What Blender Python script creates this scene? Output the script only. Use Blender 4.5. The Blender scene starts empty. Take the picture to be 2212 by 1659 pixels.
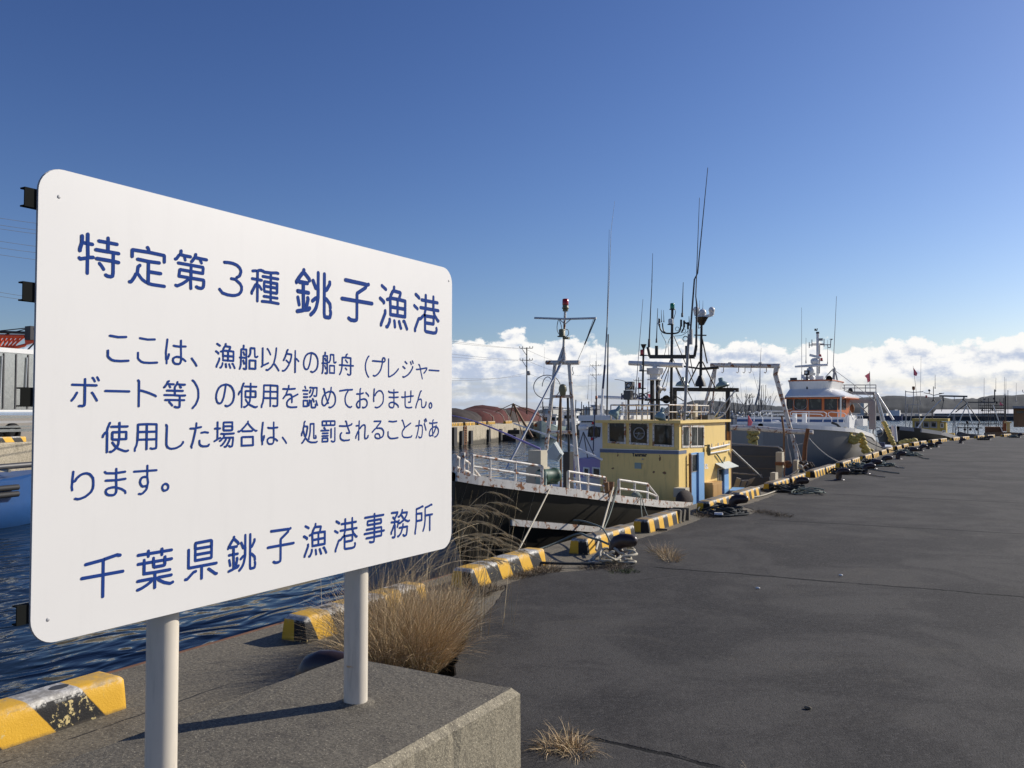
import bpy, bmesh, math, random
from math import sin, cos, tan, pi, radians, atan, atan2, sqrt, hypot
from mathutils import Vector, Matrix
random.seed(7)
SC = bpy.context.scene
COL = SC.collection
# ------------------------------------------------------------------ camera
EYE = Vector((0, 0, 1.55)); YAW = radians(30.2); FOC = 1850.0; PIT = atan(61.5/FOC)
cam = bpy.data.cameras.new('camera'); camo = bpy.data.objects.new('camera', cam); COL.objects.link(camo)
camo.location = EYE; camo.rotation_euler = (pi/2+PIT, 0, YAW)
cam.sensor_fit = 'HORIZONTAL'; cam.sensor_width = 36; cam.lens = 36*FOC/2212
cam.clip_start = 0.05; cam.clip_end = 6000
SC.camera = camo
# ------------------------------------------------------------------ sun, exposure
SUN_AZ = radians(35); SUN_EL = radians(29)
SD = Vector((sin(SUN_AZ)*cos(SUN_EL), cos(SUN_AZ)*cos(SUN_EL), sin(SUN_EL)))
sl = bpy.data.lights.new('sun', 'SUN'); sl.energy = 5.0; sl.angle = radians(0.53); sl.color = (1, .93, .82)
so = bpy.data.objects.new('sun', sl); COL.objects.link(so); so.location = (30, 40, 60)
so.rotation_euler = (-SD).to_track_quat('-Z', 'Y').to_euler()
SC.view_settings.view_transform = 'Standard'; SC.view_settings.look = 'None'
SC.view_settings.exposure = 0; SC.view_settings.gamma = 1

# ------------------------------------------------------------------ node helper
class NT:
    def __init__(s, t): s.t = t; t.nodes.clear()
    def n(s, ty, ins=None, **kw):
        nd = s.t.nodes.new(ty)
        for k, v in kw.items(): setattr(nd, k, v)
        for k, v in (ins or {}).items(): s.put(nd.inputs[k], v)
        return nd
    def put(s, sock, v):
        if isinstance(v, bpy.types.NodeSocket): s.t.links.new(v, sock)
        elif v is not None:
            if sock.type == 'RGBA' and len(v) == 3: v = (*v, 1)
            sock.default_value = v
    def m(s, op, a, b=None, c=None, clamp=False):
        nd = s.t.nodes.new('ShaderNodeMath'); nd.operation = op; nd.use_clamp = clamp
        for i, v in enumerate((a, b, c)):
            if v is not None: s.put(nd.inputs[i], v)
        return nd.outputs[0]
    def ss(s, v, a, b, lo=0., hi=1.):      # smooth step
        nd = s.n('ShaderNodeMapRange', {0: v, 1: a, 2: b, 3: lo, 4: hi}, interpolation_type='SMOOTHSTEP')
        return nd.outputs[0]
    def mix(s, f, a, b, bt='MIX'):
        nd = s.n('ShaderNodeMix', data_type='RGBA', blend_type=bt)
        s.put(nd.inputs[0], f); s.put(nd.inputs[6], a); s.put(nd.inputs[7], b)
        return nd.outputs[2]
    def noise(s, vec, sc, det=4, ro=.55, dist=0):
        nd = s.n('ShaderNodeTexNoise', {'Vector': vec, 'Scale': sc, 'Detail': det, 'Roughness': ro, 'Distortion': dist})
        return nd.outputs[0]
    def comb(s, x, y, z): return s.n('ShaderNodeCombineXYZ', {0: x, 1: y, 2: z}).outputs[0]

# ------------------------------------------------------------------ world: clear sky with a cumulus bank along the horizon
W = bpy.data.worlds.new('World'); SC.world = W; W.use_nodes = True
w = NT(W.node_tree)
sky = w.n('ShaderNodeTexSky', sky_type='NISHITA', sun_disc=False, sun_elevation=SUN_EL, sun_rotation=SUN_AZ,
          altitude=0, air_density=1.0, dust_density=0.55, ozone_density=2.2)
sr, sg_, sb0 = w.n('ShaderNodeSeparateColor', {0: sky.outputs[0]}).outputs
def grade(c, g, a): return w.m('MULTIPLY', w.m('POWER', w.m('MULTIPLY', c, .1), g), a*10)
hsv = w.n('ShaderNodeCombineColor', {0: grade(sr, 1.42, 1.08), 1: grade(sg_, 1.364, 1.025), 2: grade(sb0, 1.23, 1.152)})
gen = w.n('ShaderNodeTexCoord').outputs['Generated']
sx, sy, sz = w.n('ShaderNodeSeparateXYZ', {0: gen}).outputs
az = w.m('ARCTAN2', sx, sy)
top = w.m('ADD', 0.077, w.m('MULTIPLY', w.m('SUBTRACT', w.noise(w.comb(w.m('MULTIPLY', az, 8.5), 3.3, 0.4), 1, 3, .6), .5), 0.080))
bil = w.noise(w.comb(w.m('MULTIPLY', az, 24), w.m('MULTIPLY', sz, 34), 1.7), 1, 10, .60)
bil2 = w.noise(w.comb(w.m('ADD', w.m('MULTIPLY', az, 24), .14), w.m('ADD', w.m('MULTIPLY', sz, 34), .26), 1.7), 1, 10, .60)
d = w.m('ADD', w.m('DIVIDE', w.m('SUBTRACT', top, sz), .030), w.m('MULTIPLY', w.m('SUBTRACT', bil, .5), 2.6))
alpha = w.ss(d, .0, .20)
big = w.noise(w.comb(w.m('MULTIPLY', az, 9), w.m('MULTIPLY', sz, 42), 8.1), 1, 4, .55)
lit = w.m('ADD', w.m('MULTIPLY', w.m('SUBTRACT', bil, bil2), 3.2), .72)
lit = w.m('ADD', lit, w.m('MULTIPLY', w.m('SUBTRACT', big, .5), 1.7))
lit = w.m('ADD', lit, w.m('MULTIPLY', w.m('SUBTRACT', sz, .045), 9.0))
lit = w.m('ADD', lit, w.m('MULTIPLY', az, .55))
ccol = w.mix(w.ss(lit, .05, .95), (5.0, 5.75, 7.3), (9.9, 9.8, 9.6))
haze = w.ss(sz, .0, .045, .55, 0)
ccol = w.mix(haze, ccol, (5.9, 6.9, 8.4))
low = w.ss(w.noise(w.comb(w.m('MULTIPLY', az, 16), w.m('MULTIPLY', sz, 85), 5.), 1, 5, .6), .40, .62)
thin = w.m('MULTIPLY', alpha, w.m('MAXIMUM', w.ss(sz, .018, .045), w.m('ADD', .62, w.m('MULTIPLY', low, .3))))
wc = w.mix(thin, hsv.outputs[0], ccol)
bg = w.n('ShaderNodeBackground', {'Color': wc, 'Strength': 0.1})
w.t.links.new(bg.outputs[0], w.n('ShaderNodeOutputWorld').inputs[0])

# ------------------------------------------------------------------ sight lines: a place in the picture plus a known plane gives a point in the world
FWD = Vector((-sin(YAW)*cos(PIT), cos(YAW)*cos(PIT), sin(PIT))); RT = Vector((cos(YAW), sin(YAW), 0)); UP = RT.cross(FWD)
def _ray(u, v): return FWD+RT*((u-1106)/FOC)+UP*((829.5-v)/FOC)
def G(u, v, z=0): r = _ray(u, v); return EYE+r*((z-EYE.z)/r.z)
def T(u, v, x): r = _ray(u, v); return EYE+r*(x/r.x)
def S(u, v, y): r = _ray(u, v); return EYE+r*(y/r.y)
CR = {'a': (1760, 1100, 2.962), 'b': (1760, 1600, 2.962), 'c': (2400, 1100, 2.962), 'd': (2300, 1550, 2.962), 'e': (2900, 1240, 3.7707),
      'f': (2850, 1600, 3.7707), 'g': (3400, 1380, 3.4557), 'h': (1760, 1500, 4.608), 'i': (1900, 1300, 4.148), 'j': (3280, 1500, 5.53),
      'k': (3600, 1380, 3.949), 'l': (2560, 1760, 4.424), 'm': (2960, 1700, 5.53), 'n': (2640, 1600, 6.9125), 'o': (2400, 1600, 6.9125)}
def K(c, x, y): ox, oy, k = CR[c]; return ((ox+x/k)*.548611, (oy+y/k)*.548611)
def KS(c, Y, *p): return [S(*K(c, p[i], p[i+1]), Y) for i in range(0, len(p), 2)]
def KT(c, X, *p): return [T(*K(c, p[i], p[i+1]), X) for i in range(0, len(p), 2)]

# ------------------------------------------------------------------ mesh builder
THIN = [1.0]              # thickness of spars, lamps and gear on the boat being built
class MB:
    def __init__(s): s.v = []; s.f = []; s.m = []; s.s = []
    def add(s, vs, fs, mi=0, sm=False):
        o = len(s.v); s.v += [Vector(p) for p in vs]
        for f in fs: s.f.append([o+i for i in f]); s.m.append(mi); s.s.append(sm)
        return s
    def box(s, c, d, mi=0, rz=0, M=None, raw=False):
        if not raw: d = [q*THIN[0] for q in d]
        R = M if M else Matrix.Rotation(rz, 3, 'Z'); c = Vector(c)
        vs = [c+R @ Vector((x*d[0]/2, y*d[1]/2, z*d[2]/2)) for x in (-1, 1) for y in (-1, 1) for z in (-1, 1)]
        return s.add(vs, [(0, 1, 3, 2), (4, 6, 7, 5), (0, 4, 5, 1), (2, 3, 7, 6), (0, 2, 6, 4), (1, 5, 7, 3)], mi)
    def bb(s, x0, x1, y0, y1, z0, z1, mi=0):
        return s.box(((x0+x1)/2, (y0+y1)/2, (z0+z1)/2), (abs(x1-x0), abs(y1-y0), abs(z1-z0)), mi, raw=True)
    def tube(s, pts, r, n=6, mi=0, cap=True, sm=True):
        pts = [Vector(p) for p in pts]; rs = [q*THIN[0] for q in (r if isinstance(r, (list, tuple)) else [r]*len(pts))]
        vs = []; up = None
        for i, p in enumerate(pts):
            t = (pts[min(i+1, len(pts)-1)]-pts[max(i-1, 0)])
            if t.length < 1e-9: t = Vector((0, 0, 1))
            t.normalize()
            if up is None: up = Vector((0, 0, 1)) if abs(t.z) < .9 else Vector((1, 0, 0))
            a = t.cross(up)
            if a.length < 1e-4: up = Vector((1, 0, 0)) if abs(t.x) < .9 else Vector((0, 1, 0)); a = t.cross(up)
            a.normalize(); b = a.cross(t); up = b
            for k in range(n):
                an = 2*pi*(k+.5)/n; vs.append(p+(a*cos(an)+b*sin(an))*rs[i])
        fs = []
        for i in range(len(pts)-1):
            for k in range(n):
                k2 = (k+1) % n; fs.append((i*n+k, i*n+k2, (i+1)*n+k2, (i+1)*n+k))
        s.add(vs, fs, mi, sm)
        if cap: s.add(vs[:n], [tuple(range(n))[::-1]], mi); s.add(vs[-n:], [tuple(range(n))], mi)
        return s
    def bar(s, a, b, r, n=6, mi=0, r2=None): return s.tube([a, b], [r, r if r2 is None else r2], n, mi)
    def beam(s, a, b, wd, ht, mi=0):
        a = Vector(a); b = Vector(b); t = (b-a); L = t.length; t.normalize()
        u = Vector((0, 0, 1)) if abs(t.z) < .95 else Vector((1, 0, 0))
        x = t.cross(u).normalized(); z = x.cross(t)
        M = Matrix((x, t, z)).transposed()
        return s.box((a+b)/2, (wd*THIN[0], L, ht*THIN[0]), mi, M=M, raw=True)
    def lathe(s, prof, c, ax=(0, 0, 1), n=14, mi=0, sm=True):
        ax = Vector(ax).normalized(); c = Vector(c); u = Vector((1, 0, 0)) if abs(ax.x) < .9 else Vector((0, 1, 0))
        a = ax.cross(u).normalized(); b = ax.cross(a); vs = []; fs = []
        for r, z in prof:
            r *= THIN[0]; z *= THIN[0]
            for k in range(n):
                an = 2*pi*k/n; vs.append(c+ax*z+(a*cos(an)+b*sin(an))*max(r, 1e-4))
        for i in range(len(prof)-1):
            for k in range(n):
                k2 = (k+1) % n; fs.append((i*n+k, i*n+k2, (i+1)*n+k2, (i+1)*n+k))
        return s.add(vs, fs, mi, sm)
    def ball(s, c, r, n=10, mi=0, sq=(1, 1, 1)):
        vs = []; fs = []; m = max(5, n*2//3); c = Vector(c); r *= THIN[0]
        for i in range(m+1):
            th = pi*i/m
            for k in range(n):
                an = 2*pi*k/n; vs.append(c+Vector((r*sq[0]*sin(th)*cos(an), r*sq[1]*sin(th)*sin(an), r*sq[2]*cos(th))))
        for i in range(m):
            for k in range(n):
                k2 = (k+1) % n; fs.append((i*n+k, (i+1)*n+k, (i+1)*n+k2, i*n+k2))
        return s.add(vs, fs, mi, True)
    def quad(s, a, b, c, d, mi=0): return s.add([a, b, c, d], [(0, 1, 2, 3)], mi)
    def prism(s, poly, off, mi=0):             # polygon (list of points) pushed along off
        n = len(poly); P = [Vector(p) for p in poly]; off = Vector(off)
        s.add(P+[p+off for p in P], [tuple(range(n))[::-1], tuple(range(n, 2*n))]+[(i, (i+1) % n, n+(i+1) % n, n+i) for i in range(n)], mi)
        return s
    def loft(s, rings, mi=0, closed=False, sm=True):
        n = len(rings[0]); vs = [p for r in rings for p in r]; fs = []
        for i in range(len(rings)-1):
            for k in range(n if closed else n-1):
                k2 = (k+1) % n; fs.append((i*n+k, i*n+k2, (i+1)*n+k2, (i+1)*n+k))
        return s.add(vs, fs, mi, sm)
    def build(s, name, mats, parent=None, org=None, fix=True):
        me = bpy.data.meshes.new(name)
        if parent is not None:
            o0 = Vector(parent.get('_w', (0, 0, 0)))
        elif org is not None: o0 = Vector(org)
        else:
            xs = [p.x for p in s.v]; ys = [p.y for p in s.v]; zs = [p.z for p in s.v]
            o0 = Vector(((min(xs)+max(xs))/2, (min(ys)+max(ys))/2, min(zs)))
        me.from_pydata([p-o0 for p in s.v], [], s.f)
        if not isinstance(mats, (list, tuple)): mats = [mats]
        for m in mats: me.materials.append(m)
        me.polygons.foreach_set('material_index', s.m); me.polygons.foreach_set('use_smooth', s.s)
        if fix:
            bm = bmesh.new(); bm.from_mesh(me); bmesh.ops.recalc_face_normals(bm, faces=bm.faces); bm.to_mesh(me); bm.free()
        me.update()
        o = bpy.data.objects.new(name, me); COL.objects.link(o)
        if parent is not None: o.parent = parent; o['_w'] = tuple(parent.get('_w', (0, 0, 0)))
        else: o.location = o0; o['_w'] = tuple(o0)
        return o
def tag(o, label=None, cat=None, group=None, kind=None):
    if label: o['label'] = label
    if cat: o['category'] = cat
    if group: o['group'] = group
    if kind: o['kind'] = kind
    return o
def thing(name, label, cat, loc, group=None):
    o = bpy.data.objects.new(name, None); COL.objects.link(o); o.location = loc; o['_w'] = tuple(loc)
    o.empty_display_size = .2
    return tag(o, label, cat, group)
def dup(root, loc, label, rz=None):
    r = root.copy(); COL.objects.link(r); r.location = loc; r['label'] = label
    if rz is not None: r.rotation_euler = (0, 0, rz)
    for ch in list(root.children):
        c = ch.copy(); COL.objects.link(c); c.parent = r
        for g in ch.children: e = g.copy(); COL.objects.link(e); e.parent = c
    return r
def sag(a, b, dz, n=12): a = Vector(a); b = Vector(b); return [a.lerp(b, i/n)-Vector((0, 0, dz*4*(i/n)*(1-i/n))) for i in range(n+1)]

# ------------------------------------------------------------------ materials
def mat(name, col, rough=.55, metal=0, var=.18, vs=7, rust=0, rs=5, rcol=(.17, .065, .022), bump=0, bs=60, dirt=0, spec=.5, alpha=None):
    m = bpy.data.materials.new(name); m.use_nodes = True; t = NT(m.node_tree)
    oc = t.n('ShaderNodeTexCoord').outputs['Object']
    nz = t.noise(oc, vs, 5, .6)
    c = t.mix(nz, [x*(1-var) for x in col], [min(1, x*(1+var)) for x in col])
    ro = rough
    if dirt:
        stv = t.n('ShaderNodeMapping', {'Vector': oc, 'Scale': (1, 1, .13)}).outputs[0]
        c = t.mix(t.m('MULTIPLY', t.ss(t.noise(stv, 16, 5, .65), .48, .75), dirt), c, [x*.35+.02 for x in col])
    if rust:
        rf = t.ss(t.noise(oc, rs, 8, .68, .4), 1-rust-.02, 1-rust+.05)
        c = t.mix(rf, c, t.mix(t.noise(oc, 30, 3), rcol, [x*2.1 for x in rcol])); ro = t.m('ADD', rough, t.m('MULTIPLY', rf, .3))
    b = t.n('ShaderNodeBsdfPrincipled', {'Base Color': c, 'Roughness': ro, 'Metallic': metal, 'Specular IOR Level': spec})
    if bump:
        bp = t.n('ShaderNodeBump', {'Height': t.noise(oc, bs, 4, .6), 'Strength': bump, 'Distance': .01}); t.put(b.inputs['Normal'], bp.outputs[0])
    t.t.links.new(b.outputs[0], t.n('ShaderNodeOutputMaterial').inputs[0])
    return m
M = {}
M['sign'] = mat('sign_white_paint', (.80, .785, .75), .38, var=.03, vs=3, dirt=.035)
M['letter'] = mat('blue_lettering', (.014, .050, .235), .8, var=.1, spec=.12)
M['sign_edge'] = mat('sign_edge_metal', (.42, .42, .42), .6, .1)
M['post'] = mat('post_galvanised', (.66, .60, .50), .45, .0, var=.12, vs=4, rust=.31, rs=9, rcol=(.4, .25, .12), dirt=.5)
M['channel'] = mat('dark_channel_steel', (.012, .013, .012), .9, 0, spec=.1)
M['steel'] = mat('bolt_steel', (.5, .49, .47), .4, .8)
M['white'] = mat('white_gelcoat', (.76, .76, .74), .35, var=.06, vs=3, dirt=.12)
M['whiterust'] = mat('white_paint_rusting', (.68, .65, .59), .5, var=.16, vs=9, rust=.455, rs=10, dirt=.5)
M['beige'] = mat('beige_timber_paint', (.50, .45, .34), .6, var=.15, rust=.27, rs=9)
M['yellow'] = mat('cream_yellow_paint', (.84, .61, .215), .42, var=.08, vs=3, rust=.30, rs=7, dirt=.28)
M['yellow2'] = mat('yellow_paint', (.50, .36, .07), .42, var=.1, vs=3, dirt=.2)
M['ltblue'] = mat('light_blue_paint', (.22, .42, .70), .4, var=.06, dirt=.12)
M['navy'] = mat('navy_paint', (.02, .03, .09), .4)
M['stripe'] = mat('grey_blue_stripe', (.12, .15, .22), .5)
M['black'] = mat('black_painted_steel', (.018, .017, .017), .5, var=.3, rust=.27, rs=6)
M['hullblack'] = mat('black_hull', (.020, .017, .011), .45, var=.35, vs=2)
M['greyhull'] = mat('grey_hull', (.27, .265, .25), .4, var=.06, vs=2, dirt=.2)
M['orange'] = mat('orange_paint', (.47, .115, .016), .35, var=.1)
M['glass'] = mat('dark_window_glass', (.014, .019, .020), .05, var=.8, vs=5, spec=.35)
M['glass'].node_tree
def interior_patches(mt):  # pale patches painted into the pane colour, standing in for bright bits indoors
    t = NT.__new__(NT); t.t = mt.node_tree; bs = [n for n in t.t.nodes if n.type == 'BSDF_PRINCIPLED'][0]; src = bs.inputs['Base Color'].links[0].from_socket
    oc = t.n('ShaderNodeTexCoord').outputs['Object']; f = t.ss(t.noise(t.n('ShaderNodeMapping', {'Vector': oc, 'Scale': (1, 1, .55)}).outputs[0], 6, 3, .6), .52, .66, 0, .8)
    t.put(bs.inputs['Base Color'], t.mix(f, src, (.10, .115, .11)))
interior_patches(M['glass'])
M['paleglass'] = mat('clear_lamp_glass', (.6, .62, .6), .1, var=.1)
M['red'] = mat('red_lamp_lens', (.42, .012, .014), .2, var=.15)
M['green'] = mat('green_lamp_lens', (.0, .20, .10), .2)
M['greenpaint'] = mat('green_machine_paint', (.018, .065, .042), .55, rust=.38, rs=10)
M['lampgreen'] = mat('grey_green_lamp_enamel', (.25, .34, .32), .35, var=.12)
M['olive'] = mat('olive_lamp_body', (.20, .19, .10), .45)
M['alu'] = mat('bare_aluminium', (.60, .60, .58), .35, .75, var=.12)
M['grey'] = mat('mid_grey_paint', (.30, .30, .30), .5, var=.12, rust=.25)
M['dgrey'] = mat('dark_grey_steel', (.075, .075, .078), .5, .2, rust=.22)
M['rustm'] = mat('rusty_iron', (.20, .085, .035), .8, var=.4, vs=12)
M['rustbrown'] = mat('brown_rusty_paint', (.22, .115, .05), .65, var=.35, vs=9)
M['wood'] = mat('grey_weathered_wood', (.24, .225, .205), .8, var=.3, vs=12, bump=.3)
M['woodbox'] = mat('varnished_wood_box', (.50, .30, .11), .5, var=.12, vs=14)
M['bollard'] = mat('dark_bollard_iron', (.040, .026, .025), .34, .1, var=.4, vs=9, rust=.35, rs=8, rcol=(.10, .045, .03), bump=.15, bs=30)
M['rope'] = mat('weathered_rope', (.46, .42, .33), .9, var=.3, vs=40, bump=.6, bs=90)
M['ropedark'] = mat('dark_wet_rope', (.035, .04, .042), .9, var=.5, vs=30, bump=.6, bs=90)
M['ropegreen'] = mat('grey_green_rope', (.16, .19, .17), .9, var=.4, vs=30, bump=.6, bs=90)
M['fender'] = mat('yellow_foam_float', (.60, .47, .13), .7, var=.22, vs=8, bump=.2, dirt=.3)
M['net'] = mat('maroon_fishing_net', (.085, .020, .017), .95, var=.75, vs=1.6, bump=1, bs=30)
M['netdark'] = mat('dark_fishing_net', (.045, .035, .032), .95, var=.5, vs=3, bump=1, bs=30)
M['pinkflag'] = mat('backlit_red_flag_cloth', (.88, .20, .23), .8, var=.1)  # lighter pink stands in for sunlight coming through the thin cloth
M['purple'] = mat('pale_purple_paint', (.34, .27, .52), .45, var=.1)
M['bluehull'] = mat('blue_hull_paint', (.02, .075, .22), .4, var=.12, vs=3, dirt=.2)
M['rubber'] = mat('black_rubber', (.02, .02, .022), .7)
M['cranered'] = mat('orange_red_crane_paint', (.80, .10, .035), .4, var=.08)
M['stainless'] = mat('stained_stainless_sheet', (.42, .44, .43), .22, .9, var=.25, vs=5)
M['poledark'] = mat('tarred_pole', (.022, .02, .019), .85, spec=.2)
M['wire'] = mat('black_cable', (.03, .03, .035), .6)
M['cable'] = mat('grey_cable', (.12, .12, .12), .6)
M['tarp'] = mat('pale_grey_tarpaulin', (.50, .54, .52), .7, var=.12, bump=.3, bs=12)
M['darktarp'] = mat('dark_grey_tarpaulin', (.06, .065, .075), .7, var=.3, bump=.3, bs=8)
M['greenhull'] = mat('pale_green_hull', (.30, .38, .36), .5, var=.12)
M['redhull'] = mat('antifouling_red', (.22, .05, .03), .6)
M['paper'] = mat('white_litter', (.75, .75, .74), .6)
M['building'] = mat('pale_far_wall', (.55, .54, .50), .8, var=.1)
M['buildgrey'] = mat('grey_far_wall', (.24, .25, .27), .8, var=.2)
M['roofwhite'] = mat('white_shed_roof', (.80, .79, .74), .7, var=.04)
M['shade'] = mat('dark_trim_and_gap_shade', (.04, .045, .055), .9)  # dark frames and far shore; painted shade in door gaps and kerb holes
# ------------------------------------------------------------------ materials of the setting
def mk(name):
    m = bpy.data.materials.new(name); m.use_nodes = True; t = NT(m.node_tree)
    oc = t.n('ShaderNodeTexCoord').outputs['Object']
    return m, t, oc
def fin(m, t, col, rough, bump=None, bs=.4, dist=.01, **kw):
    b = t.n('ShaderNodeBsdfPrincipled', {'Base Color': col, 'Roughness': rough, **{k.replace('_', ' '): v for k, v in kw.items()}})
    if bump is not None:
        bp = t.n('ShaderNodeBump', {'Height': bump, 'Strength': bs, 'Distance': dist}); t.put(b.inputs['Normal'], bp.outputs[0])
    t.t.links.new(b.outputs[0], t.n('ShaderNodeOutputMaterial').inputs[0])
    return m
def asphalt():
    m, t, oc = mk('asphalt')
    x, y, z = t.n('ShaderNodeSeparateXYZ', {0: oc}).outputs
    base = t.mix(t.ss(t.noise(oc, .7, 6, .65, .8), .40, .60), (.030, .028, .027), (.066, .062, .057))
    base = t.mix(t.ss(t.noise(oc, .9, 6, .7, .5), .50, .64, 0, .75), base, (.028, .026, .025))
    base = t.mix(t.ss(t.noise(oc, 1.1, 6, .72, .8), .54, .68, 0, .6), base, (.082, .074, .062))
    vo = t.n('ShaderNodeTexVoronoi', {'Vector': oc, 'Scale': 85})
    sp = t.n('ShaderNodeSeparateColor', {0: vo.outputs['Color']}).outputs
    base = t.mix(t.ss(sp[0], .0, 1, 0, .5), base, t.mix(sp[1], (.018, .018, .019), (.115, .110, .104)))
    peb = t.m('MULTIPLY', t.ss(sp[2], .972, .98), t.ss(vo.outputs['Distance'], .42, .25))
    base = t.mix(peb, base, (.26, .24, .21))
    n1 = t.noise(oc, 1.6, 6, .7)
    cr = None
    for x0, y0, k, xs, wd in ((-2.78, 8.17, .075, -3.15, .024), (-2.98, 12.53, .06, -3.2, .026), (-2.6, 17.1, -.02, -3, .034), (-1.78, 3.74, -.03, -1.95, .017),
                              (-3., 22.6, .05, -3, .05), (-3, 29.8, .4, -1.9, .10), (-3, 38, .05, -3, .09), (-3.1, 7.22, 1.9, -3.2, .008), (-3, 49, .1, -3, .12)):
        dd = t.m('ABSOLUTE', t.m('SUBTRACT', t.m('SUBTRACT', y, y0), t.m('ADD', t.m('MULTIPLY', t.m('SUBTRACT', x, x0), k), t.m('MULTIPLY', t.m('SUBTRACT', n1, .5), .16))))
        mk_ = t.m('MULTIPLY', t.ss(dd, wd*1.5, wd*.6), t.ss(x, xs, xs+.1))
        if k == 1.9: mk_ = t.m('MULTIPLY', mk_, t.ss(x, -2.7, -2.8))
        if y0 == 3.74: mk_ = t.m('MULTIPLY', mk_, t.ss(x, -1.05, -1.2))
        cr = mk_ if cr is None else t.m('MAXIMUM', cr, mk_)
    cr = t.m('MULTIPLY', cr, t.ss(t.noise(oc, 5, 4, .6), .30, .46, .35, 1))
    base = t.mix(cr, base, (.006, .006, .006))
    h = t.m('ADD', t.m('MULTIPLY', vo.outputs['Distance'], -.6), t.noise(oc, 160, 3))
    h = t.m('SUBTRACT', t.m('ADD', h, t.m('MULTIPLY', n1, .6)), t.m('MULTIPLY', cr, 3))
    return fin(m, t, base, .86, h, .5, .006, Specular_IOR_Level=.22)
def concrete(name, a, b_, dark, sc=1., speck=True, dband=None):
    m, t, oc = mk(name)
    x, y, z = t.n('ShaderNodeSeparateXYZ', {0: oc}).outputs
    c = t.mix(t.noise(oc, 1.7*sc, 6, .65), a, b_)
    c = t.mix(t.ss(t.noise(oc, 3.1*sc, 7, .7, .6), .50, .70, 0, .75), c, dark)
    nz = t.noise(oc, 45*sc, 4, .7)
    c = t.mix(t.ss(nz, .40, .62, 0, .7), c, [v*.45 for v in a])
    if speck: c = t.mix(t.m('MULTIPLY', t.ss(t.noise(oc, 70*sc, 2, .5), .63, .69), .8), c, [min(1, v*1.9) for v in b_])
    if dband is not None:
        st = t.n('ShaderNodeMapping', {'Vector': oc, 'Scale': (1, 1, .12)}).outputs[0]
        c = t.mix(t.ss(t.noise(st, 1.2, 5, .6), .5, .7, 0, .45), c, dark)
        c = t.mix(t.ss(t.m('ADD', z, t.m('MULTIPLY', t.noise(oc, .5, 4), .5)), dband+.4, dband+.1, 0, .88), c, (.035, .032, .024))
    h = t.m('ADD', nz, t.m('MULTIPLY', t.noise(oc, 9*sc, 6, .7), 1.2))
    return fin(m, t, c, .85, h, .6, .008)
M['asphalt'] = asphalt()
def groove(mt, x0, ymax):
    t = NT.__new__(NT); t.t = mt.node_tree
    bs = [n for n in t.t.nodes if n.type == 'BSDF_PRINCIPLED'][0]; src = bs.inputs['Base Color'].links[0].from_socket
    oc = t.n('ShaderNodeTexCoord').outputs['Object']; x, y, z = t.n('ShaderNodeSeparateXYZ', {0: oc}).outputs
    dd = t.m('ABSOLUTE', t.m('SUBTRACT', t.m('ADD', x, t.m('MULTIPLY', t.noise(oc, 3, 5, .7), .05)), x0))
    f = t.m('MULTIPLY', t.m('MULTIPLY', t.ss(dd, .010, .004), t.ss(y, ymax, ymax-.3)), t.ss(t.noise(oc, 4, 3), .3, .45))
    t.put(bs.inputs['Base Color'], t.mix(f, src, (.018, .016, .014)))
M['conc'] = concrete('apron_concrete', (.150, .130, .094), (.215, .187, .135), (.070, .060, .046))
groove(M['conc'], -3.86, 3.6)
M['block'] = concrete('foundation_concrete', (.120, .104, .078), (.185, .165, .125), (.072, .060, .047), 1.6)
M['blockside'] = concrete('formed_concrete_side', (.27, .235, .165), (.36, .32, .23), (.10, .085, .065), 2.2)
M['wall2'] = concrete('harbour_wall_concrete', (.44, .38, .27), (.60, .53, .40), (.22, .19, .13), .4, False, -1.75)
M['edge'] = mat('rusty_edge_angle', (.12, .055, .03), .8, var=.5, vs=10)
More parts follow.
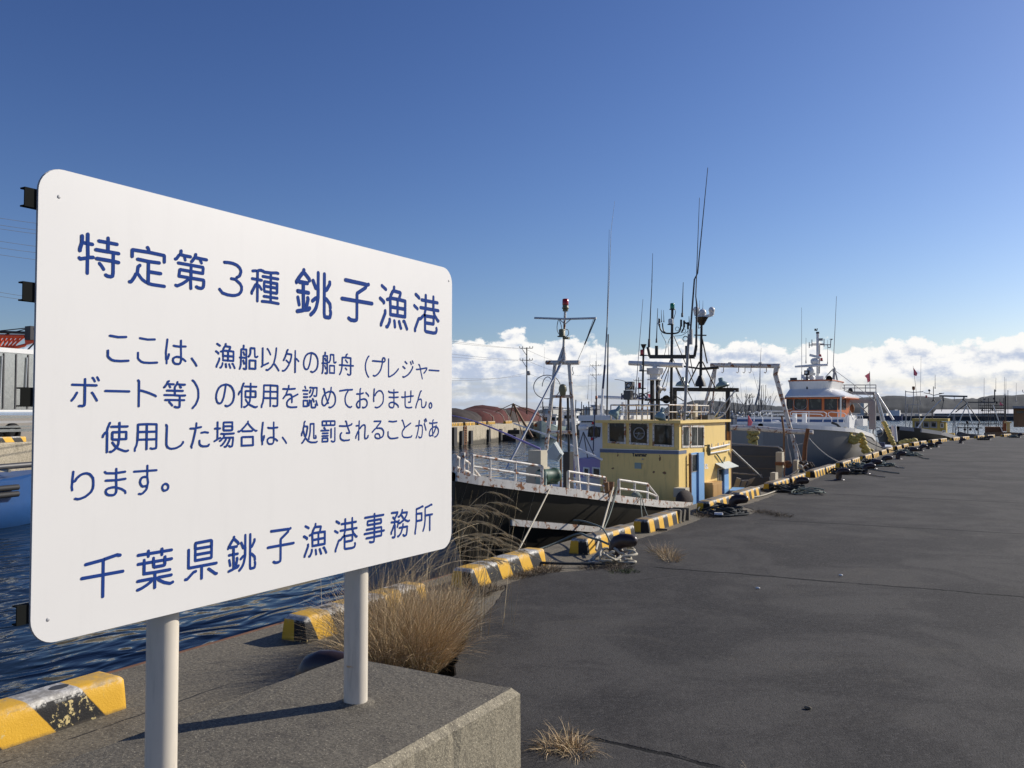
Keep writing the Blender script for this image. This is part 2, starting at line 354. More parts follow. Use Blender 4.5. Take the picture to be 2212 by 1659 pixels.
def kerbmat(name, slant, per, chips, off=0.):
    m, t, oc = mk(name)
    x, y, z = t.n('ShaderNodeSeparateXYZ', {0: oc}).outputs
    nz = t.n('ShaderNodeSeparateXYZ', {0: t.n('ShaderNodeNewGeometry').outputs['Normal']}).outputs
    n1 = t.noise(oc, 26, 6, .7); n2 = t.noise(oc, 7, 5, .65)
    rnd = t.n('ShaderNodeObjectInfo').outputs['Random']
    ph = t.m('ADD', t.m('MULTIPLY', t.m('SUBTRACT', n2, .5), .03), t.m('DIVIDE', t.m('SUBTRACT', t.m('ADD', y, off), t.m('MULTIPLY', z, slant)), per))
    endf = t.ss(t.m('ABSOLUTE', nz[1]), .6, .75)
    ph = t.m('ADD', t.m('MULTIPLY', ph, t.m('SUBTRACT', 1, endf)), t.m('MULTIPLY', endf, t.m('ADD', t.m('MULTIPLY', x, 3.1), 0.0)))
    fr = t.m('FRACT', ph)
    yl = t.m('MULTIPLY', t.ss(fr, .49, .51), t.ss(fr, 1.0, .985))
    yel = t.mix(n2, (.64, .35, .026), (.78, .46, .04))
    topf = t.ss(t.m('ADD', nz[2], t.m('MULTIPLY', t.ss(z, .13, .165), .9)), .72, .98)
    blk = t.mix(n2, (.008, .008, .009), (.020, .020, .021))
    blk = t.mix(t.m('MULTIPLY', t.ss(t.m('ADD', n1, t.m('MULTIPLY', t.m('SUBTRACT', n2, .5), .9)), chips, chips+.05), .95), blk, (.66, .53, .24))
    wht = t.mix(t.ss(n1, .36, .58), (.58, .57, .54), (.27, .26, .245)) if 'upright' not in name else t.mix(t.ss(n1, .34, .50), (.60, .58, .53), (.30, .285, .25))
    c = t.mix(topf, blk, wht)
    c = t.mix(t.m('MULTIPLY', yl, t.ss(t.m('ADD', n1, t.m('MULTIPLY', n2, .35)), .86, .80, .25, 1)), c, yel)
    if 'upright' in name: c = t.mix(t.m('MULTIPLY', t.ss(nz[2], .7, .9), t.ss(n1, .62, .42, .55, .9)), c, t.mix(n2, (.105, .098, .084), (.20, .185, .155)))
    edge = t.m('MULTIPLY', t.ss(z, .125, .15), t.ss(z, .175, .16))
    c = t.mix(t.m('MULTIPLY', t.m('MULTIPLY', edge, t.ss(n1, .47, .58)), t.m('SUBTRACT', 1, t.m('MULTIPLY', yl, .75))), c, (.74, .72, .66))
    c = t.mix(t.ss(t.noise(oc, 4, 6, .7), .60, .8, 0, .5), c, (.10, .085, .065))
    c = t.mix(t.m('MULTIPLY', topf, t.ss(n2, .40, .65, .05, .6)), c, (.21, .19, .155))
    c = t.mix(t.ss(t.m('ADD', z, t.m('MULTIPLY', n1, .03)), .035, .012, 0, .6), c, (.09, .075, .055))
    return fin(m, t, c, .6, t.m('ADD', n1, t.noise(oc, 120, 3)), .3, .005, Specular_IOR_Level=.3)
M['kerb_slant'] = kerbmat('kerb_paint_slanting', -.42, .40, .66, .1)
M['kerb_chip'] = kerbmat('kerb_paint_flaking', -.75, .52, .565, .06)
M['kerb'] = kerbmat('kerb_paint_upright', 0, .345, .68, .15)
def watermat():
    m, t, oc = mk('harbour_water')
    mp = t.n('ShaderNodeMapping', {'Vector': oc, 'Rotation': (0, 0, .5), 'Scale': (1, .5, 1)}).outputs[0]
    h = t.m('ADD', t.noise(mp, 1.7, 1.2, .4, .9), t.m('MULTIPLY', t.noise(mp, 6.5, 2, .5, .4), .07))
    h = t.m('ADD', h, t.m('MULTIPLY', t.noise(mp, .5, 1, .5), 1.6))
    return fin(m, t, (.006, .012, .018), .03, h, .5, .26, IOR=1.33, Specular_IOR_Level=.42)
M['water'] = watermat()
def strawmat(name, a, b_):
    m, t, oc = mk(name)
    r = t.n('ShaderNodeNewGeometry').outputs['Random Per Island']
    c = t.mix(r, a, b_)
    c = t.mix(t.ss(t.m('FRACT', t.m('MULTIPLY', r, 7.31)), .8, .9, 0, .6), c, (.16, .15, .05))
    return fin(m, t, c, .75)
M['straw'] = strawmat('dry_straw', (.34, .23, .11), (.74, .56, .33))
M['strawpale'] = strawmat('pale_dry_plume', (.40, .31, .18), (.66, .54, .34))
M['strawdark'] = strawmat('brown_dead_weeds', (.075, .05, .032), (.22, .16, .10))
M['weed'] = strawmat('green_weeds', (.03, .06, .015), (.08, .10, .03))
def hillmat():
    m, t, oc = mk('wooded_hill')
    c = t.mix(t.noise(oc, .05, 6, .7), (.014, .021, .027), (.040, .050, .054))
    c = t.mix(t.ss(t.noise(oc, .16, 4, .6), .62, .7, 0, .4), c, (.085, .09, .092))
    return fin(m, t, c, .9)
M['hill'] = hillmat()

# ------------------------------------------------------------------ quay, asphalt, water
def ex(Y): return -4.68 if Y < 38 else (-4.68+.00587*(Y-38)**2 if Y < 70 else -4.68+.00587*1024+.376*(Y-70))
ys = [-8+.25*i for i in range(112)]+[20+.5*i for i in range(100)]+[70+4*i for i in range(16)]
q = MB(); e = MB()
rings = []
for Y in ys:
    x = ex(Y); rings.append([(x, Y, -3.4), (x, Y, -.03), (x+.03, Y, 0), (x+1.35, Y, 0)])
q.loft(rings, sm=False); q.build('quay', M['conc'], org=(0, 0, 0)); tag(bpy.data.objects['quay'], kind='structure')
a = MB(); rings = []
yy = [-8+.08*i for i in range(350)]+[20+.4*i for i in range(125)]+[70+4*i for i in range(16)]
for Y in yy:
    x = ex(Y)+.74+.05*sin(Y*1.3)+.06*sin(Y*.47+1)+random.uniform(-.018, .018)
    if Y < 6.6: x += min(1.1, (6.6-Y)*.45)+.06*sin(Y*2.1)
    if 7.2 < Y < 9.2: x += .55*sin((Y-7.2)/2*pi)
    if 12.4 < Y < 14.2: x += .5*sin((Y-12.4)/1.8*pi)
    rings.append([(x, Y, .001), (x+.012, Y, .006), (x+3, Y, .006), (x+12, Y, .006), (170, Y, .006)])
a.loft(rings, sm=False); tag(a.build('asphalt', M['asphalt'], org=(0, 0, 0)), kind='structure')
e.tube([(ex(Y)-.004, Y, -.012) for Y in [-6+.5*i for i in range(30)]], .014, 6); tag(e.build('quay_edge_angle', M['edge'], org=(0, 0, 0)), kind='structure')
WZ = -2.25
wt = MB(); wt.quad((-5000, -800, WZ), (5000, -800, WZ), (5000, 5500, WZ), (-5000, 5500, WZ)); tag(wt.build('water', M['water'], org=(0, 0, WZ)), kind='structure')
# opposite quay across the basin
OPP = [(-30, -60), (-36.5, -20), (-44.37, 24.56), (-49.4, 54), (-53.65, 79.55), (-60.8, 105.4), (-70, 140), (-88, 205)]
def opp(u, inland=0.):
    """where the sight line at u meets the opposite quay edge, moved inland"""
    r = _ray(u, 891); k = r.x/r.y
    for (x0, y0), (x1, y1) in zip(OPP, OPP[1:]):
        dx, dy = x1-x0, y1-y0
        den = dx-k*dy
        tt = (k*y0-x0)/den
        if 0 <= tt <= 1 and y0+tt*dy > 0:
            L = hypot(dx, dy); p = Vector((x0+tt*dx, y0+tt*dy, 0))
            dirv = Vector((dx/L, dy/L, 0)); inn = Vector((-dirv.y, dirv.x, 0))
            # keep the sight line: slide along it until `inland` metres behind the edge
            rr = Vector((r.x, r.y, 0)).normalized(); f_ = rr.dot(inn)
            return p+rr*(inland/max(.2, f_)), dirv, inn
q2 = MB(); rings = []
for i in range(len(OPP)-1):
    for j in range(6):
        (x0, y0), (x1, y1) = OPP[i], OPP[i+1]; x = x0+(x1-x0)*j/6; y = y0+(y1-y0)*j/6
        rings.append([(x, y, -3.4), (x, y, -.06), (x-.05, y, 0), (x-400, y+60, 0)])
x, y = OPP[-1]; rings.append([(x, y, -3.4), (x, y, -.06), (x-.05, y, 0), (x-400, y+60, 0)]); rings.append([(x-400, y+60, -3.4), (x-400, y+60, -.06), (x-400, y+60, 0), (x-401, y+61, 0)])
q2.loft(rings, sm=False); tag(q2.build('opposite_quay', M['wall2'], org=(0, 0, 0)), kind='structure')
# far shore and wooded hill
fs = MB(); rings = []
for i in range(60):
    azi = radians(-24+i*.9); R = 462+6*sin(i*2.1); p = (R*sin(azi), R*cos(azi)); p2 = (1500*sin(azi), 1500*cos(azi))
    rings.append([(*p, -3), (*p, -.2), (p[0]*1.002, p[1]*1.002, -.1), (*p2, 1.0)])
fs.loft(rings, sm=False); tag(fs.build('far_shore', M['shade'], org=(0, 0, 0)), kind='structure')
hl = MB(); rings = []
def hprof(az_deg):
    pts = [(-60, 3), (-24, 4), (-20.5, 5), (-19.3, 14), (-18, 20), (-16.3, 18), (-15, 13), (-12.5, 10), (-10, 14), (-8.6, 23), (-6, 26), (-3.6, 24), (-2.9, 20), (-1.9, 21), (-.9, 25), (1.5, 27), (6, 30), (30, 20), (60, 10)]
    for (a0, h0), (a1, h1) in zip(pts, pts[1:]):
        if a0 <= az_deg <= a1: f = (az_deg-a0)/(a1-a0); f = f*f*(3-2*f); return h0+(h1-h0)*f
    return 5
rnd = random.Random(5)
N = 900
def clumps(seed, n, a0, a1, h0, h1):
    r_ = random.Random(seed); c_l = [0]*N
    for k in range(n):
        c0 = r_.uniform(0, N); wd = r_.uniform(a0, a1); hh = r_.uniform(h0, h1)
        for i in range(max(0, int(c0-wd)), min(N, int(c0+wd)+1)):
            q_ = 1-((i-c0)/wd)**2
            if q_ > 0: c_l[i] = max(c_l[i], hh*sqrt(q_))
    return c_l
RR = [(1380, 0), (1395, .18), (1415, .34), (1435, .5), (1455, .64), (1475, .8), (1500, 1), (1560, .8), (1700, 0)]
CL = [clumps(30+k, 700, 1.5, 6, .5, 3.0) for k in range(len(RR))]
for i in range(N):
    azd = -45+90*i/N; azi = radians(azd); h = hprof(azd); ring = []
    for k, (R, f_) in enumerate(RR):
        a2 = azi+radians(.1*((k*37) % 10)/10); ring.append(Vector((R*sin(a2), R*cos(a2), h*f_+(CL[k][i] if 0 < f_ else -.5))))
    rings.append(ring)
hl.loft(rings); tag(hl.build('hills', M['hill'], org=(0, 0, 0)), kind='structure')

# ------------------------------------------------------------------ notice sign on its concrete block
SX = -2.28
sg = thing('notice_sign', 'large white notice board with blue Japanese writing on two steel posts', 'sign', (-2.35, 2.35, .35))
def rrect(y0, y1, z0, z1, r, x, n=8):
    P = []
    for cy, cz, a0 in ((y1-r, z1-r, 0), (y0+r, z1-r, 90), (y0+r, z0+r, 180), (y1-r, z0+r, 270)):
        for i in range(n+1): an = radians(a0+90*i/n); P.append(Vector((x, cy+r*cos(an), cz+r*sin(an))))
    return P
m_ = MB(); m_.prism(rrect(1.352, 3.352, .92, 2.228, .072, SX-.003), (.003, 0, 0), 0); m_.build('panel', M['sign'], sg)
m_ = MB(); m_.prism(rrect(1.3505, 3.3535, .9185, 2.2295, .0735, SX-.0065), (.0028, 0, 0), 0); m_.build('panel_backing', M['sign_edge'], sg)
GLY = {
 '特': [[34, 48, 34, 16], [34, 48, 35, 50], [34, 48, 28, 47, 19, 44, 17, 46], [90, 70, 90, 51], [90, 70, 78, 70], [90, 70, 102, 70], [58, 90, 78, 90], [74, 18, 78, 16, 86, 16, 89, 18, 90, 24, 90, 51], [34, 100, 34, 80], [18, 62, 18, 66, 22, 80], [78, 70, 78, 90], [78, 70, 52, 70], [102, 50, 90, 51], [90, 51, 54, 51], [22, 94, 22, 91, 22, 80], [22, 80, 34, 80], [60, 41, 64, 37, 69, 30], [98, 90, 78, 90], [44, 80, 34, 80], [46, 52, 35, 50], [78, 100, 78, 90], [35, 50, 34, 80]],
 '定': [[86, 70, 60, 69], [61, 90, 60, 96, 58, 100, 57, 100], [61, 90, 97, 89, 98, 88, 98, 74], [61, 90, 23, 89, 22, 88, 22, 74], [60, 69, 60, 46], [60, 69, 35, 70], [60, 46, 60, 20], [60, 46, 90, 46], [60, 20, 53, 22, 46, 26, 42, 30, 37, 36, 34, 38], [60, 20, 61, 19, 70, 18, 99, 18], [34, 38, 36, 53, 40, 57], [34, 38, 31, 36, 28, 29, 23, 21, 20, 17, 17, 17]],
 '第': [[102, 92, 86, 92, 84, 92], [61, 81, 63, 83, 69, 92, 71, 93], [75, 22, 80, 20, 88, 20, 91, 21, 94, 25, 95, 31, 95, 40, 94, 41, 60, 41], [18, 80, 21, 81, 28, 91, 32, 93], [44, 82, 41, 92], [60, 72, 60, 57], [60, 72, 26, 72], [60, 72, 91, 72, 92, 72, 93, 70, 92, 57, 60, 57], [41, 92, 32, 93], [41, 92, 58, 92], [58, 40, 59, 37, 60, 16], [58, 40, 54, 40], [58, 40, 60, 41], [32, 93, 33, 102], [60, 41, 60, 57], [71, 93, 72, 100], [71, 93, 80, 92, 84, 92], [20, 18, 24, 17, 37, 24, 48, 32, 51, 35, 54, 40], [88, 82, 85, 87, 84, 92], [54, 40, 51, 41, 28, 41, 30, 56, 31, 57, 60, 57]],
 '3': [[16, 32, 20, 26, 27, 24, 34, 24, 38, 25, 43, 28, 46, 33, 47, 37, 47, 43, 45, 48, 40, 53, 38, 55], [22, 83, 28, 84, 34, 84, 40, 82, 44, 78, 46, 72, 45, 67, 44, 63, 40, 59, 38, 55], [32, 55, 38, 55]],
 '種': [[100, 31, 78, 31], [34, 72, 34, 61], [34, 72, 18, 72], [78, 18, 78, 31], [78, 18, 104, 17], [78, 18, 50, 17], [35, 16, 35, 58], [56, 31, 78, 31], [48, 72, 35, 72], [102, 98, 97, 99, 78, 96], [35, 72, 35, 94], [35, 94, 37, 96, 45, 98, 52, 97, 57, 95, 78, 96], [35, 94, 28, 94, 19, 92], [48, 48, 47, 49, 41, 56, 35, 58], [56, 58, 57, 46, 58, 44, 78, 44], [56, 58, 57, 70, 78, 70], [56, 58, 78, 58], [78, 83, 78, 70], [78, 83, 78, 96], [78, 83, 52, 83], [78, 83, 102, 83], [99, 58, 99, 46, 98, 44, 78, 44], [99, 58, 99, 70, 78, 70], [99, 58, 78, 58], [35, 58, 34, 61], [17, 33, 17, 37, 23, 47, 29, 58, 34, 61], [78, 58, 78, 44], [78, 58, 78, 70], [78, 31, 78, 44]],
 '銚': [[86, 69, 86, 53], [86, 69, 86, 100], [86, 69, 90, 69, 92, 70, 100, 82, 100, 86], [102, 36, 101, 43, 92, 51, 86, 53], [48, 82, 47, 85, 41, 90, 36, 94, 33, 95], [20, 80, 24, 76, 33, 76], [20, 80, 21, 82, 30, 93, 33, 95], [20, 80, 18, 78, 16, 74], [70, 100, 70, 70], [86, 53, 86, 24, 87, 17, 90, 16, 98, 16, 101, 17, 103, 24, 103, 27, 102, 30], [49, 29, 46, 26, 34, 24], [34, 100, 33, 95], [44, 48, 45, 46, 42, 34, 42, 32], [70, 70, 70, 54, 70, 51], [70, 70, 64, 70, 57, 83], [34, 24, 32, 23, 19, 20], [34, 24, 33, 58], [33, 58, 33, 76], [33, 58, 19, 58], [33, 58, 46, 58], [33, 76, 43, 76], [20, 46, 23, 33], [70, 51, 64, 50, 56, 44], [70, 51, 69, 45, 66, 34, 63, 28, 59, 23, 52, 17]],
 '子': [[60, 56, 60, 22, 59, 18, 57, 17, 54, 16, 44, 16, 38, 19], [60, 56, 60, 69, 61, 72, 83, 86, 86, 92], [60, 56, 20, 56], [60, 56, 102, 56], [86, 92, 84, 93, 29, 94], [86, 92, 92, 94]],
 '漁': [[36, 92, 24, 98], [72, 58, 72, 42], [72, 58, 72, 76], [72, 58, 50, 58], [72, 58, 96, 58], [62, 30, 63, 27, 64, 18], [72, 42, 50, 42, 50, 44, 50, 58], [72, 42, 96, 42, 96, 58], [40, 72, 48, 74], [83, 17, 82, 18, 77, 30], [34, 48, 34, 43, 22, 20, 22, 18], [50, 58, 49, 73, 48, 74], [50, 76, 51, 82, 57, 91, 60, 92], [50, 76, 48, 76, 48, 74], [50, 76, 72, 76], [60, 92, 61, 100], [60, 92, 80, 91, 81, 90, 80, 86, 78, 81, 76, 76], [38, 16, 41, 16, 45, 22, 48, 28, 48, 32], [96, 58, 96, 75, 76, 76], [102, 17, 94, 31, 93, 32, 91, 32], [76, 76, 72, 76], [30, 64, 30, 66, 19, 72]],
 '港': [[86, 70, 87, 64, 89, 59, 90, 56], [86, 70, 103, 70], [58, 70, 57, 65, 55, 60, 54, 54], [58, 70, 58, 88], [58, 70, 40, 70], [58, 70, 85, 70], [44, 88, 58, 88], [86, 53, 86, 38, 85, 37, 56, 37], [86, 53, 56, 53], [86, 53, 90, 56], [56, 53, 56, 37], [56, 53, 54, 54], [58, 100, 58, 88], [58, 88, 85, 88], [90, 56, 93, 54, 101, 46, 103, 46], [85, 70, 85, 88], [24, 98, 30, 95, 36, 91], [30, 66, 19, 72], [85, 88, 85, 100], [85, 88, 100, 88], [96, 28, 97, 25, 96, 21, 94, 18, 92, 17, 84, 16, 61, 17, 58, 18, 56, 20, 56, 37], [22, 16, 22, 20, 34, 44, 41, 45, 49, 52, 54, 54]],
 'こ': [[37, 86, 60, 84, 82, 86], [32, 47, 32, 42, 32, 35, 32, 33, 35, 29, 42, 24, 50, 22, 56, 22, 68, 22, 90, 24]],
 'は': [[82, 38, 81, 32, 80, 28, 77, 23, 73, 21, 66, 21, 61, 21, 58, 22, 53, 26, 51, 31, 52, 37, 58, 41, 65, 43, 81, 42], [82, 38, 81, 42], [82, 38, 89, 37, 98, 31], [28, 21, 28, 32], [98, 76, 80, 75], [81, 42, 80, 74], [28, 32, 26, 33, 26, 36, 25, 54, 30, 93], [28, 32, 32, 35, 36, 46, 36, 49], [80, 74, 56, 75, 53, 76], [80, 75, 80, 93]],
 '、': [[38, 20, 33, 26, 22, 36]],
 '船': [[18, 17, 21, 24, 23, 32, 24, 58], [37, 19, 42, 17, 48, 17, 50, 19, 50, 22, 50, 58], [40, 36, 35, 48], [60, 63, 62, 63, 63, 64, 69, 73, 70, 80, 70, 94, 71, 95, 91, 95, 92, 74, 93, 65, 94, 64, 96, 63, 102, 63, 106, 66], [18, 58, 24, 58], [36, 78, 40, 68], [50, 58, 50, 88, 49, 88, 34, 88], [50, 58, 24, 58], [34, 88, 37, 100, 36, 102], [34, 88, 26, 88, 25, 88, 24, 58], [66, 20, 66, 50, 96, 50, 96, 48, 96, 20, 66, 20]],
 '以': [[50, 91, 52, 90, 54, 88, 60, 79, 64, 72], [55, 42, 37, 34, 30, 32], [79, 40, 80, 46, 85, 62, 88, 76, 90, 96], [79, 40, 76, 39, 70, 30, 60, 22, 52, 17, 46, 18], [79, 40, 84, 38, 94, 27, 101, 18], [26, 28, 28, 30, 30, 32], [30, 92, 30, 32]],
 '外': [[20, 60, 28, 75, 31, 84, 33, 86], [75, 16, 75, 70], [40, 102, 36, 99, 33, 86], [32, 60, 46, 50], [75, 70, 75, 100], [75, 70, 81, 69, 92, 60], [46, 50, 45, 44, 36, 31, 27, 22, 22, 19, 15, 19], [46, 50, 49, 52, 52, 59, 56, 73, 57, 84, 56, 85, 33, 86]],
 'の': [[60, 24, 66, 22, 70, 22, 80, 26, 85, 30, 88, 32, 93, 40, 96, 52, 96, 57, 95, 66, 92, 72, 88, 78, 82, 83, 77, 85, 70, 87, 62, 88], [62, 88, 61, 82, 58, 66, 54, 50, 50, 41, 46, 34, 42, 31, 37, 30, 32, 31, 27, 35, 25, 40, 23, 46, 24, 58, 28, 68, 34, 77, 44, 84, 56, 87, 62, 88]],
 '舟': [[54, 78, 55, 78, 59, 74, 66, 68], [54, 44, 62, 38], [102, 56, 86, 56], [20, 17, 26, 25, 29, 32, 33, 46, 34, 56], [34, 56, 19, 56], [56, 89, 57, 94, 59, 100, 64, 103], [56, 89, 35, 88, 34, 56], [56, 89, 84, 88, 86, 88, 86, 56], [34, 56, 86, 56], [86, 56, 86, 24, 85, 19, 82, 17, 74, 16, 67, 20]],
 '（': [[102, 102, 97, 98, 89, 84, 85, 72, 83, 60, 84, 46, 88, 34, 92, 25, 97, 18, 101, 14]],
 'プ': [[32, 24, 40, 22, 45, 23, 60, 31, 71, 41, 78, 50, 82, 59, 88, 77, 88, 84], [88, 84, 27, 84], [88, 84, 88, 84], [88, 84, 88, 86, 89, 94, 91, 98, 93, 100, 97, 100, 101, 100, 103, 98, 105, 95, 106, 92, 105, 88, 103, 86, 98, 83, 88, 84]],
 'レ': [[38, 90, 38, 27, 39, 25, 44, 25, 51, 27, 69, 35, 84, 45, 91, 51, 96, 56]],
 'ジ': [[94, 96, 100, 86], [54, 82, 40, 90], [80, 91, 86, 80], [40, 60, 25, 68], [96, 71, 95, 65, 88, 56, 76, 44, 65, 36, 52, 29, 35, 23, 31, 22, 24, 24]],
 'ャ': [[62, 16, 53, 48, 51, 59], [40, 78, 44, 77, 46, 75, 50, 59], [27, 56, 29, 56, 33, 56, 48, 58, 50, 59], [50, 59, 51, 59], [72, 42, 74, 43, 83, 53, 88, 60, 89, 65, 81, 65, 57, 60, 53, 60, 51, 59]],
 'ー': [[95, 58, 24, 58]],
 'ボ': [[94, 76, 60, 76], [44, 20, 56, 20, 58, 21, 59, 22, 60, 28, 60, 76], [96, 98, 101, 90], [89, 87, 84, 95, 82, 96], [22, 34, 29, 42, 37, 55], [23, 76, 60, 76], [60, 76, 60, 92], [96, 35, 84, 53, 82, 55, 81, 56]],
 'ト': [[48, 20, 48, 66], [90, 50, 89, 51, 88, 52, 73, 59, 56, 65, 48, 66], [48, 66, 48, 92, 47, 93, 46, 95]],
 '等': [[29, 93, 31, 100, 35, 102], [29, 93, 26, 91, 19, 82, 16, 81], [29, 93, 37, 92], [68, 93, 80, 92], [68, 93, 70, 100], [68, 93, 66, 91, 60, 84, 59, 80, 60, 71], [80, 55, 80, 40], [80, 55, 60, 56], [80, 55, 102, 56], [60, 71, 60, 56], [60, 71, 28, 71], [60, 71, 92, 71], [22, 40, 38, 40], [60, 18, 67, 16, 76, 16, 79, 17, 80, 22, 80, 40], [84, 82, 81, 86, 80, 92], [101, 92, 80, 92], [99, 40, 80, 40], [38, 40, 80, 40], [18, 56, 60, 56], [55, 92, 37, 92], [41, 82, 40, 83, 38, 86, 37, 92], [50, 22, 45, 27, 38, 33, 38, 40]],
 '）': [[18, 102, 23, 98, 31, 84, 35, 73, 36, 62, 36, 48, 33, 37, 28, 25, 22, 18, 19, 14]],
 '使': [[30, 74, 32, 84, 40, 100], [30, 74, 24, 72, 17, 64, 16, 60], [30, 74, 31, 72, 31, 16], [103, 89, 74, 89], [72, 51, 72, 46, 71, 39, 67, 30, 66, 28], [72, 51, 74, 52], [72, 51, 49, 52, 49, 72, 49, 72, 50, 73, 74, 73], [66, 28, 68, 26, 74, 23, 92, 17, 100, 16, 106, 18], [66, 28, 64, 28], [74, 73, 74, 52], [74, 73, 74, 89], [74, 73, 98, 73, 99, 72, 99, 71, 99, 52, 74, 52], [50, 43, 55, 37, 64, 28], [74, 100, 74, 89], [42, 17, 46, 16, 54, 20, 61, 25, 64, 28], [74, 89, 46, 89]],
 '用': [[28, 46, 29, 70], [28, 46, 25, 30, 19, 18, 19, 12], [28, 46, 60, 46], [95, 46, 95, 24, 94, 18, 91, 17, 80, 16, 74, 18], [95, 46, 95, 70], [95, 46, 60, 46], [95, 70, 95, 92, 94, 93, 60, 94], [95, 70, 60, 70], [29, 70, 29, 93, 60, 94], [29, 70, 60, 70], [60, 94, 60, 70], [60, 46, 60, 16], [60, 46, 60, 70]],
 'を': [[88, 20, 71, 19, 60, 19, 49, 21, 44, 25, 43, 29, 43, 33, 43, 36, 46, 41, 50, 45, 57, 50, 66, 52], [40, 64, 42, 63, 51, 65, 58, 65, 61, 64, 64, 61, 66, 56], [40, 64, 39, 64], [40, 64, 42, 65], [39, 64, 26, 50], [39, 64, 40, 68, 45, 78, 46, 84], [42, 65, 42, 66, 42, 65], [93, 66, 72, 57, 66, 56], [51, 96, 50, 84], [66, 52, 66, 37], [66, 52, 66, 56], [80, 86, 58, 84, 50, 84], [50, 84, 46, 84], [46, 84, 32, 84, 25, 84]],
 '認': [[56, 46, 57, 43, 52, 24], [74, 52, 78, 47, 82, 40], [44, 58, 22, 58], [44, 70, 22, 70], [82, 64, 86, 62, 91, 62, 94, 63, 96, 64, 98, 76, 99, 96, 99, 96, 98, 97, 78, 96], [57, 60, 59, 59, 62, 61, 68, 66, 72, 72, 77, 85, 78, 96], [58, 97, 78, 96], [66, 44, 67, 22, 68, 18, 70, 17, 78, 16, 88, 17, 89, 17, 91, 20, 92, 25, 91, 30], [62, 87, 60, 82, 56, 75], [94, 44, 103, 26], [33, 93, 29, 100], [46, 84, 18, 84], [21, 21, 21, 44, 44, 44, 44, 22, 42, 21, 21, 21]],
 'め': [[61, 22, 67, 20, 74, 22, 83, 26, 87, 29, 92, 34, 95, 41, 96, 46, 96, 52, 95, 59, 93, 65, 90, 69, 86, 74, 81, 77, 70, 80], [56, 36, 56, 38, 52, 40], [52, 44, 52, 40], [52, 44, 50, 47, 47, 50, 39, 68, 38, 69], [52, 44, 56, 47, 60, 55, 67, 73, 68, 80], [52, 40, 49, 37, 41, 30, 38, 28, 34, 27, 28, 29, 23, 34, 22, 42, 23, 49, 25, 54, 27, 59, 32, 65, 34, 67, 38, 69], [38, 72, 38, 69], [38, 72, 37, 74, 33, 87, 30, 89], [38, 72, 55, 78, 62, 79, 68, 80], [70, 80, 72, 94], [70, 80, 68, 80]],
 'て': [[70, 86, 68, 81, 65, 78, 59, 72, 54, 62, 52, 54, 53, 44, 57, 34, 65, 28, 72, 24, 83, 22, 90, 25], [70, 86, 69, 87, 64, 87, 22, 82], [70, 86, 76, 87, 94, 88]],
 'お': [[46, 52, 46, 25, 45, 23, 42, 22, 35, 22, 31, 24, 27, 28, 25, 33, 25, 36, 29, 42, 34, 47, 40, 50, 46, 52], [46, 52, 46, 54], [50, 100, 47, 96, 46, 78], [67, 82, 58, 80, 46, 78], [101, 70, 99, 74, 84, 84], [46, 78, 46, 78], [26, 78, 46, 78], [46, 54, 46, 78], [46, 54, 67, 58, 74, 58, 83, 56, 87, 53, 90, 49, 92, 45, 92, 40, 91, 34, 87, 29, 80, 24, 70, 22, 67, 22, 62, 24]],
 'り': [[43, 22, 49, 20, 56, 21, 66, 25, 73, 31, 79, 37, 83, 46, 84, 54, 84, 66, 83, 75, 79, 82, 76, 86, 73, 88, 67, 90, 60, 89, 54, 86, 51, 83, 46, 78, 42, 70, 36, 68], [36, 68, 35, 55, 36, 47, 36, 46], [36, 68, 36, 72, 38, 96]],
 'ま': [[63, 82, 63, 62], [63, 82, 34, 84, 32, 85, 29, 88], [63, 83, 63, 95], [63, 83, 90, 85], [63, 62, 64, 42], [63, 62, 32, 63], [63, 62, 91, 64], [64, 40, 64, 30, 63, 26, 61, 23, 58, 20, 53, 19, 42, 20, 36, 23, 33, 27, 32, 30, 33, 35, 36, 38, 40, 40, 50, 42, 64, 42], [64, 40, 71, 38, 81, 34, 91, 27, 92, 22], [64, 40, 64, 42]],
 'せ': [[98, 73, 80, 72], [80, 72, 78, 52, 77, 48, 76, 46, 73, 46, 64, 46], [80, 72, 71, 71, 40, 68], [87, 24, 66, 22, 54, 23, 47, 24, 44, 26, 42, 29, 40, 36, 40, 68], [40, 68, 23, 66, 19, 67, 17, 68], [40, 68, 40, 90], [80, 94, 80, 72]],
 'ん': [[63, 94, 59, 93, 56, 89, 41, 60, 40, 54], [98, 46, 99, 44, 99, 41, 97, 34, 91, 27, 85, 22, 76, 21, 71, 22, 69, 23, 67, 26, 66, 34, 65, 52, 63, 56, 60, 58, 55, 58, 50, 57, 45, 55, 43, 55], [24, 20, 24, 24, 31, 40, 40, 54], [40, 54, 43, 55], [43, 56, 43, 55], [43, 56, 43, 57, 43, 56]],
 '。': [[20, 20, 17, 26, 17, 31, 18, 34, 21, 38, 24, 40, 28, 42, 34, 41, 38, 38, 40, 36, 42, 32, 42, 28, 41, 24, 38, 20, 34, 18, 29, 17, 24, 17, 20, 20]],
 'し': [[36, 96, 38, 94, 39, 92, 38, 51, 38, 34, 40, 28, 44, 23, 50, 20, 56, 19, 66, 20, 74, 22, 80, 25, 87, 29, 93, 36, 94, 37, 94, 40]],
 'た': [[47, 80, 48, 94], [47, 80, 45, 78], [47, 80, 52, 80, 67, 82], [24, 78, 45, 78], [61, 40, 61, 33, 62, 29, 64, 27, 68, 24, 76, 22, 92, 22, 97, 23, 100, 27], [45, 78, 44, 71, 40, 56, 34, 36, 28, 22, 30, 19], [68, 64, 82, 66, 96, 64]],
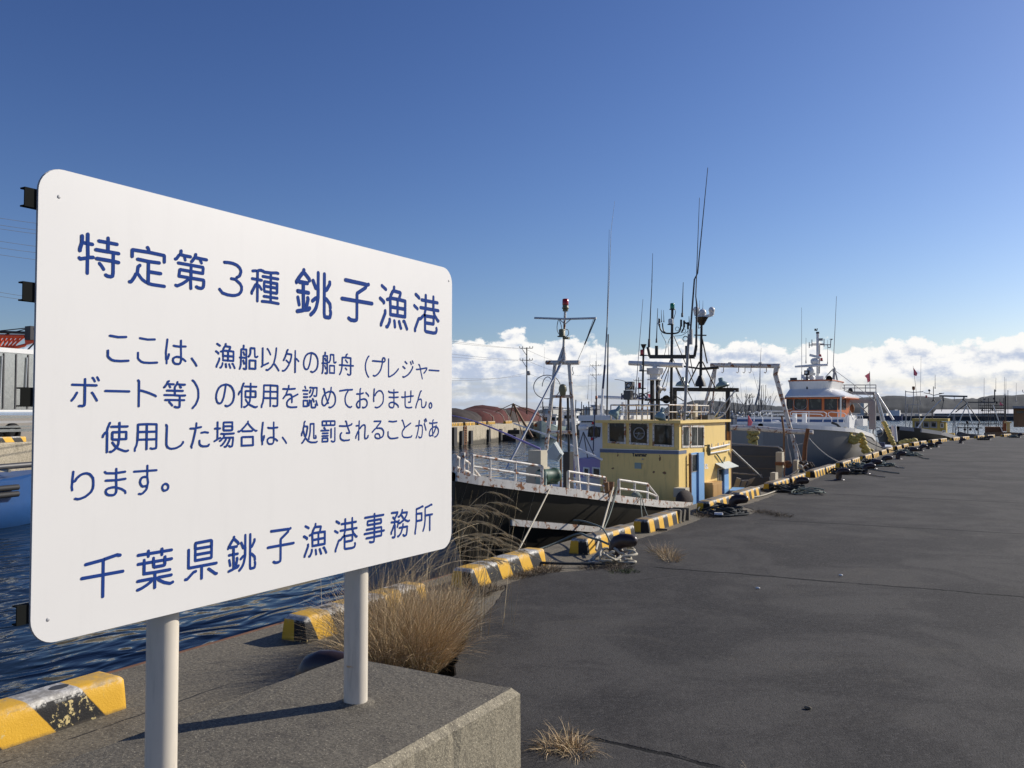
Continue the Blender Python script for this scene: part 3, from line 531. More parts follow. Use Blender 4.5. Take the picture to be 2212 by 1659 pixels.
 '場': [[57, 46, 60, 59], [57, 46, 53, 45, 44, 37, 42, 36, 40, 36], [57, 46, 68, 46], [68, 46, 67, 40, 61, 32, 52, 23, 49, 21, 46, 20], [68, 46, 85, 46], [46, 60, 60, 59], [62, 16, 68, 16, 73, 22, 82, 36, 84, 41, 85, 46], [95, 85, 95, 72, 93, 71, 57, 71, 56, 73, 56, 85], [95, 85, 95, 97, 95, 98, 94, 98, 57, 98, 56, 96, 56, 85], [95, 85, 56, 85], [85, 46, 99, 46, 99, 40, 98, 32, 96, 20, 94, 16, 86, 15, 81, 18], [30, 78, 30, 43], [30, 78, 30, 99], [30, 78, 19, 78], [30, 78, 41, 78], [102, 60, 60, 59], [30, 43, 29, 41, 18, 36], [30, 43, 42, 46]],
 '合': [[105, 69, 100, 68, 90, 73, 88, 74], [62, 94, 63, 100], [62, 94, 58, 93, 48, 84, 36, 75, 34, 72], [62, 94, 75, 83, 86, 75, 88, 74], [88, 74, 82, 68, 80, 68, 39, 68, 37, 69, 34, 72], [18, 68, 22, 67, 32, 72, 34, 72], [88, 21, 87, 47, 87, 49, 36, 49, 34, 48, 34, 22, 34, 21, 88, 21]],
 '処': [[36, 103, 32, 99, 30, 84], [106, 21, 100, 18, 81, 18, 69, 19, 55, 24, 49, 29, 43, 34, 39, 36], [20, 18, 21, 18, 26, 22, 37, 35, 39, 36], [30, 84, 29, 82, 27, 76, 26, 66], [30, 84, 48, 83, 50, 82, 50, 76, 46, 58, 42, 46, 41, 44, 39, 44], [98, 45, 100, 40, 100, 37, 99, 35, 96, 35, 90, 35, 88, 36, 87, 38, 87, 93, 86, 93, 67, 93, 66, 80, 66, 64, 63, 48, 58, 36, 59, 32], [39, 36, 39, 44], [26, 66, 23, 63, 18, 54, 18, 48], [26, 66, 29, 63, 31, 56, 35, 46, 39, 44]],
 '罰': [[60, 61, 41, 61], [56, 40, 24, 40], [74, 32, 74, 67], [71, 97, 71, 81], [71, 97, 47, 97], [71, 97, 94, 97, 95, 96, 96, 94, 95, 82, 94, 81, 71, 81], [24, 18, 25, 31, 53, 31, 55, 30, 55, 20, 54, 18, 24, 18], [47, 97, 47, 81], [47, 97, 26, 97, 24, 96, 24, 95, 24, 82, 25, 81, 47, 81], [41, 61, 40, 66, 35, 72, 33, 72], [41, 61, 18, 61], [47, 81, 71, 81], [96, 70, 96, 21, 95, 18, 94, 17, 90, 16, 82, 16, 76, 19], [56, 50, 25, 50]],
 'さ': [[72, 78, 69, 78], [72, 78, 74, 70, 82, 55, 83, 50, 82, 49, 66, 50], [72, 78, 92, 83, 95, 87], [29, 79, 48, 78, 69, 78], [61, 98, 65, 95, 68, 86, 69, 78], [40, 51, 35, 48, 34, 44, 33, 40, 33, 34, 34, 31, 35, 28, 40, 24, 45, 22, 52, 20, 62, 20, 74, 20, 81, 21, 82, 22]],
 'る': [[72, 22, 69, 31, 67, 35, 63, 38, 58, 39, 52, 39, 48, 38, 44, 34, 43, 30, 44, 26, 47, 23, 50, 21, 56, 20, 61, 19, 68, 20, 70, 20, 72, 22], [72, 22, 80, 24, 85, 27, 88, 31, 90, 36, 91, 42, 91, 46, 89, 51, 84, 57, 80, 60, 75, 61, 66, 62, 55, 61, 50, 62], [28, 46, 42, 58, 50, 62], [50, 62, 53, 67, 72, 84, 75, 90, 73, 90, 60, 90, 38, 90]],
 'と': [[51, 64, 49, 61, 40, 52, 36, 45, 35, 41, 35, 36, 37, 30, 39, 28, 44, 24, 51, 22, 68, 21, 89, 23, 91, 24, 94, 28], [51, 64, 39, 91, 37, 93, 34, 94], [51, 64, 57, 66, 86, 81]],
 'が': [[86, 81, 93, 68, 100, 53], [92, 88, 87, 97], [47, 94, 45, 80, 45, 74], [96, 102, 98, 101, 104, 92], [21, 72, 42, 73], [45, 74, 42, 73], [45, 74, 62, 74, 68, 72, 71, 66, 72, 52, 69, 34, 67, 27, 64, 23, 59, 21, 49, 21, 47, 22, 43, 26], [42, 73, 42, 66, 37, 50, 30, 32, 25, 24, 23, 21]],
 'あ': [[74, 66, 73, 58, 66, 47, 58, 37, 52, 35], [74, 66, 65, 67, 50, 64], [74, 66, 77, 66], [50, 83, 50, 64], [50, 83, 30, 84, 28, 84, 27, 86], [50, 83, 51, 84], [56, 99, 52, 96, 51, 84], [49, 61, 50, 42, 51, 36, 52, 35], [49, 61, 50, 64], [49, 61, 42, 59, 35, 54, 31, 49, 28, 44, 26, 39, 25, 32, 26, 29, 27, 27, 29, 25, 32, 25, 40, 25, 47, 28, 52, 30], [68, 20, 70, 19, 75, 20, 86, 26, 92, 32, 96, 41, 96, 50, 95, 54, 92, 58, 89, 61, 85, 64, 77, 66], [54, 24, 52, 30], [86, 86, 70, 85, 51, 84], [52, 35, 52, 30], [77, 66, 78, 73]],
 '千': [[94, 96, 87, 98, 62, 93, 60, 92], [100, 61, 60, 61], [60, 92, 60, 61], [60, 92, 52, 91, 26, 88], [60, 16, 60, 61], [60, 61, 19, 61]],
 '葉': [[67, 36, 70, 31, 84, 23, 99, 18, 106, 20], [67, 36, 60, 36], [67, 36, 69, 37, 102, 37], [60, 50, 60, 36], [60, 50, 35, 51, 33, 51, 33, 74], [60, 50, 98, 50], [56, 74, 57, 64, 58, 62, 60, 62, 84, 62, 85, 64, 85, 74], [56, 74, 56, 82], [56, 74, 33, 74], [56, 74, 85, 74], [43, 88, 43, 94], [77, 87, 77, 94], [43, 94, 43, 100], [43, 94, 18, 94], [43, 94, 77, 94], [53, 36, 51, 31, 40, 25, 28, 20, 20, 18, 18, 18], [53, 36, 51, 37, 18, 37], [53, 36, 60, 36], [60, 16, 60, 36], [85, 74, 85, 81], [85, 74, 102, 74], [77, 100, 77, 94], [33, 74, 33, 81], [33, 74, 18, 74], [102, 94, 77, 94]],
 '県': [[87, 71, 87, 59, 86, 58, 84, 58, 43, 58, 42, 59, 42, 71], [87, 71, 87, 84], [87, 71, 42, 71], [24, 84, 24, 46, 24, 45, 26, 44, 60, 44], [79, 34, 81, 33, 99, 20, 102, 20], [60, 16, 60, 44], [60, 44, 101, 44], [87, 84, 87, 96, 86, 97, 84, 98, 43, 97, 42, 96, 42, 84], [87, 84, 42, 84], [42, 71, 42, 84], [16, 20, 21, 20, 38, 33, 44, 34]],
 '事': [[18, 44, 60, 44], [26, 30, 60, 30], [20, 93, 60, 93], [60, 56, 60, 44], [60, 56, 60, 69], [60, 56, 27, 56], [60, 56, 89, 56, 91, 55, 91, 44], [40, 17, 46, 15, 55, 15, 58, 16, 59, 21, 60, 30], [60, 69, 60, 81], [60, 69, 32, 69, 31, 70, 30, 72, 31, 80, 32, 81, 60, 81], [60, 69, 88, 69, 89, 70, 90, 72, 89, 79, 88, 81, 60, 81], [60, 44, 60, 30], [60, 44, 91, 44], [102, 44, 91, 44], [60, 100, 60, 93], [100, 93, 60, 93], [60, 81, 60, 93], [91, 44, 91, 31, 90, 30, 60, 30]],
 '務': [[48, 48, 52, 61], [34, 64, 34, 57], [34, 64, 32, 65, 18, 66], [34, 64, 36, 66], [77, 19, 81, 16, 84, 15, 90, 16, 93, 17, 94, 20, 96, 27, 98, 43, 96, 44, 75, 44], [26, 81, 31, 77, 34, 76], [52, 61, 52, 65], [52, 61, 60, 59, 75, 65, 79, 67, 80, 70], [52, 80, 58, 80, 62, 84, 66, 86], [75, 44, 76, 54], [75, 44, 73, 44], [70, 91, 95, 90, 97, 90, 95, 83, 84, 70], [70, 91, 72, 100], [70, 91, 67, 90, 66, 86], [34, 57, 36, 54, 36, 22, 35, 19, 33, 17, 28, 17, 24, 18], [34, 57, 30, 54, 25, 44, 18, 35, 18, 30], [20, 96, 48, 95, 48, 92, 46, 89, 34, 76], [56, 68, 52, 65], [50, 18, 52, 17, 55, 18, 61, 22, 66, 27, 72, 38, 73, 44], [108, 62, 103, 60, 99, 61, 89, 65, 86, 67, 84, 70], [34, 76, 35, 72, 36, 66], [58, 44, 73, 44], [52, 65, 36, 66], [66, 86, 80, 70], [80, 70, 84, 70]],
 '所': [[90, 66, 90, 16], [90, 66, 67, 66], [90, 66, 102, 66], [56, 96, 52, 97, 42, 94, 25, 91, 24, 90, 24, 76], [100, 97, 97, 98, 84, 94, 68, 91, 67, 88, 67, 66], [67, 66, 67, 53, 65, 39, 62, 28, 57, 18], [24, 53, 24, 76], [24, 53, 22, 34, 18, 18, 19, 14], [24, 53, 49, 53, 50, 53, 50, 54, 50, 74, 50, 75, 48, 75, 24, 76]],
 'れ': [[39, 56, 42, 64], [39, 56, 34, 53, 22, 36, 21, 34, 20, 28], [39, 56, 40, 54, 40, 20], [106, 36, 104, 30, 97, 25, 90, 24, 86, 24, 83, 27, 82, 30, 82, 40, 85, 71, 84, 76, 80, 80, 73, 80, 67, 79, 57, 74, 48, 66, 42, 64], [42, 78, 41, 66, 42, 64], [42, 78, 22, 77], [42, 78, 43, 96]],
 'す': [[41, 21, 48, 20, 54, 22, 59, 26, 64, 30, 67, 34, 68, 40], [67, 40, 64, 41, 54, 40, 50, 42, 46, 47, 44, 53, 46, 60, 51, 65, 56, 66, 62, 66, 68, 65], [67, 40, 68, 40], [67, 40, 66, 39], [24, 82, 68, 82], [66, 39, 65, 38, 66, 39], [68, 82, 68, 65], [68, 82, 99, 82], [68, 65, 71, 50, 68, 40], [68, 96, 68, 82]]}
LAY = [('特', 0.118, 0.2524, 1.0237, 1.1465, '1a'),
 ('定', 0.2794, 0.4126, 1.0172, 1.1409, '1a'),
 ('第', 0.4407, 0.5736, 1.0248, 1.151, '1a'),
 ('3', 0.6178, 0.7233, 1.022, 1.1428, '1a'),
 ('種', 0.758, 0.8954, 1.0161, 1.1388, '1a'),
 ('銚', 0.9707, 1.173, 0.9898, 1.1715, '1b'),
 ('子', 1.221, 1.4226, 0.9926, 1.1655, '1b'),
 ('漁', 1.4591, 1.6605, 0.9857, 1.176, '1b'),
 ('港', 1.6968, 1.8984, 0.9856, 1.1676, '1b'),
 ('こ', 0.2134, 0.2887, 0.7791, 0.859, '2'),
 ('こ', 0.3134, 0.3879, 0.7784, 0.859, '2'),
 ('は', 0.4123, 0.4937, 0.7802, 0.8624, '2'),
 ('、', 0.5102, 0.5366, 0.7779, 0.8081, '2'),
 ('漁', 0.6073, 0.695, 0.7764, 0.8644, '2'),
 ('船', 0.7096, 0.7967, 0.7762, 0.8643, '2'),
 ('以', 0.8088, 0.8976, 0.7768, 0.8649, '2'),
 ('外', 0.9093, 0.9975, 0.7751, 0.863, '2'),
 ('の', 1.0163, 1.0997, 0.7791, 0.8589, '2'),
 ('船', 1.1162, 1.2006, 0.7771, 0.8651, '2'),
 ('舟', 1.2144, 1.3033, 0.7756, 0.8655, '2'),
 ('（', 1.3703, 1.3997, 0.772, 0.8652, '2'),
 ('プ', 1.4162, 1.5057, 0.7777, 0.8635, '2'),
 ('レ', 1.5217, 1.5963, 0.7787, 0.8605, '2'),
 ('ジ', 1.6203, 1.7022, 0.7801, 0.8614, '2'),
 ('ャ', 1.719, 1.8048, 0.7779, 0.8473, '2'),
 ('ー', 1.8151, 1.8997, 0.819, 0.8283, '2'),
 ('ボ', 0.1039, 0.1932, 0.6452, 0.7352, '3'),
 ('ー', 0.2073, 0.2926, 0.6894, 0.6994, '3'),
 ('ト', 0.3156, 0.3851, 0.6454, 0.731, '3'),
 ('等', 0.4068, 0.4938, 0.6428, 0.732, '3'),
 ('）', 0.5146, 0.5455, 0.6407, 0.7373, '3'),
 ('の', 0.6101, 0.6933, 0.6477, 0.7282, '3'),
 ('使', 0.7059, 0.7961, 0.6448, 0.7342, '3'),
 ('用', 0.8105, 0.8932, 0.6452, 0.7307, '3'),
 ('を', 0.9129, 0.9942, 0.6456, 0.7317, '3'),
 ('認', 1.014, 1.0995, 0.6449, 0.7307, '3'),
 ('め', 1.1165, 1.199, 0.6452, 0.7307, '3'),
 ('て', 1.2169, 1.2983, 0.6468, 0.7252, '3'),
 ('お', 1.3171, 1.3989, 0.646, 0.7305, '3'),
 ('り', 1.424, 1.495, 0.6463, 0.731, '3'),
 ('ま', 1.5227, 1.5972, 0.6467, 0.7312, '3'),
 ('せ', 1.6139, 1.7046, 0.6471, 0.7281, '3'),
 ('ん', 1.716, 1.7999, 0.6475, 0.7299, '3'),
 ('。', 1.816, 1.8441, 0.6465, 0.6778, '3'),
 ('使', 0.2014, 0.2914, 0.5111, 0.6032, '4'),
 ('用', 0.3072, 0.3895, 0.511, 0.5983, '4'),
 ('し', 0.4165, 0.4879, 0.5123, 0.595, '4'),
 ('た', 0.5086, 0.5899, 0.513, 0.5989, '4'),
 ('場', 0.606, 0.6942, 0.5111, 0.6014, '4'),
 ('合', 0.7064, 0.7964, 0.513, 0.6026, '4'),
 ('は', 0.8121, 0.8943, 0.5142, 0.5982, '4'),
 ('、', 0.9123, 0.9384, 0.5152, 0.5435, '4'),
 ('処', 1.0091, 1.0981, 0.5134, 0.6003, '4'),
 ('罰', 1.1133, 1.1974, 0.5129, 0.6003, '4'),
 ('さ', 1.217, 1.2964, 0.5159, 0.5996, '4'),
 ('れ', 1.3139, 1.3974, 0.516, 0.5988, '4'),
 ('る', 1.4164, 1.4981, 0.5178, 0.5972, '4'),
 ('こ', 1.5202, 1.5945, 0.5159, 0.5965, '4'),
 ('と', 1.6162, 1.694, 0.5169, 0.6002, '4'),
 ('が', 1.7168, 1.8038, 0.5141, 0.6055, '4'),
 ('あ', 1.8181, 1.8969, 0.5148, 0.5998, '4'),
 ('り', 0.1086, 0.1811, 0.3819, 0.4669, '5'),
 ('ま', 0.2099, 0.285, 0.3843, 0.4677, '5'),
 ('す', 0.3058, 0.3912, 0.3797, 0.4714, '5'),
 ('。', 0.4058, 0.4349, 0.3837, 0.412, '5'),
 ('千', 0.142, 0.2818, 0.0929, 0.2167, '6'),
 ('葉', 0.3225, 0.4573, 0.0885, 0.2129, '6'),
 ('県', 0.4947, 0.629, 0.0873, 0.2153, '6'),
 ('銚', 0.6664, 0.7965, 0.086, 0.2138, '6'),
 ('子', 0.8451, 0.9803, 0.0885, 0.2129, '6'),
 ('漁', 1.0238, 1.1548, 0.0865, 0.2134, '6'),
 ('港', 1.1925, 1.3316, 0.0851, 0.2135, '6'),
 ('事', 1.3696, 1.5047, 0.0919, 0.2161, '6'),
 ('務', 1.5442, 1.6795, 0.0908, 0.214, '6'),
 ('所', 1.7117, 1.8508, 0.0908, 0.2177, '6')]
PRIM = [0]
def stroke(mb, pts, r, x):
    """flat round-ended line of paint, a hair proud of the panel"""
    n = len(pts)
    if n == 1: pts = pts*2
    Lf = []; Rt = []
    def nrm(a, b):
        d_ = Vector((b[0]-a[0], b[1]-a[1])); 
        if d_.length < 1e-7: d_ = Vector((1, 0))
        d_.normalize(); return Vector((-d_.y, d_.x))
    for i in range(len(pts)-1):                       # each segment a quad, each vertex a disc: rounded joints and ends
        nn = nrm(pts[i], pts[i+1])*r; a_, b_ = Vector(pts[i]), Vector(pts[i+1])
        q_ = [a_+nn, b_+nn, b_-nn, a_-nn]; PRIM[0] += 1; xx = x+.000018*(PRIM[0] % 60); mb.add([(xx, p.x, p.y) for p in q_], [(0, 1, 2, 3)])
    for p in pts:
        PRIM[0] += 1; xx = x+.000018*(PRIM[0] % 60)
        mb.add([(xx, p[0]+r*cos(2*pi*k/10), p[1]+r*sin(2*pi*k/10)) for k in range(10)], [tuple(range(10))])
lt = {}
RAD = {'1a': .0054, '1b': .0080, '2': .0036, '3': .0036, '4': .0036, '5': .0036, '6': .0050}
NAMES = {'1a': 'heading_lettering', '1b': 'heading_lettering', '2': 'body_lettering', '3': 'body_lettering', '4': 'body_lettering', '5': 'body_lettering', '6': 'office_lettering'}
for ch, y0, y1, z0, z1, ln in LAY:
    S_ = [[(s[i], s[i+1]) for i in range(0, len(s), 2)] for s in GLY[ch]]
    xs = [p[0] for s in S_ for p in s]; zs = [p[1] for s in S_ for p in s]; r = RAD[ln]
    xa, xb, za, zb = min(xs), max(xs), min(zs), max(zs)
    mp = lambda p: (1.35+y0+r+(p[0]-xa)/max(1, xb-xa)*max(0, y1-y0-2*r), .92+z0+r+(p[1]-za)/max(1, zb-za)*max(0, z1-z0-2*r))
    mb = lt.setdefault(NAMES[ln], MB())
    for s in S_: stroke(mb, [mp(p) for p in s], r, SX+.0006)
for nme, mb in lt.items(): mb.build(nme, M['letter'], sg, fix=False)
for Y in (1.83, 2.77):
    m_ = MB(); zt = 2.16
    m_.tube([(-2.36, Y, .348), (-2.36, Y, zt)], .049, 20)
    p = m_.build('post', M['post'], sg)
    m_ = MB(); m_.lathe([(.085, .3495), (.07, .354), (.055, .358), (.05, .362)], (-2.365, Y, 0), n=20); m_.build('mortar_collar', M['block'], sg)
for z in [T(70, v, -2.30).z for v in (430, 632, 858, 1322)]:                     # C-channels behind the panel, their ends stick out past its edge
    m_ = MB(); x0, x1 = -2.308, -2.286
    y0, y1 = 1.318, 3.33
    m_.bb(x1-.004, x1, y0, y1, z-.026, z+.026); m_.bb(x0, x1-.0045, y0, y1, z+.022, z+.026); m_.bb(x0, x1-.0045, y0, y1, z-.026, z-.022)
    m_.build('channel_rail', M['channel'], sg)
for y, z in ((1.40, .985), (3.325, 2.17), (1.41, 2.15)):
    m_ = MB(); m_.lathe([(.0001, .0016), (.004, .0014), (.0055, .0004), (.0055, 0)], (SX, y, z), (1, 0, 0), 10); m_.build('bolt_head', M['sign_edge'], sg)
blk = MB()
poly = [(-2.86, .55), (-1.875, .55), (-1.875, 3.285), (-2.86, 3.285)]
c_ = .028
NB = 64
def rect(x0, x1, y0, y1, z, jit=0, seed=0):
    r_ = random.Random(seed); P = []
    for (xa, ya), (xb, yb_) in zip(((x0, y0), (x1, y0), (x1, y1), (x0, y1)), ((x1, y0), (x1, y1), (x0, y1), (x0, y0))):
        for i in range(NB):
            chip = r_.random() < .06
            P.append(Vector((xa+(xb-xa)*i/NB+r_.uniform(-jit, jit)-(.006*(xa > -2.3) if chip and jit else 0), ya+(yb_-ya)*i/NB+r_.uniform(-jit, jit), z+r_.uniform(-jit, jit)*.6)))
    return P
blk.loft([rect(-2.865, -1.870, .55, 3.29, -.05), rect(-2.865, -1.870, .55, 3.29, .35-c_, .003, 1), rect(-2.865+c_, -1.87-c_, .55+c_, 3.29-c_, .35, .003, 2)], closed=True, sm=False)
blk.add(rect(-2.865+c_, -1.87-c_, .55+c_, 3.29-c_, .35, .003, 2), [tuple(range(4*NB))])
blk.m = [1]*(8*NB)+[0]
o = blk.build('concrete_block', [M['block'], M['blockside']], org=(-2.37, 1.9, 0)); tag(o, 'weathered concrete foundation block that the white notice board stands on', 'block')
# ------------------------------------------------------------------ kerb blocks along the quay edge
def kerb_mb(L):
    mb = MB(); rings = []
    prof = [(-.122, -.02), (-.12, .0), (-.104, .10), (-.094, .155), (-.085, .168), (-.068, .173), (.068, .173), (.085, .168), (.094, .155), (.104, .10), (.12, 0), (.122, -.02)]
    def ring(y, s, zt): return [Vector((x*s, y, min(z, zt))) for x, z in prof]
    for y, s, zt in ((-.0, .97, .145), (.008, .985, .158), (.022, 1, .168), (.045, 1, .2), (L-.045, 1, .2), (L-.022, 1, .168), (L-.008, .985, .158), (L, .97, .145)): rings.append(ring(y-.012*(y == 0), s, zt))
    mb.loft(rings); n = len(prof)
    mb.add(rings[0], [tuple(range(n))[::-1]]); mb.add(rings[-1], [tuple(range(n))])
    for fy in (.22, .78):                            # flat dark discs on top, painted as the shade inside lifting holes
        mb.add([Vector((.035*cos(2*pi*k/12), L*fy+.05*sin(2*pi*k/12), .1745)) for k in range(12)], [tuple(range(12))], 1)
    return mb
KL = ['flaking yellow and black kerb block nearest the camera, left of the front sign post',
      'yellow and black kerb block behind the rear sign post, partly hidden by dry grass',
      'yellow and black kerb block just past the big dry grass clump, slanting stripes',
      'yellow and black kerb block with a grey rope draped over its near end',
      'yellow and black kerb block with two concrete slabs leaning on its far end',
      'yellow and black kerb block in front of the light blue cabin doors',
      'chipped yellow and black kerb block with a broken top, just past the blue doors',
      'yellow and black kerb block with a short beige timber post behind it',
      'yellow and black kerb block under the loose rope knot of the work boat',
      'yellow and black kerb block nearest to the foot of the rusty bent post',
      'yellow and black kerb block just before the tall free standing bollard',
      'yellow and black kerb block under the mooring line of the white boat',
      'yellow and black kerb block below the white boat bow',
      'yellow and black kerb block in the shade of the yellow float string']
KY = [1.55, 4.33, 6.38, 8.52, 10.45, 13.05, 14.78, 17.22, 18.85, 21.25, 22.75, 25.3, 27.0, 29.6, 31.4, 33.6, 35.6, 38.5, 40.6, 43.5, 45.4, 48.2, 50.2, 53, 55, 58, 60, 63]
k_long = kerb_mb(1.36).build('kerb_block', [M['kerb'], M['shade']], org=(0, 0, 0))
me_long = k_long.data
def variant(matk):
    me = me_long.copy(); me.materials[0] = M[matk]; return me
meA, meB = variant('kerb_chip'), variant('kerb_slant')
for i, y in enumerate(KY):
    o = k_long if i == 0 else k_long.copy()
    if i: COL.objects.link(o)
    o.data = meA if i == 0 else (meB if i < 3 else me_long)
    yb = y+.65; slope = (ex(yb+.5)-ex(yb-.5))
    xx = ex(yb)+.53
    o.location = (xx-slope*.65+(.04 if i == 3 else 0) - (.07 if 0 < i < 3 else 0), y, 0); o.rotation_euler = (0, 0, -atan(slope))
    tag(o, KL[i] if i < len(KL) else 'small far kerb block in yellow and black among the rope heaps along the curving quay', 'kerb block', 'yellow and black kerb blocks along the quay edge')
# opposite quay kerbs
for j, (u, lb) in enumerate([(1003, 0), (1013, 0), (1031, 0), (1038, 0), (1050, 0), (1058, 0), (985, 0), (970, 0), (1090, 0), (1096, 0), (1245, 0), (1252, 0), (1259, 0)]):
    res = opp(u, .5)
    if not res: continue
    p, dv, inn = res; o = k_long.copy(); COL.objects.link(o); o.data = me_long; o.location = p; o.rotation_euler = (0, 0, -atan2(dv.x, dv.y)); o.scale = (1.6, 1.5, 2.4)
    o.name = 'kerb_block'; tag(o, 'pale yellow kerb block on the opposite harbour wall', 'kerb block', 'kerb blocks on the opposite harbour wall')
p, dv, inn = opp(18, .5); o = k_long.copy(); COL.objects.link(o); o.data = meB; o.location = p-dv*2.6; o.rotation_euler = (0, 0, -atan2(dv.x, dv.y)); o.scale = (1.6, 2.6, 1.7)
tag(o, 'long yellow and black kerb block in front of the steel trailer, left edge', 'kerb block', 'kerb blocks on the opposite harbour wall')
# ------------------------------------------------------------------ bollards
def bollard_mb():
    mb = MB(); pts = []; rs = []
    for x, z, r in ((0, -.02, .088), (0, .05, .080), (0, .11, .078), (.008, .155, .080), (.03, .185, .080), (.08, .205, .077), (.14, .212, .072), (.20, .212, .066), (.24, .209, .055), (.262, .206, .036), (.27, .204, .008)):
        pts.append((x, 0, z)); rs.append(r)
    mb.tube(pts, rs, 16); mb.lathe([(.14, 0), (.14, .018), (.10, .026), (.07, .04)], (0, 0, 0), n=16)
    return mb
b0 = bollard_mb().build('mooring_bollard', M['bollard'], org=(0, 0, 0))
pb = G(668, 1393, .33)
BL = [(pb.x, pb.y, .25, 'dark curved bollard half hidden behind the concrete block and rear sign post', 1.1),
      (-3.62, 8.38, .05, 'dark brown curved bollard wrapped in pale grey rope beside the draped kerb block', 1.0),
      (-3.76, 13.28, .05, 'dark curved bollard above a black rope heap in front of the blue doors', 1.0),
      (-3.68, 17.5, .05, 'dark curved bollard with grey rope tail lying on the asphalt', 1.0),
      (-3.42, 20.75, .0, 'bare dark curved bollard standing upright without any rope', 1.0)]
for i, (x, y, rz, lb, sc) in enumerate(BL):
    o = b0 if i == 0 else b0.copy()
    if i: COL.objects.link(o)
    o.location = (x, y, 0); o.rotation_euler = (0, 0, rz); o.scale = (sc*.9, sc*.9, sc); tag(o, lb, 'bollard', 'curved iron mooring bollards on the quay')
FB = [(-3.2, 23.2), (-3.3, 25.3), (-3.3, 27.7), (-3.25, 31), (-3.2, 34.5), (-3.15, 38), (-3.05, 40.3), (-2.9, 42.6), (-2.2, 48.5), (-1.1, 55), (.4, 61)]
for i, (x, y) in enumerate(FB):
    o = b0.copy(); COL.objects.link(o); o.location = (x, y, 0); o.scale = (.95, .95, .95)
    tag(o, 'far curved bollard whose bright tip shows beside a dark rope heap', 'bollard', 'far bollards buried in rope heaps')
# ------------------------------------------------------------------ rope heaps
THIN[0] = .55
def coil_mb(seed, R=.35, turns=7, r=.022, h=.12, sq=1.):
    rn = random.Random(seed); mb = MB()
    for k in range(turns):
        pts = []; R0 = R*rn.uniform(.45, 1.05); cx = rn.uniform(-.12, .12); cy = rn.uniform(-.2, .2); n = 22; z0 = r+h*k/turns; a0 = rn.uniform(0, 6.28); el = rn.uniform(.6, 1.2); tw = rn.uniform(1.5, 2.1)
        for i in range(n+1):
            an = a0+tw*pi*i/n; rr = R0*(1+.18*sin(3*an+k)+.05*rn.uniform(-1, 1))
            pts.append((cx+rr*cos(an)*sq, cy+rr*sin(an)*el, max(r*.8, z0+.03*sin(an*2+k)+rn.uniform(-.008, .008)-.05*(rr/R)**2*h/.12)))
        mb.tube(pts, r, 6)
    return mb
def heap(name, x, y, label, seed, m, **kw):
    mb = coil_mb(seed, **kw); o = mb.build(name, M[m], org=(0, 0, 0)); o.location = (x, y, .004); return tag(o, label, 'rope', 'rope heaps around the bollards')
heap('rope_heap', -3.62, 8.22, 'pale grey rope coiled tightly around the second bollard', 1, 'rope', R=.17, turns=8, r=.026, h=.13)
heap('rope_heap', -3.86, 13.05, 'black rope heap in front of the third bollard', 2, 'ropedark', R=.28, turns=12, r=.028, h=.09)
heap('rope_heap', -3.86, 17.35, 'dark rope heap under the fourth bollard', 3, 'ropedark', R=.34, turns=16, r=.030, h=.11)
heap('rope_heap', -3.35, 17.0, 'loose pale grey rope loops beside the fourth bollard', 4, 'ropegreen', R=.30, turns=6, r=.024, h=.09)
heap('rope_heap', -3.6, 23.0, 'dark rope heap past the bare upright bollard', 5, 'ropedark', R=.34, turns=14, r=.035, h=.14)
for i, (x, y) in enumerate(FB[1:]):
    big = .85
    if i in (2, 5, 7): continue
    o = heap('rope_heap', x-.28, y-.1, 'dark rope heap around a far bollard near the curving quay edge', 20+i, 'ropedark' if i % 3 else 'ropegreen', R=.30*big, turns=10, r=.040, h=.15)
    if i in (1, 3): heap('rope_heap', x+.1, y-1.0, 'grey green rope coil lying between the far bollards', 40+i, 'ropegreen', R=.3, turns=7, r=.04, h=.1)
def rope(name, pts, r, m, label, n=7):
    mb = MB(); mb.tube(pts, r, n); return tag(mb.build(name, M[m], org=pts[0]), label, 'rope')
def bez(*P, n=14):
    P = [Vector(p) for p in P]; out = []
    for i in range(n+1):
        Q = P[:]; t_ = i/n
        while len(Q) > 1: Q = [a_.lerp(b_, t_) for a_, b_ in zip(Q, Q[1:])]
        out.append(Q[0])
    return out
rope('draped_rope', bez((-3.66, 8.3, .17), (-3.85, 8.2, .30), (-4.02, 8.45, .10), (-4.08, 8.60, .30), (-4.2, 8.75, .24), (-4.3, 8.8, .16), (-4.5, 8.6, .02), (-4.6, 8.1, .02)), .022, 'ropegreen', 'grey rope draped from the second bollard over the kerb block')
rope('draped_rope', bez((-3.62, 8.34, .15), (-3.8, 8.5, .22), (-4.0, 9.0, .28), (-4.15, 9.2, .22), (-4.3, 9.3, .2), (-4.45, 9.5, .25), (-4.75, 9.7, .2)), .018, 'ropegreen', 'thin grey rope from the second bollard across the kerb top towards the hull')
rope('frayed_rope', bez((-3.55, 7.95, .03), (-3.8, 7.7, .05), (-4.0, 7.65, .03), (-4.25, 7.55, .05), (-4.4, 7.7, .03)), .026, 'ropedark', 'dark frayed rope end lying on the apron before the second bollard')
rope('long_rope', bez((-3.95, 17.2, .03), (-4.0, 16.5, .02), (-3.9, 16.0, .03), (-4.05, 15.6, .02)), .025, 'rope', 'straight pale rope on the apron running back from the fourth bollard')
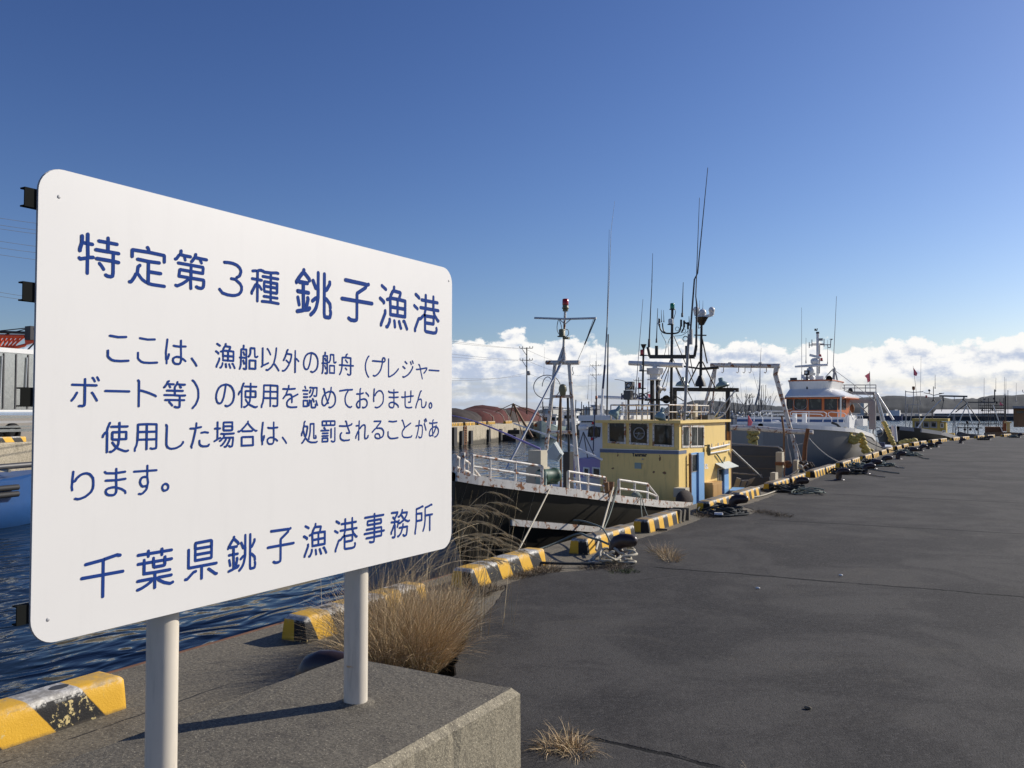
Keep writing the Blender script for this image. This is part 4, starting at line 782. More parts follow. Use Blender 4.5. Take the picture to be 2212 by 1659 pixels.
for i, (y0, y1, x0, x1) in enumerate(((23.4, 22.2, -3.4, -2.75), (25.2, 23.7, -3.6, -2.6), (27.9, 26.0, -3.2, -2.7), (34, 31.5, -3, -2.5))):
    rope('loose_rope', [(x0, y0, .05), (x0*.7+x1*.3, y0*.7+y1*.3, .03), (x1, y1, .025), (x1+.15, y1-.1, .02)], .025, ('rope', 'ropegreen')[i % 2], ('pale rope tail lying straight on the asphalt nearest the bare bollard', 'grey green rope tail on the asphalt beside the second far rope heap', 'pale rope tail on the asphalt beside the third far rope heap', 'grey green rope tail on the asphalt by the yellow float string')[i])
THIN[0] = 1.0
# ------------------------------------------------------------------ leaning slabs, litter, scraps
for i, (y, tl) in enumerate(((11.62, .25), (11.78, .30), (11.98, .02))):
    mb = MB(); Mx = Matrix.Rotation(-tl, 3, 'X') @ Matrix.Rotation(.06*(i-1), 3, 'Z')
    mb.box((-4.14, y, .088), (.24, .07, .175), M=Mx); tag(mb.build('concrete_slab', M['block']), ('concrete slab leaning against the kerb block, nearest of the three', 'middle concrete slab of three leaning on the kerb block', 'upright concrete slab at the end of the three by the kerb')[i], 'slab', 'slabs leaning on a kerb block')
p = G(1425, 1147, 0); mb = MB(); mb.tube([p+Vector((-.1, -.02, .02)), p+Vector((.0, 0, .02)), p+Vector((.1, .015, .02))], [.012, .018, .012], 8); tag(mb.build('crushed_can', M['dgrey']), 'small dark crushed tube lying on the asphalt near the leaning slabs', 'litter')
p = G(1552, 1116, .01)+Vector((0, 0, .0)); mb = MB(); mb.tube([p+Vector((-.06, 0, .03)), p+Vector((.06, .02, .03))], .03, 9); tag(mb.build('paper_cup', M['paper']), 'white paper cup lying beside the black rope heap', 'litter')
for j, (u, v, lb) in enumerate(((1637, 1272, 'white scrap lying alone on open asphalt in front of the crack'), (1816, 1244, 'small pale scrap of paper on the asphalt at the right of the crack'), (1745, 1532, 'tiny pale pebble with a dark shadow in the right foreground asphalt'))):
    p = G(u, v, .006); mb = MB(); mb.ball(p+Vector((0, 0, .008)), .016, 7, sq=(1.3, .7, .55)); tag(mb.build('scrap', M['paper' if j < 2 else 'block']), lb, 'litter')
# ------------------------------------------------------------------ dry grass
def blade(mb, p, d, L, wd, bend, seg=3, mi=0):
    p = Vector(p); d = Vector(d).normalized(); side = d.cross(Vector((random.uniform(-1, 1), random.uniform(-1, 1), .2))).normalized()
    vs = []; cur = p.copy(); dr = d.copy()
    for i in range(seg+1):
        ww = wd*(1-i/seg*.85)/2; vs += [cur-side*ww, cur+side*ww]
        dr = (dr+bend/seg).normalized(); cur = cur+dr*(L/seg)
    mb.add(vs, [(2*i, 2*i+1, 2*i+3, 2*i+2) for i in range(seg)], mi)
    return cur, dr
def tuft(mb, c, R, n, L, lean=.5, wd=.004, droop=.9, el=1.):
    for _ in range(n):
        an = random.uniform(0, 2*pi); rr = R*sqrt(random.random()); px, py = rr*cos(an), rr*sin(an)*el
        d_ = Vector((px/R*lean+random.uniform(-.3, .3), py/R*lean+random.uniform(-.3, .3), 1))
        l_ = L*random.uniform(.45, 1.1)
        blade(mb, Vector(c)+Vector((px, py, 0)), d_, l_, wd*random.uniform(.6, 1.3), Vector((d_.x*.8+random.uniform(-.35, .35), d_.y*.8+random.uniform(-.35, .35), -droop*random.uniform(.3, 1.4))), 4)
gr = thing('dry_grass_clump', 'big tawny dry grass clump growing between the concrete block and the kerbs', 'grass', (-3.3, 4.5, 0))
mb = MB()
for cx, cy, R, n, L in ((-3.27, 4.1, .26, 1700, .52), (-3.46, 4.4, .24, 1500, .56), (-3.14, 4.3, .20, 1300, .50), (-3.35, 4.8, .2, 900, .48), (-3.62, 4.7, .18, 600, .48), (-3.05, 4.15, .14, 400, .40), (-3.75, 5.6, .12, 200, .42), (-3.9, 5.3, .12, 200, .45)):
    tuft(mb, (cx, cy, 0), R*.74, n, L, .36, .0034, .85)
mb.build('foliage', M['straw'], gr, fix=False)
mb = MB()
for _ in range(150):                                # tall thin stems
    c0 = Vector((random.uniform(-3.85, -3.15), random.uniform(4.1, 5.5), 0)); d_ = Vector((random.uniform(-.12, .2), random.uniform(-.1, .25), 1)); h_ = random.uniform(.6, 1.1)
    blade(mb, c0, d_, h_, .0035, Vector((random.uniform(-.1, .25), random.uniform(-.1, .2), -.05)), 5)
mb.build('stems', M['strawpale'], gr, fix=False)
pg = thing('plume_grass', 'tall dry grass with drooping feathery plumes leaning over the water beside the sign', 'grass', (-4.5, 6.0, 0))
stm = MB(); plu = MB()
def plume(tip0, direction, L):
    cur = Vector(tip0); dr = Vector(direction).normalized(); n = 9
    for i in range(n):
        nxt = cur+dr*(L/n)
        plu.tube([cur, nxt], .0016, 3, cap=False)
        for _ in range(7):
            dd = (dr+Vector((random.uniform(-.35, .35), random.uniform(-.35, .35), random.uniform(-.15, .35)))).normalized()
            blade(plu, cur.lerp(nxt, random.random()), dd, L*random.uniform(.25, .45)*(1-i/n*.6), .0030, Vector((dr.x*.3, dr.y*.3, -random.uniform(.4, 1.0))), 3)
        dr = (dr+Vector((0, 0, -.085))).normalized(); cur = nxt
for k in range(25):
    u = random.uniform(960, 1062); v = random.uniform(1062, 1215)
    if v > 1150: u += random.uniform(0, 40)
    Y = random.uniform(5.6, 6.6); tp = S(u, v, Y)
    b0_ = Vector((-4.35+random.uniform(-.35, .1), 5.6+random.uniform(-.4, .5), -.02))
    stm.tube(bez(b0_, b0_.lerp(tp, .5)+Vector((0, 0, .25)), tp), .0022, 4, cap=False)
    e_ = (RT*random.uniform(.8, 1.1)+Vector((0, 0, random.uniform(-.05, .3)))+FWD*random.uniform(-.3, .3))
    plume(tp, e_, random.uniform(.2, .34))
stm.build('stems', M['strawpale'], pg, fix=False); plu.build('plumes', M['strawpale'], pg, fix=False)
def small(name, pts, n, L, m, label, R=.12, droop=.8, el=1., wd=.004):
    mb = MB()
    for p in pts: tuft(mb, p, R, n, L, .8, wd, droop, el)
    tag(mb.build(name, M[m], org=pts[0], fix=False), label, 'weeds')
small('dead_weeds', [(-4.0, 7.25, 0), (-4.05, 7.05, 0), (-3.95, 7.45, 0)], 260, .09, 'strawdark', 'low brown dead weeds at the foot of the third kerb block', .13)
small('dead_weeds', [(-3.95, 6.2, 0), (-3.98, 6.45, 0)], 200, .10, 'strawdark', 'dark brown dead weeds by the near end of the third kerb block', .12)
small('straw_tuft', [(-1.80, 3.62, 0), (-1.74, 3.56, 0), (-1.84, 3.55, 0)], 130, .13, 'straw', 'flattened straw tuft lying by the right corner of the concrete block', .07, 1.6)
small('grass_sprout', [tuple(G(1625, 1672, 0))], 9, .13, 'strawpale', 'few pale grass blades sprouting at the bottom edge of the photo', .05, .3)
small('dead_weeds', [(-3.42, 8.0, 0), (-3.36, 7.85, 0), (-3.62, 7.8, 0)], 170, .08, 'strawdark', 'brown dead weeds in front of the rope wrapped bollard', .12)
small('green_weeds', [(-3.30, 7.72, 0), (-3.22, 7.8, 0)], 150, .05, 'weed', 'small patch of green weeds in front of the rope wrapped bollard', .09)
small('straw_tuft', [(-3.15, 8.75, 0), (-3.25, 8.95, 0), (-3.4, 9.05, 0), (-3.08, 8.6, 0)], 90, .17, 'straw', 'thin straw tuft behind the rope wrapped bollard', .1, .6)
small('dead_weeds', [(-3.1, 13.2, 0), (-3.25, 13.35, 0), (-2.95, 13.05, 0), (-3.4, 13.5, 0)], 130, .10, 'strawdark', 'brown dead weeds to the right of the third bollard', .14)
small('dead_weeds', [(-4.0, 12.55, 0), (-3.9, 12.4, 0), (-4.1, 12.75, 0)], 120, .10, 'strawdark', 'brown dead weeds between the leaning slabs and the black rope heap', .13)
small('dead_weeds', [(-4.15, 7.8, 0), (-4.0, 7.62, 0)], 90, .08, 'straw', 'yellowish dry weeds on the apron under the frayed rope', .12)
# ------------------------------------------------------------------ boat helpers
def hull_mb(st, mid=.55, mi=0):
    """stations along the boat: (Y, centre X, half deck, deck z, half width low down, z of the low edge)"""
    mb = MB(); rings = []
    for Y, xc, hd, zd, hw, zk in st:
        h = zd-zk
        prof = [(hd, zd), (hd*.97+hw*.03, zd-.07*h), (hd*.80+hw*.20, zd-.3*h), (hd*.35+hw*.65, zd-.62*h), (hw, zk+.02), (hw*.5, zk-.3)]
        rings.append([Vector((xc+x, Y, z)) for x, z in prof]+[Vector((xc-x, Y, z)) for x, z in prof[::-1]])
    mb.loft(rings, mi)
    mb.add(rings[0], [tuple(range(12))], mi); mb.add(rings[-1], [tuple(range(12))[::-1]], mi)
    return mb
def interp(st, Y, k):
    if Y <= st[0][0]: return st[0][k]
    for a_, b_ in zip(st, st[1:]):
        if a_[0] <= Y <= b_[0]:
            f = (Y-a_[0])/(b_[0]-a_[0]); return a_[k]+(b_[k]-a_[k])*f
    return st[-1][k]
def gun(st, Y, side=1, out=0., up=0.): return Vector((interp(st, Y, 1)+side*(interp(st, Y, 2)+out), Y, interp(st, Y, 3)+up))
def cap_mb(st, y0, y1, n=26, h=.10, wd=.09, drop=0., sides=(1, -1), out=.015):
    mb = MB()
    for sd in sides:
        rings = []
        for i in range(n+1):
            Y = y0+(y1-y0)*i/n; p = gun(st, Y, sd, 0, -drop); o_ = Vector((sd, 0, 0))
            rings.append([p+o_*out+Vector((0, 0, .012)), p+o_*out-Vector((0, 0, h)), p-o_*(wd-out)-Vector((0, 0, h)), p-o_*(wd-out)+Vector((0, 0, .012))])
        mb.loft(rings, closed=True, sm=False)
        mb.add(rings[0], [(0, 1, 2, 3)]); mb.add(rings[-1], [(3, 2, 1, 0)])
    return mb
def deck_mb(st, y0, y1, dz, n=14, inset=.06):
    mb = MB(); mb.loft([[gun(st, y0+(y1-y0)*i/n, 1, -inset, dz), gun(st, y0+(y1-y0)*i/n, -1, -inset, dz)] for i in range(n+1)], sm=False); return mb
def u_of(p):
    d_ = Vector(p)-EYE; return 1106+FOC*d_.dot(RT)/d_.dot(FWD)
def gun_at(st, u, side=1, y0=None, y1=None, **kw):
    lo, hi = y0 or st[0][0], y1 or st[-1][0]
    for _ in range(40):
        md = (lo+hi)/2
        if u_of(gun(st, md, side)) < u: lo = md
        else: hi = md
    return gun(st, lo, side, **kw)
def window_q(a, b, c, d_, nrm, fw=.045, th=.025, ins=.5, parent=None, mats=None, split=0, bolts=True, name='window'):
    """a b c d: corners (top left, top right, bottom right, bottom left); frame stands proud along nrm, dark pane sits back"""
    mb = MB(); a, b, c, d_ = (Vector(p) for p in (a, b, c, d_)); nrm = Vector(nrm)
    cen = (a+b+c+d_)/4
    W_ = (b-a).length; H_ = (d_-a).length
    def q(fx, fy): return a.lerp(b, fx).lerp(d_.lerp(c, fx), fy)
    fx, fy = fw/W_, fw/H_
    O = [q(0, 0), q(1, 0), q(1, 1), q(0, 1)]; I = [q(fx, fy), q(1-fx, fy), q(1-fx, 1-fy), q(fx, 1-fy)]
    n_ = nrm*th
    for i in range(4):
        j = (i+1) % 4
        mb.add([O[i], O[j], I[j], I[i], O[i]+n_, O[j]+n_, I[j]+n_, I[i]+n_], [(4, 5, 6, 7), (0, 1, 5, 4), (2, 3, 7, 6), (1, 2, 6, 5), (3, 0, 4, 7)], 0)
    mb.add([p+nrm*.004 for p in I], [(0, 1, 2, 3)], 1)
    if split:
        s0, s1 = q(split, fy), q(split, 1-fy); ux = (b-a).normalized()*.012
        mb.add([s0-ux+n_*.8, s0+ux+n_*.8, s1+ux+n_*.8, s1-ux+n_*.8], [(0, 1, 2, 3)], 0)
    if bolts:
        for i in range(4):
            j = (i+1) % 4; k_ = 5
            for t_ in range(k_):
                p = ((O[i]+I[i])/2).lerp((O[j]+I[j])/2, (t_+.5)/k_)+n_*1.02
                ux = (b-a).normalized()*.007; uy = (d_-a).normalized()*.007
                mb.add([p-ux-uy, p+ux-uy, p+ux+uy, p-ux+uy], [(0, 1, 2, 3)], 2)
    return mb.build(name, mats or [M['whiterust'], M['glass'], M['dgrey']], parent)
def lamp_shade_mb(top, mouth, r0, r1, mi=0):
    ax = Vector(mouth)-Vector(top); L = ax.length; mb = MB()
    mb.lathe([(r0*.5, -.02*L), (r0, 0), (r0*1.05, L*.38), (r0*1.5, L*.45), (r1*.85, L*.62), (r1, L*.85), (r1*1.04, L), (r1*.93, L*.99), (r1*.7, L*.6), (.001, L*.5)], top, ax, 14, mi); return mb
def beacon(parent, p, r, h, lens, name='lamp'):
    mb = MB(); p = Vector(p)
    mb.lathe([(r*1.35, -h*.12), (r*1.35, 0), (r*.95, .01*h)], p, n=12, mi=0); mb.lathe([(r*.95, .0), (r, h*.1), (r, h*.8), (r*.8, h*.97), (.001, h)], p, n=12, mi=1)
    return mb.build(name, [M['dgrey'], M[lens]], parent)
def text_mesh(txt, size, name, m, parent, loc, ex_=(1, 0, 0), ey=(0, 0, 1)):
    cu = bpy.data.curves.new(name, 'FONT'); cu.body = txt; cu.size = size; cu.extrude = .001; cu.offset = .045*size
    tmp = bpy.data.objects.new(name, cu); COL.objects.link(tmp); bpy.context.view_layer.update()
    me = bpy.data.meshes.new_from_object(tmp.evaluated_get(bpy.context.evaluated_depsgraph_get())); bpy.data.objects.remove(tmp)
    mb = MB(); X, Yv = Vector(ex_), Vector(ey); N_ = X.cross(Yv)
    mb.add([Vector(loc)+X*v.co.x+Yv*v.co.y+N_*v.co.z for v in me.vertices], [tuple(p.vertices) for p in me.polygons])
    return mb.build(name, m, parent, fix=False)
def whip(parent, a, b, r=.008, m='dgrey', name='whip_antenna', base=.4):
    a, b = Vector(a), Vector(b); mb = MB(); d_ = b-a
    mb.tube([a, a+d_*.12, a+d_*.121, b], [r*1.7, r*1.6, r, r*.45], 5); return mb.build(name, M[m], parent)

# ------------------------------------------------------------------ the yellow fishing boat at the near kerb
XA = -6.10
ST = [(9.0, XA, .04, .785, .01, .30), (9.25, XA, .17, .73, .02, -.1), (9.6, XA, .31, .67, .04, -.5), (10.2, XA, .52, .57, .10, -1.1), (11, XA, .76, .45, .22, -1.7), (12, XA, .98, .29, .42, -2.2),
      (13.2, XA, 1.16, .12, .7, -2.4), (14.45, XA, 1.29, -.02, .95, -2.5)]
STB = [(14.45, XA, 1.30, -.62, 1.0, -2.5), (17, XA, 1.30, -.66, 1.05, -2.5), (20, XA, 1.22, -.62, 1.0, -2.5), (21.2, XA, 1.05, -.58, .8, -2.4)]
A = thing('fishing_boat', 'yellow cabined fishing boat with black hull and masts moored at the near kerb blocks', 'boat', (XA, 14, WZ))
hull_mb(ST).build('bow_hull', M['hullblack'], A); hull_mb(STB).build('stern_hull', M['hullblack'], A)
cap_mb(ST, 9.0, 14.45, 40, out=.028).build('gunwale', M['whiterust'], A)
mb = cap_mb(ST, 9.9, 13.4, 20, h=.075, wd=.03, drop=.50, out=.0)
for p in mb.v: p.x += (-.07 if p.x > XA else .07)
mb.build('rubbing_strake', M['whiterust'], A)
mb = MB(); mb.beam(gun(ST, 14.43, 1, -.03, -.02), gun(ST, 14.9, 1, -.03, -.62), .09, .09); mb.build('gunwale_end', M['whiterust'], A)
mb = MB(); p0, p1 = gun(ST, 13.3, 1, .012, -.20), gun(ST, 14.4, 1, .012, -.14); mb.prism([p0, p1, p1-Vector((0, 0, .42)), p0-Vector((0, 0, .40))], (.006, 0, 0)); mb.build('hull_patch', M['yellow2'], A)
deck_mb(ST, 9.1, 14.45, -.14).build('foredeck', M['grey'], A); deck_mb(STB, 14.45, 21.2, -.02).build('afterdeck', M['grey'], A)
# --- wheelhouse
YF = 14.96; XR = -5.2; XL = -6.72
wh = MB(); wh.bb(XL, XR, YF, 17.85, .872, 1.35); wh.bb(XL-.03, XR-.0, YF-.035, 16.72, -.66, .872); wh.bb(XL, XR-.003, 16.722, 18.25, -.64, 1.0-.05)
wh.bb(XL, XR-.6, 17.0, 17.9, .9, 1.0)
Wh = wh.build('wheelhouse', M['yellow'], A)
mb = MB()
pts = KS('d', YF-.037, 215, 636, 1108, 690)
mb.bb(XL-.035, XR+.004, YF-.041, YF-.0355, pts[1].z-.028, pts[1].z+.036); mb.bb(XR, XR+.004, YF-.0355, 15.35, pts[1].z-.028, pts[1].z+.036); mb.build('belt_stripe', M['stripe'], Wh)
mb = MB(); mb.bb(XL-.035, XR+.006, YF-.045, YF-.0358, pts[1].z+.0365, pts[1].z+.046); mb.build('belt_edge', M['alu'], Wh)
rf = MB(); rf.bb(XL-.13, XR+.07, YF-.13, 18.05, 1.352, 1.405); rf.build('roof', M['yellow'], Wh)
for x0, x1, yt0, yt1, yb0, yb1 in ((278, 490, 312, 322, 575, 588), (528, 758, 322, 336, 590, 602), (800, 1050, 338, 350, 610, 624)):
    a_, b_, c_2, d_2 = KS('d', YF-.001, x0, yt0, x1, yt1, x1, yb1, x0, yb0)
    window_q(a_, b_, c_2, d_2, (0, -1, 0), .035, .016, parent=Wh)
a_ = KS('d', YF-.02, 642, 462)[0]; mb = MB(); mb.tube([a_+Vector((.105*cos(2*pi*i/24), 0, .105*sin(2*pi*i/24))) for i in range(25)], .012, 6); mb.ball(a_, .025, 8); mb.bar(a_-Vector((.1, 0, 0)), a_+Vector((.1, 0, 0)), .007); mb.bar(a_, a_+Vector((-.05, 0, -.09)), .007)
mb.build('clear_view_screen', M['grey'], Wh)
for x0, x1, yt0, yt1, yb0, yb1, sp in ((1138, 1220, 366, 366, 630, 628, 0), (1235, 1392, 368, 372, 628, 624, .5)):
    a_, b_, c_2, d_2 = KT('d', XR+.001, x0, yt0, x1, yt1, x1, yb1, x0, yb0)
    window_q(a_, b_, c_2, d_2, (1, 0, 0), .035, .016, parent=Wh, split=sp)
def sidebox(c, x0, x1, y0, y1, t0, t1, name, m, parent=Wh):
    """box standing on the cabin side between two picture places"""
    p, q_ = T(*K(c, x0, y0), XR+t1), T(*K(c, x1, y1), XR+t1); mb = MB(); mb.bb(XR+t0, XR+t1, p.y, q_.y, q_.z, p.z); return mb.build(name, M[m], parent)
ybt = 1330
dr = sidebox('d', 1250, 1330, 692, ybt, .002, .012, 'cabin_door', 'ltblue')
p, q_ = T(*K('d', 1256, 712), XR+.014), T(*K('d', 1324, 905), XR+.014); window_q((XR+.013, p.y, p.z), (XR+.013, q_.y, p.z), (XR+.013, q_.y, q_.z), (XR+.013, p.y, q_.z), (1, 0, 0), .012, .008, parent=dr if False else Wh, bolts=False, mats=[M['alu'], M['glass'], M['dgrey']])
sidebox('d', 1338, 1404, 690, ybt, .002, .05, 'sliding_door', 'ltblue'); sidebox('d', 1328, 1340, 692, ybt, .002, .006, 'gap_shade_strip', 'shade')  # dark strip laid beside the door, painted as the shade in the gap
sidebox('d', 1245, 1253, 690, ybt, .002, .03, 'door_frame', 'alu')
pp = T(*K('d', 1235, 705), XR+.05); mb = MB(); mb.tube([(XR+.05, pp.y, pp.z), (XR+.05, pp.y, -.6)], .028, 10); mb.bar((XR+.0, pp.y, pp.z-.2), (XR+.05, pp.y, pp.z-.2), .01); mb.build('exhaust_pipe', M['rustbrown'], Wh)
sidebox('d', 1560, 1622, 872, 1330, .0, .008, 'cabin_door', 'ltblue')
p, q_ = T(*K('d', 1562, 880), XR+.009), T(*K('d', 1622, 1028), XR+.009); window_q((XR+.009, p.y, p.z), (XR+.009, q_.y, p.z), (XR+.009, q_.y, q_.z), (XR+.009, p.y, q_.z), (1, 0, 0), .012, .008, parent=Wh, bolts=False, mats=[M['alu'], M['glass'], M['dgrey']])
sidebox('d', 1636, 1690, 862, 1330, .0, .045, 'sliding_door', 'ltblue'); sidebox('d', 1622, 1637, 866, 1330, .0, .004, 'gap_shade_strip', 'shade')  # again a dark strip in place of the shaded gap
a_, b_ = T(*K('d', 1530, 812), XR), T(*K('d', 1690, 800), XR); mb = MB(); mb.prism([(XR, a_.y, a_.z), (XR, b_.y, a_.z), (XR+.20, b_.y+.02, a_.z-.10), (XR+.20, a_.y-.02, a_.z-.10)], (0, 0, -.012)); mb.build('awning', M['tarp'], Wh)
p, q_ = T(*K('d', 1478, 1052), XR+.12), T(*K('d', 1586, 1240), XR+.12); cb = MB(); cb.bb(XR+.0, XR+.16, p.y-.02, q_.y, q_.z-.2, p.z+.02); Cb = cb.build('wooden_locker', M['woodbox'], A)
mb = MB(); mb.bb(XR+.16, XR+.168, p.y, (p.y+q_.y)/2-.006, q_.z-.15, p.z-.02); mb.bb(XR+.16, XR+.168, (p.y+q_.y)/2+.006, q_.y-.02, q_.z-.15, p.z-.02); mb.build('locker_doors', M['woodbox'], Cb)
p = KS('d', YF-.038, 558, 729)[0]; text_mesh('Yanmar', .094, 'lettering', M['wire'], Wh, p)
p, q_ = KS('d', YF-.05, 590, 805, 666, 876); mb = MB(); mb.bb(p.x, q_.x, YF-.055, YF-.0352, q_.z, p.z); mb.build('hatch_box', M['lampgreen'], Wh)
for x_, y_, r_ in ((682, 765, .018), (684, 818, .012)): mb = MB(); mb.ball(KS('d', YF-.045, x_, y_)[0], r_, 8); mb.build('bolt_head', M['steel'], Wh)
for x, y, w_, h_ in ((392, 718, 10, 22), (885, 755, 12, 28), (335, 872, 22, 14), (812, 915, 20, 14), (940, 925, 26, 18), (392, 690, 6, 12), (880, 725, 5, 14)):
    p = KS('d', YF-.0385, x, y)[0]; rn = random.Random(x); mb = MB(); mb.add([p+Vector((w_*.0036*.52*cos(2*pi*k/9)*rn.uniform(.4, 1.1), 0, h_*.0036*.5*sin(2*pi*k/9)*rn.uniform(.4, 1.1))) for k in range(9)], [tuple(range(9))]); mb.build('rust_mark', M['rustbrown'], Wh)
mb = MB()
for x, y, s_ in ((1412, 830, 4), (1420, 850, 4), (1412, 868, 3.4), (1424, 832, 4), (1432, 866, 3.4)):
    p = T(*K('d', x+6, y), XR+.004); mb.bb(XR, XR+.004, p.y-.05, p.y+.05, p.z-.018, p.z+.018)
mb.build('notice_plate', M['paper'], Wh)
mb = MB(); pts = [T(*K('d', x, y), XR+.03) for x, y in ((1450, 645), (1690, 592))]; pts2 = [T(*K('d', x, y), XR+.03) for x, y in ((1470, 695), (1690, 655))]
mb.bar(*pts, .02); mb.bar(*pts2, .015)
for f in (.15, .45, .72, 1): p = pts[0].lerp(pts[1], f); mb.bar(p, Vector((p.x, p.y, .93)), .013)
mb.build('aft_railing', M['white'], A)
p = T(*K('d', 1452, 665), XR+.07); mb = MB(); mb.lathe([(.03, .12), (.035, .06), (.045, .05), (.045, 0), (.03, -.08), (.012, -.10)], p, n=10); mb.bar(p+Vector((-.1, -.05, .1)), p+Vector((0, 0, .1)), .012); mb.build('bulkhead_lamp', M['olive'], A)
mb = MB(); mb.tube(bez(*KT('d', XR+.03, 1545, 705, 1575, 740, 1600, 790, 1640, 835)), .014, 6); mb.tube(bez(*KT('d', XR+.02, 1645, 735, 1640, 770, 1630, 790)), .012, 5); mb.build('green_hose', M['greenpaint'], A)
# --- roof railing
mb = MB(); YR = YF-.05
fa, fb = KS('d', YR, 345, 118)[0], KS('d', YR, 985, 146)[0]; zt = (fa.z+fb.z)/2; zm = zt-.13; zb = 1.405
fa = Vector((fa.x-.06, YR, zt)); fb = Vector((fb.x, YR, zt)); fc = Vector((fb.x, 17.3, zt))
for z, r in ((zt, .013), (zm, .009)):
    mb.bar((fa.x, YR, z), (fb.x, YR, z), r, 7); mb.bar((fb.x, YR, z), (fb.x, 17.3, z), r, 7); mb.bar((fa.x, YR, z), (fa.x, 17.3, z), r, 7)
for x in (fa.x, fa.x+.33, fa.x+.62, fa.x+.88, fb.x): mb.bar((x, YR, zb), (x, YR, zt), .013, 7)
for y in (15.6, 16.2, 16.8, 17.3):
    for x in (fa.x, fb.x): mb.bar((x, y, zb), (x, y, zt), .011, 7)
mb.build('roof_railing', M['whiterust'], A)
for a_, b_ in (((420, 150), (345, 265)), ((920, 165), (895, 300))):
    t_, m2 = KS('d', YF-.12, a_[0], a_[1], b_[0], b_[1]); m2.y -= .06; lamp_shade_mb(t_, m2, .035, .105).build('fishing_lamp', M['lampgreen'], A)
# --- searchlight, radar, masts (planes across the roof)
def Pn(c, Y, *p): return KS(c, Y, *p)
p = Pn('c', 15.2, 224, 1240)[0]; mb = MB(); mb.box(p+Vector((0, .05, 0)), (.155, .12, .155)); mb.lathe([(.055, 0), (.066, -.012), (.06, -.02)], p-Vector((0, .012, 0)), (0, 1, 0), 14, 1); mb.lathe([(.001, -.012), (.055, -.008)], p-Vector((0, .0, 0)), (0, 1, 0), 14, 1)
q_ = Pn('c', 15.25, 220, 1350)[0]; mb.box(q_, (.14, .14, .18), 0); mb.bar(q_, Vector((q_.x, q_.y, 1.4)), .022, 8, 0)
mb.bar(p+Vector((-.085, .05, .0)), p+Vector((-.085, .05, -.2)), .008); mb.bar(p+Vector((.085, .05, .0)), p+Vector((.085, .05, -.2)), .008); mb.build('searchlight', [M['dgrey'], M['paleglass']], A)
YM = 15.9
a_, b_ = Pn('c', YM, 397, 775, 378, 1420); mm = MB(); mm.bar(Vector((b_.x, YM, 1.4)), a_, .02, 8); mm.lathe([(.06, .03), (.022, -.05)], a_, n=10); Lm = mm.build('lamp_mast', M['black'], A)
for y, l in ((880, 'red'), (1060, 'paleglass'), (1265, 'red')):
    p = Pn('c', YM-.04, 377 if y < 1000 else (368 if y < 1200 else 350), y)[0]; mb = MB(); mb.box(p+Vector((.03, .03, -.012)), (.14, .1, .018)); mb.build('lamp_bracket', M['black'], Lm); beacon(Lm, p, .032, .105, l)
Yr = 16.1
a_, b_ = Pn('c', Yr, 228, 975, 858, 1003); mb = MB(); mb.tube([a_, a_.lerp(b_, .5), b_], [.048, .052, .046], 10); rd = None
p0, p1, p2 = Pn('c', Yr, 530, 1035, 530, 1110, 530, 1170)
mb2 = MB(); mb2.box((p0+p1)/2, (.25, .25, (p0-p1).length)); mb2.box((p1+p2)/2, (.15, .2, (p1-p2).length+.02)); mb2.box(p2, (.24, .24, .02)); mb2.bar(p0, p0+Vector((0, 0, .08)), .05, 10)
Rd = mb2.build('radar', M['white'], A); mb.build('radar_scanner', M['white'], Rd)
mb = MB(); mb.bb(p2.x-.085, p2.x-.03, Yr-.05, Yr+.05, 1.4, p2.z-.015); mb.bb(p2.x+.03, p2.x+.085, Yr-.05, Yr+.05, 1.4, p2.z-.015); mb.bb(p2.x-.2, p2.x+.42, Yr-.05, Yr+.03, 1.78, 1.82)
mb.build('radar_stand', M['black'], Rd)
# main mast
Ym = 16.6
a_, b_ = Pn('c', Ym, 733, 345, 715, 1600); mm = MB(); mm.tube([Vector((b_.x, Ym, 1.4)), b_.lerp(a_, .3), a_], [.030, .029, .026], 8); Mm = mm.build('main_mast', M['black'], A)
mb = MB(); c0, c1, c2_, c3 = Pn('c', Ym, 445, 790, 470, 902, 990, 902, 1012, 770); mb.beam(c1, c2_, .07, .075); mb.tube([c0, c0.lerp(c1, .75), c1], .03, 6); mb.tube([c3, c3.lerp(c2_, .8), c2_], .03, 6)
for x in (548, 900): p, q_ = Pn('c', Ym, x, 775, x, 890); mb.bar(q_, p, .035)
mb.build('crossarm', M['black'], Mm)
mb = MB()
mb.tube(bez(*Pn('c', Ym, 580, 500, 585, 640, 640, 630, 732, 632), n=8)+bez(*Pn('c', Ym, 732, 632, 830, 632, 830, 600, 832, 490), n=8)[1:], .016, 6); mb.tube(bez(*Pn('c', Ym, 618, 510, 620, 600, 640, 620, 660, 628), n=7), .014, 6); mb.tube(bez(*Pn('c', Ym, 870, 500, 872, 590, 850, 600, 835, 620), n=7), .014, 6)
mb.bar(*Pn('c', Ym, 870, 500, 930, 528), .018)
for x, y in ((580, 500), (835, 510), (870, 520), (915, 540)): p = Pn('c', Ym, x, y)[0]; mb.bar(p-Vector((0, 0, .07)), p+Vector((0, 0, .07)), .022)
mb.build('upper_arm', M['black'], Mm)
beacon(Mm, Pn('c', Ym-.03, 733, 345)[0], .045, .12, 'green'); p = Pn('c', Ym-.06, 714, 522)[0]; beacon(Mm, p, .05, .11, 'paleglass')
mb = MB()
for a0, a1 in (((740, 930), (900, 1290)), ((715, 930), (560, 1250)), ((750, 660), (1000, 1250)), ((930, 870), (975, 1110)), ((700, 1010), (590, 1330)), ((770, 1030), (990, 1460)), ((250, 1405), (470, 1310)), ((440, 1470), (520, 1330)), ((700, 1320), (870, 1420))):
    mb.bar(*Pn('c', Ym+.05, *a0, *a1), .010, 5)
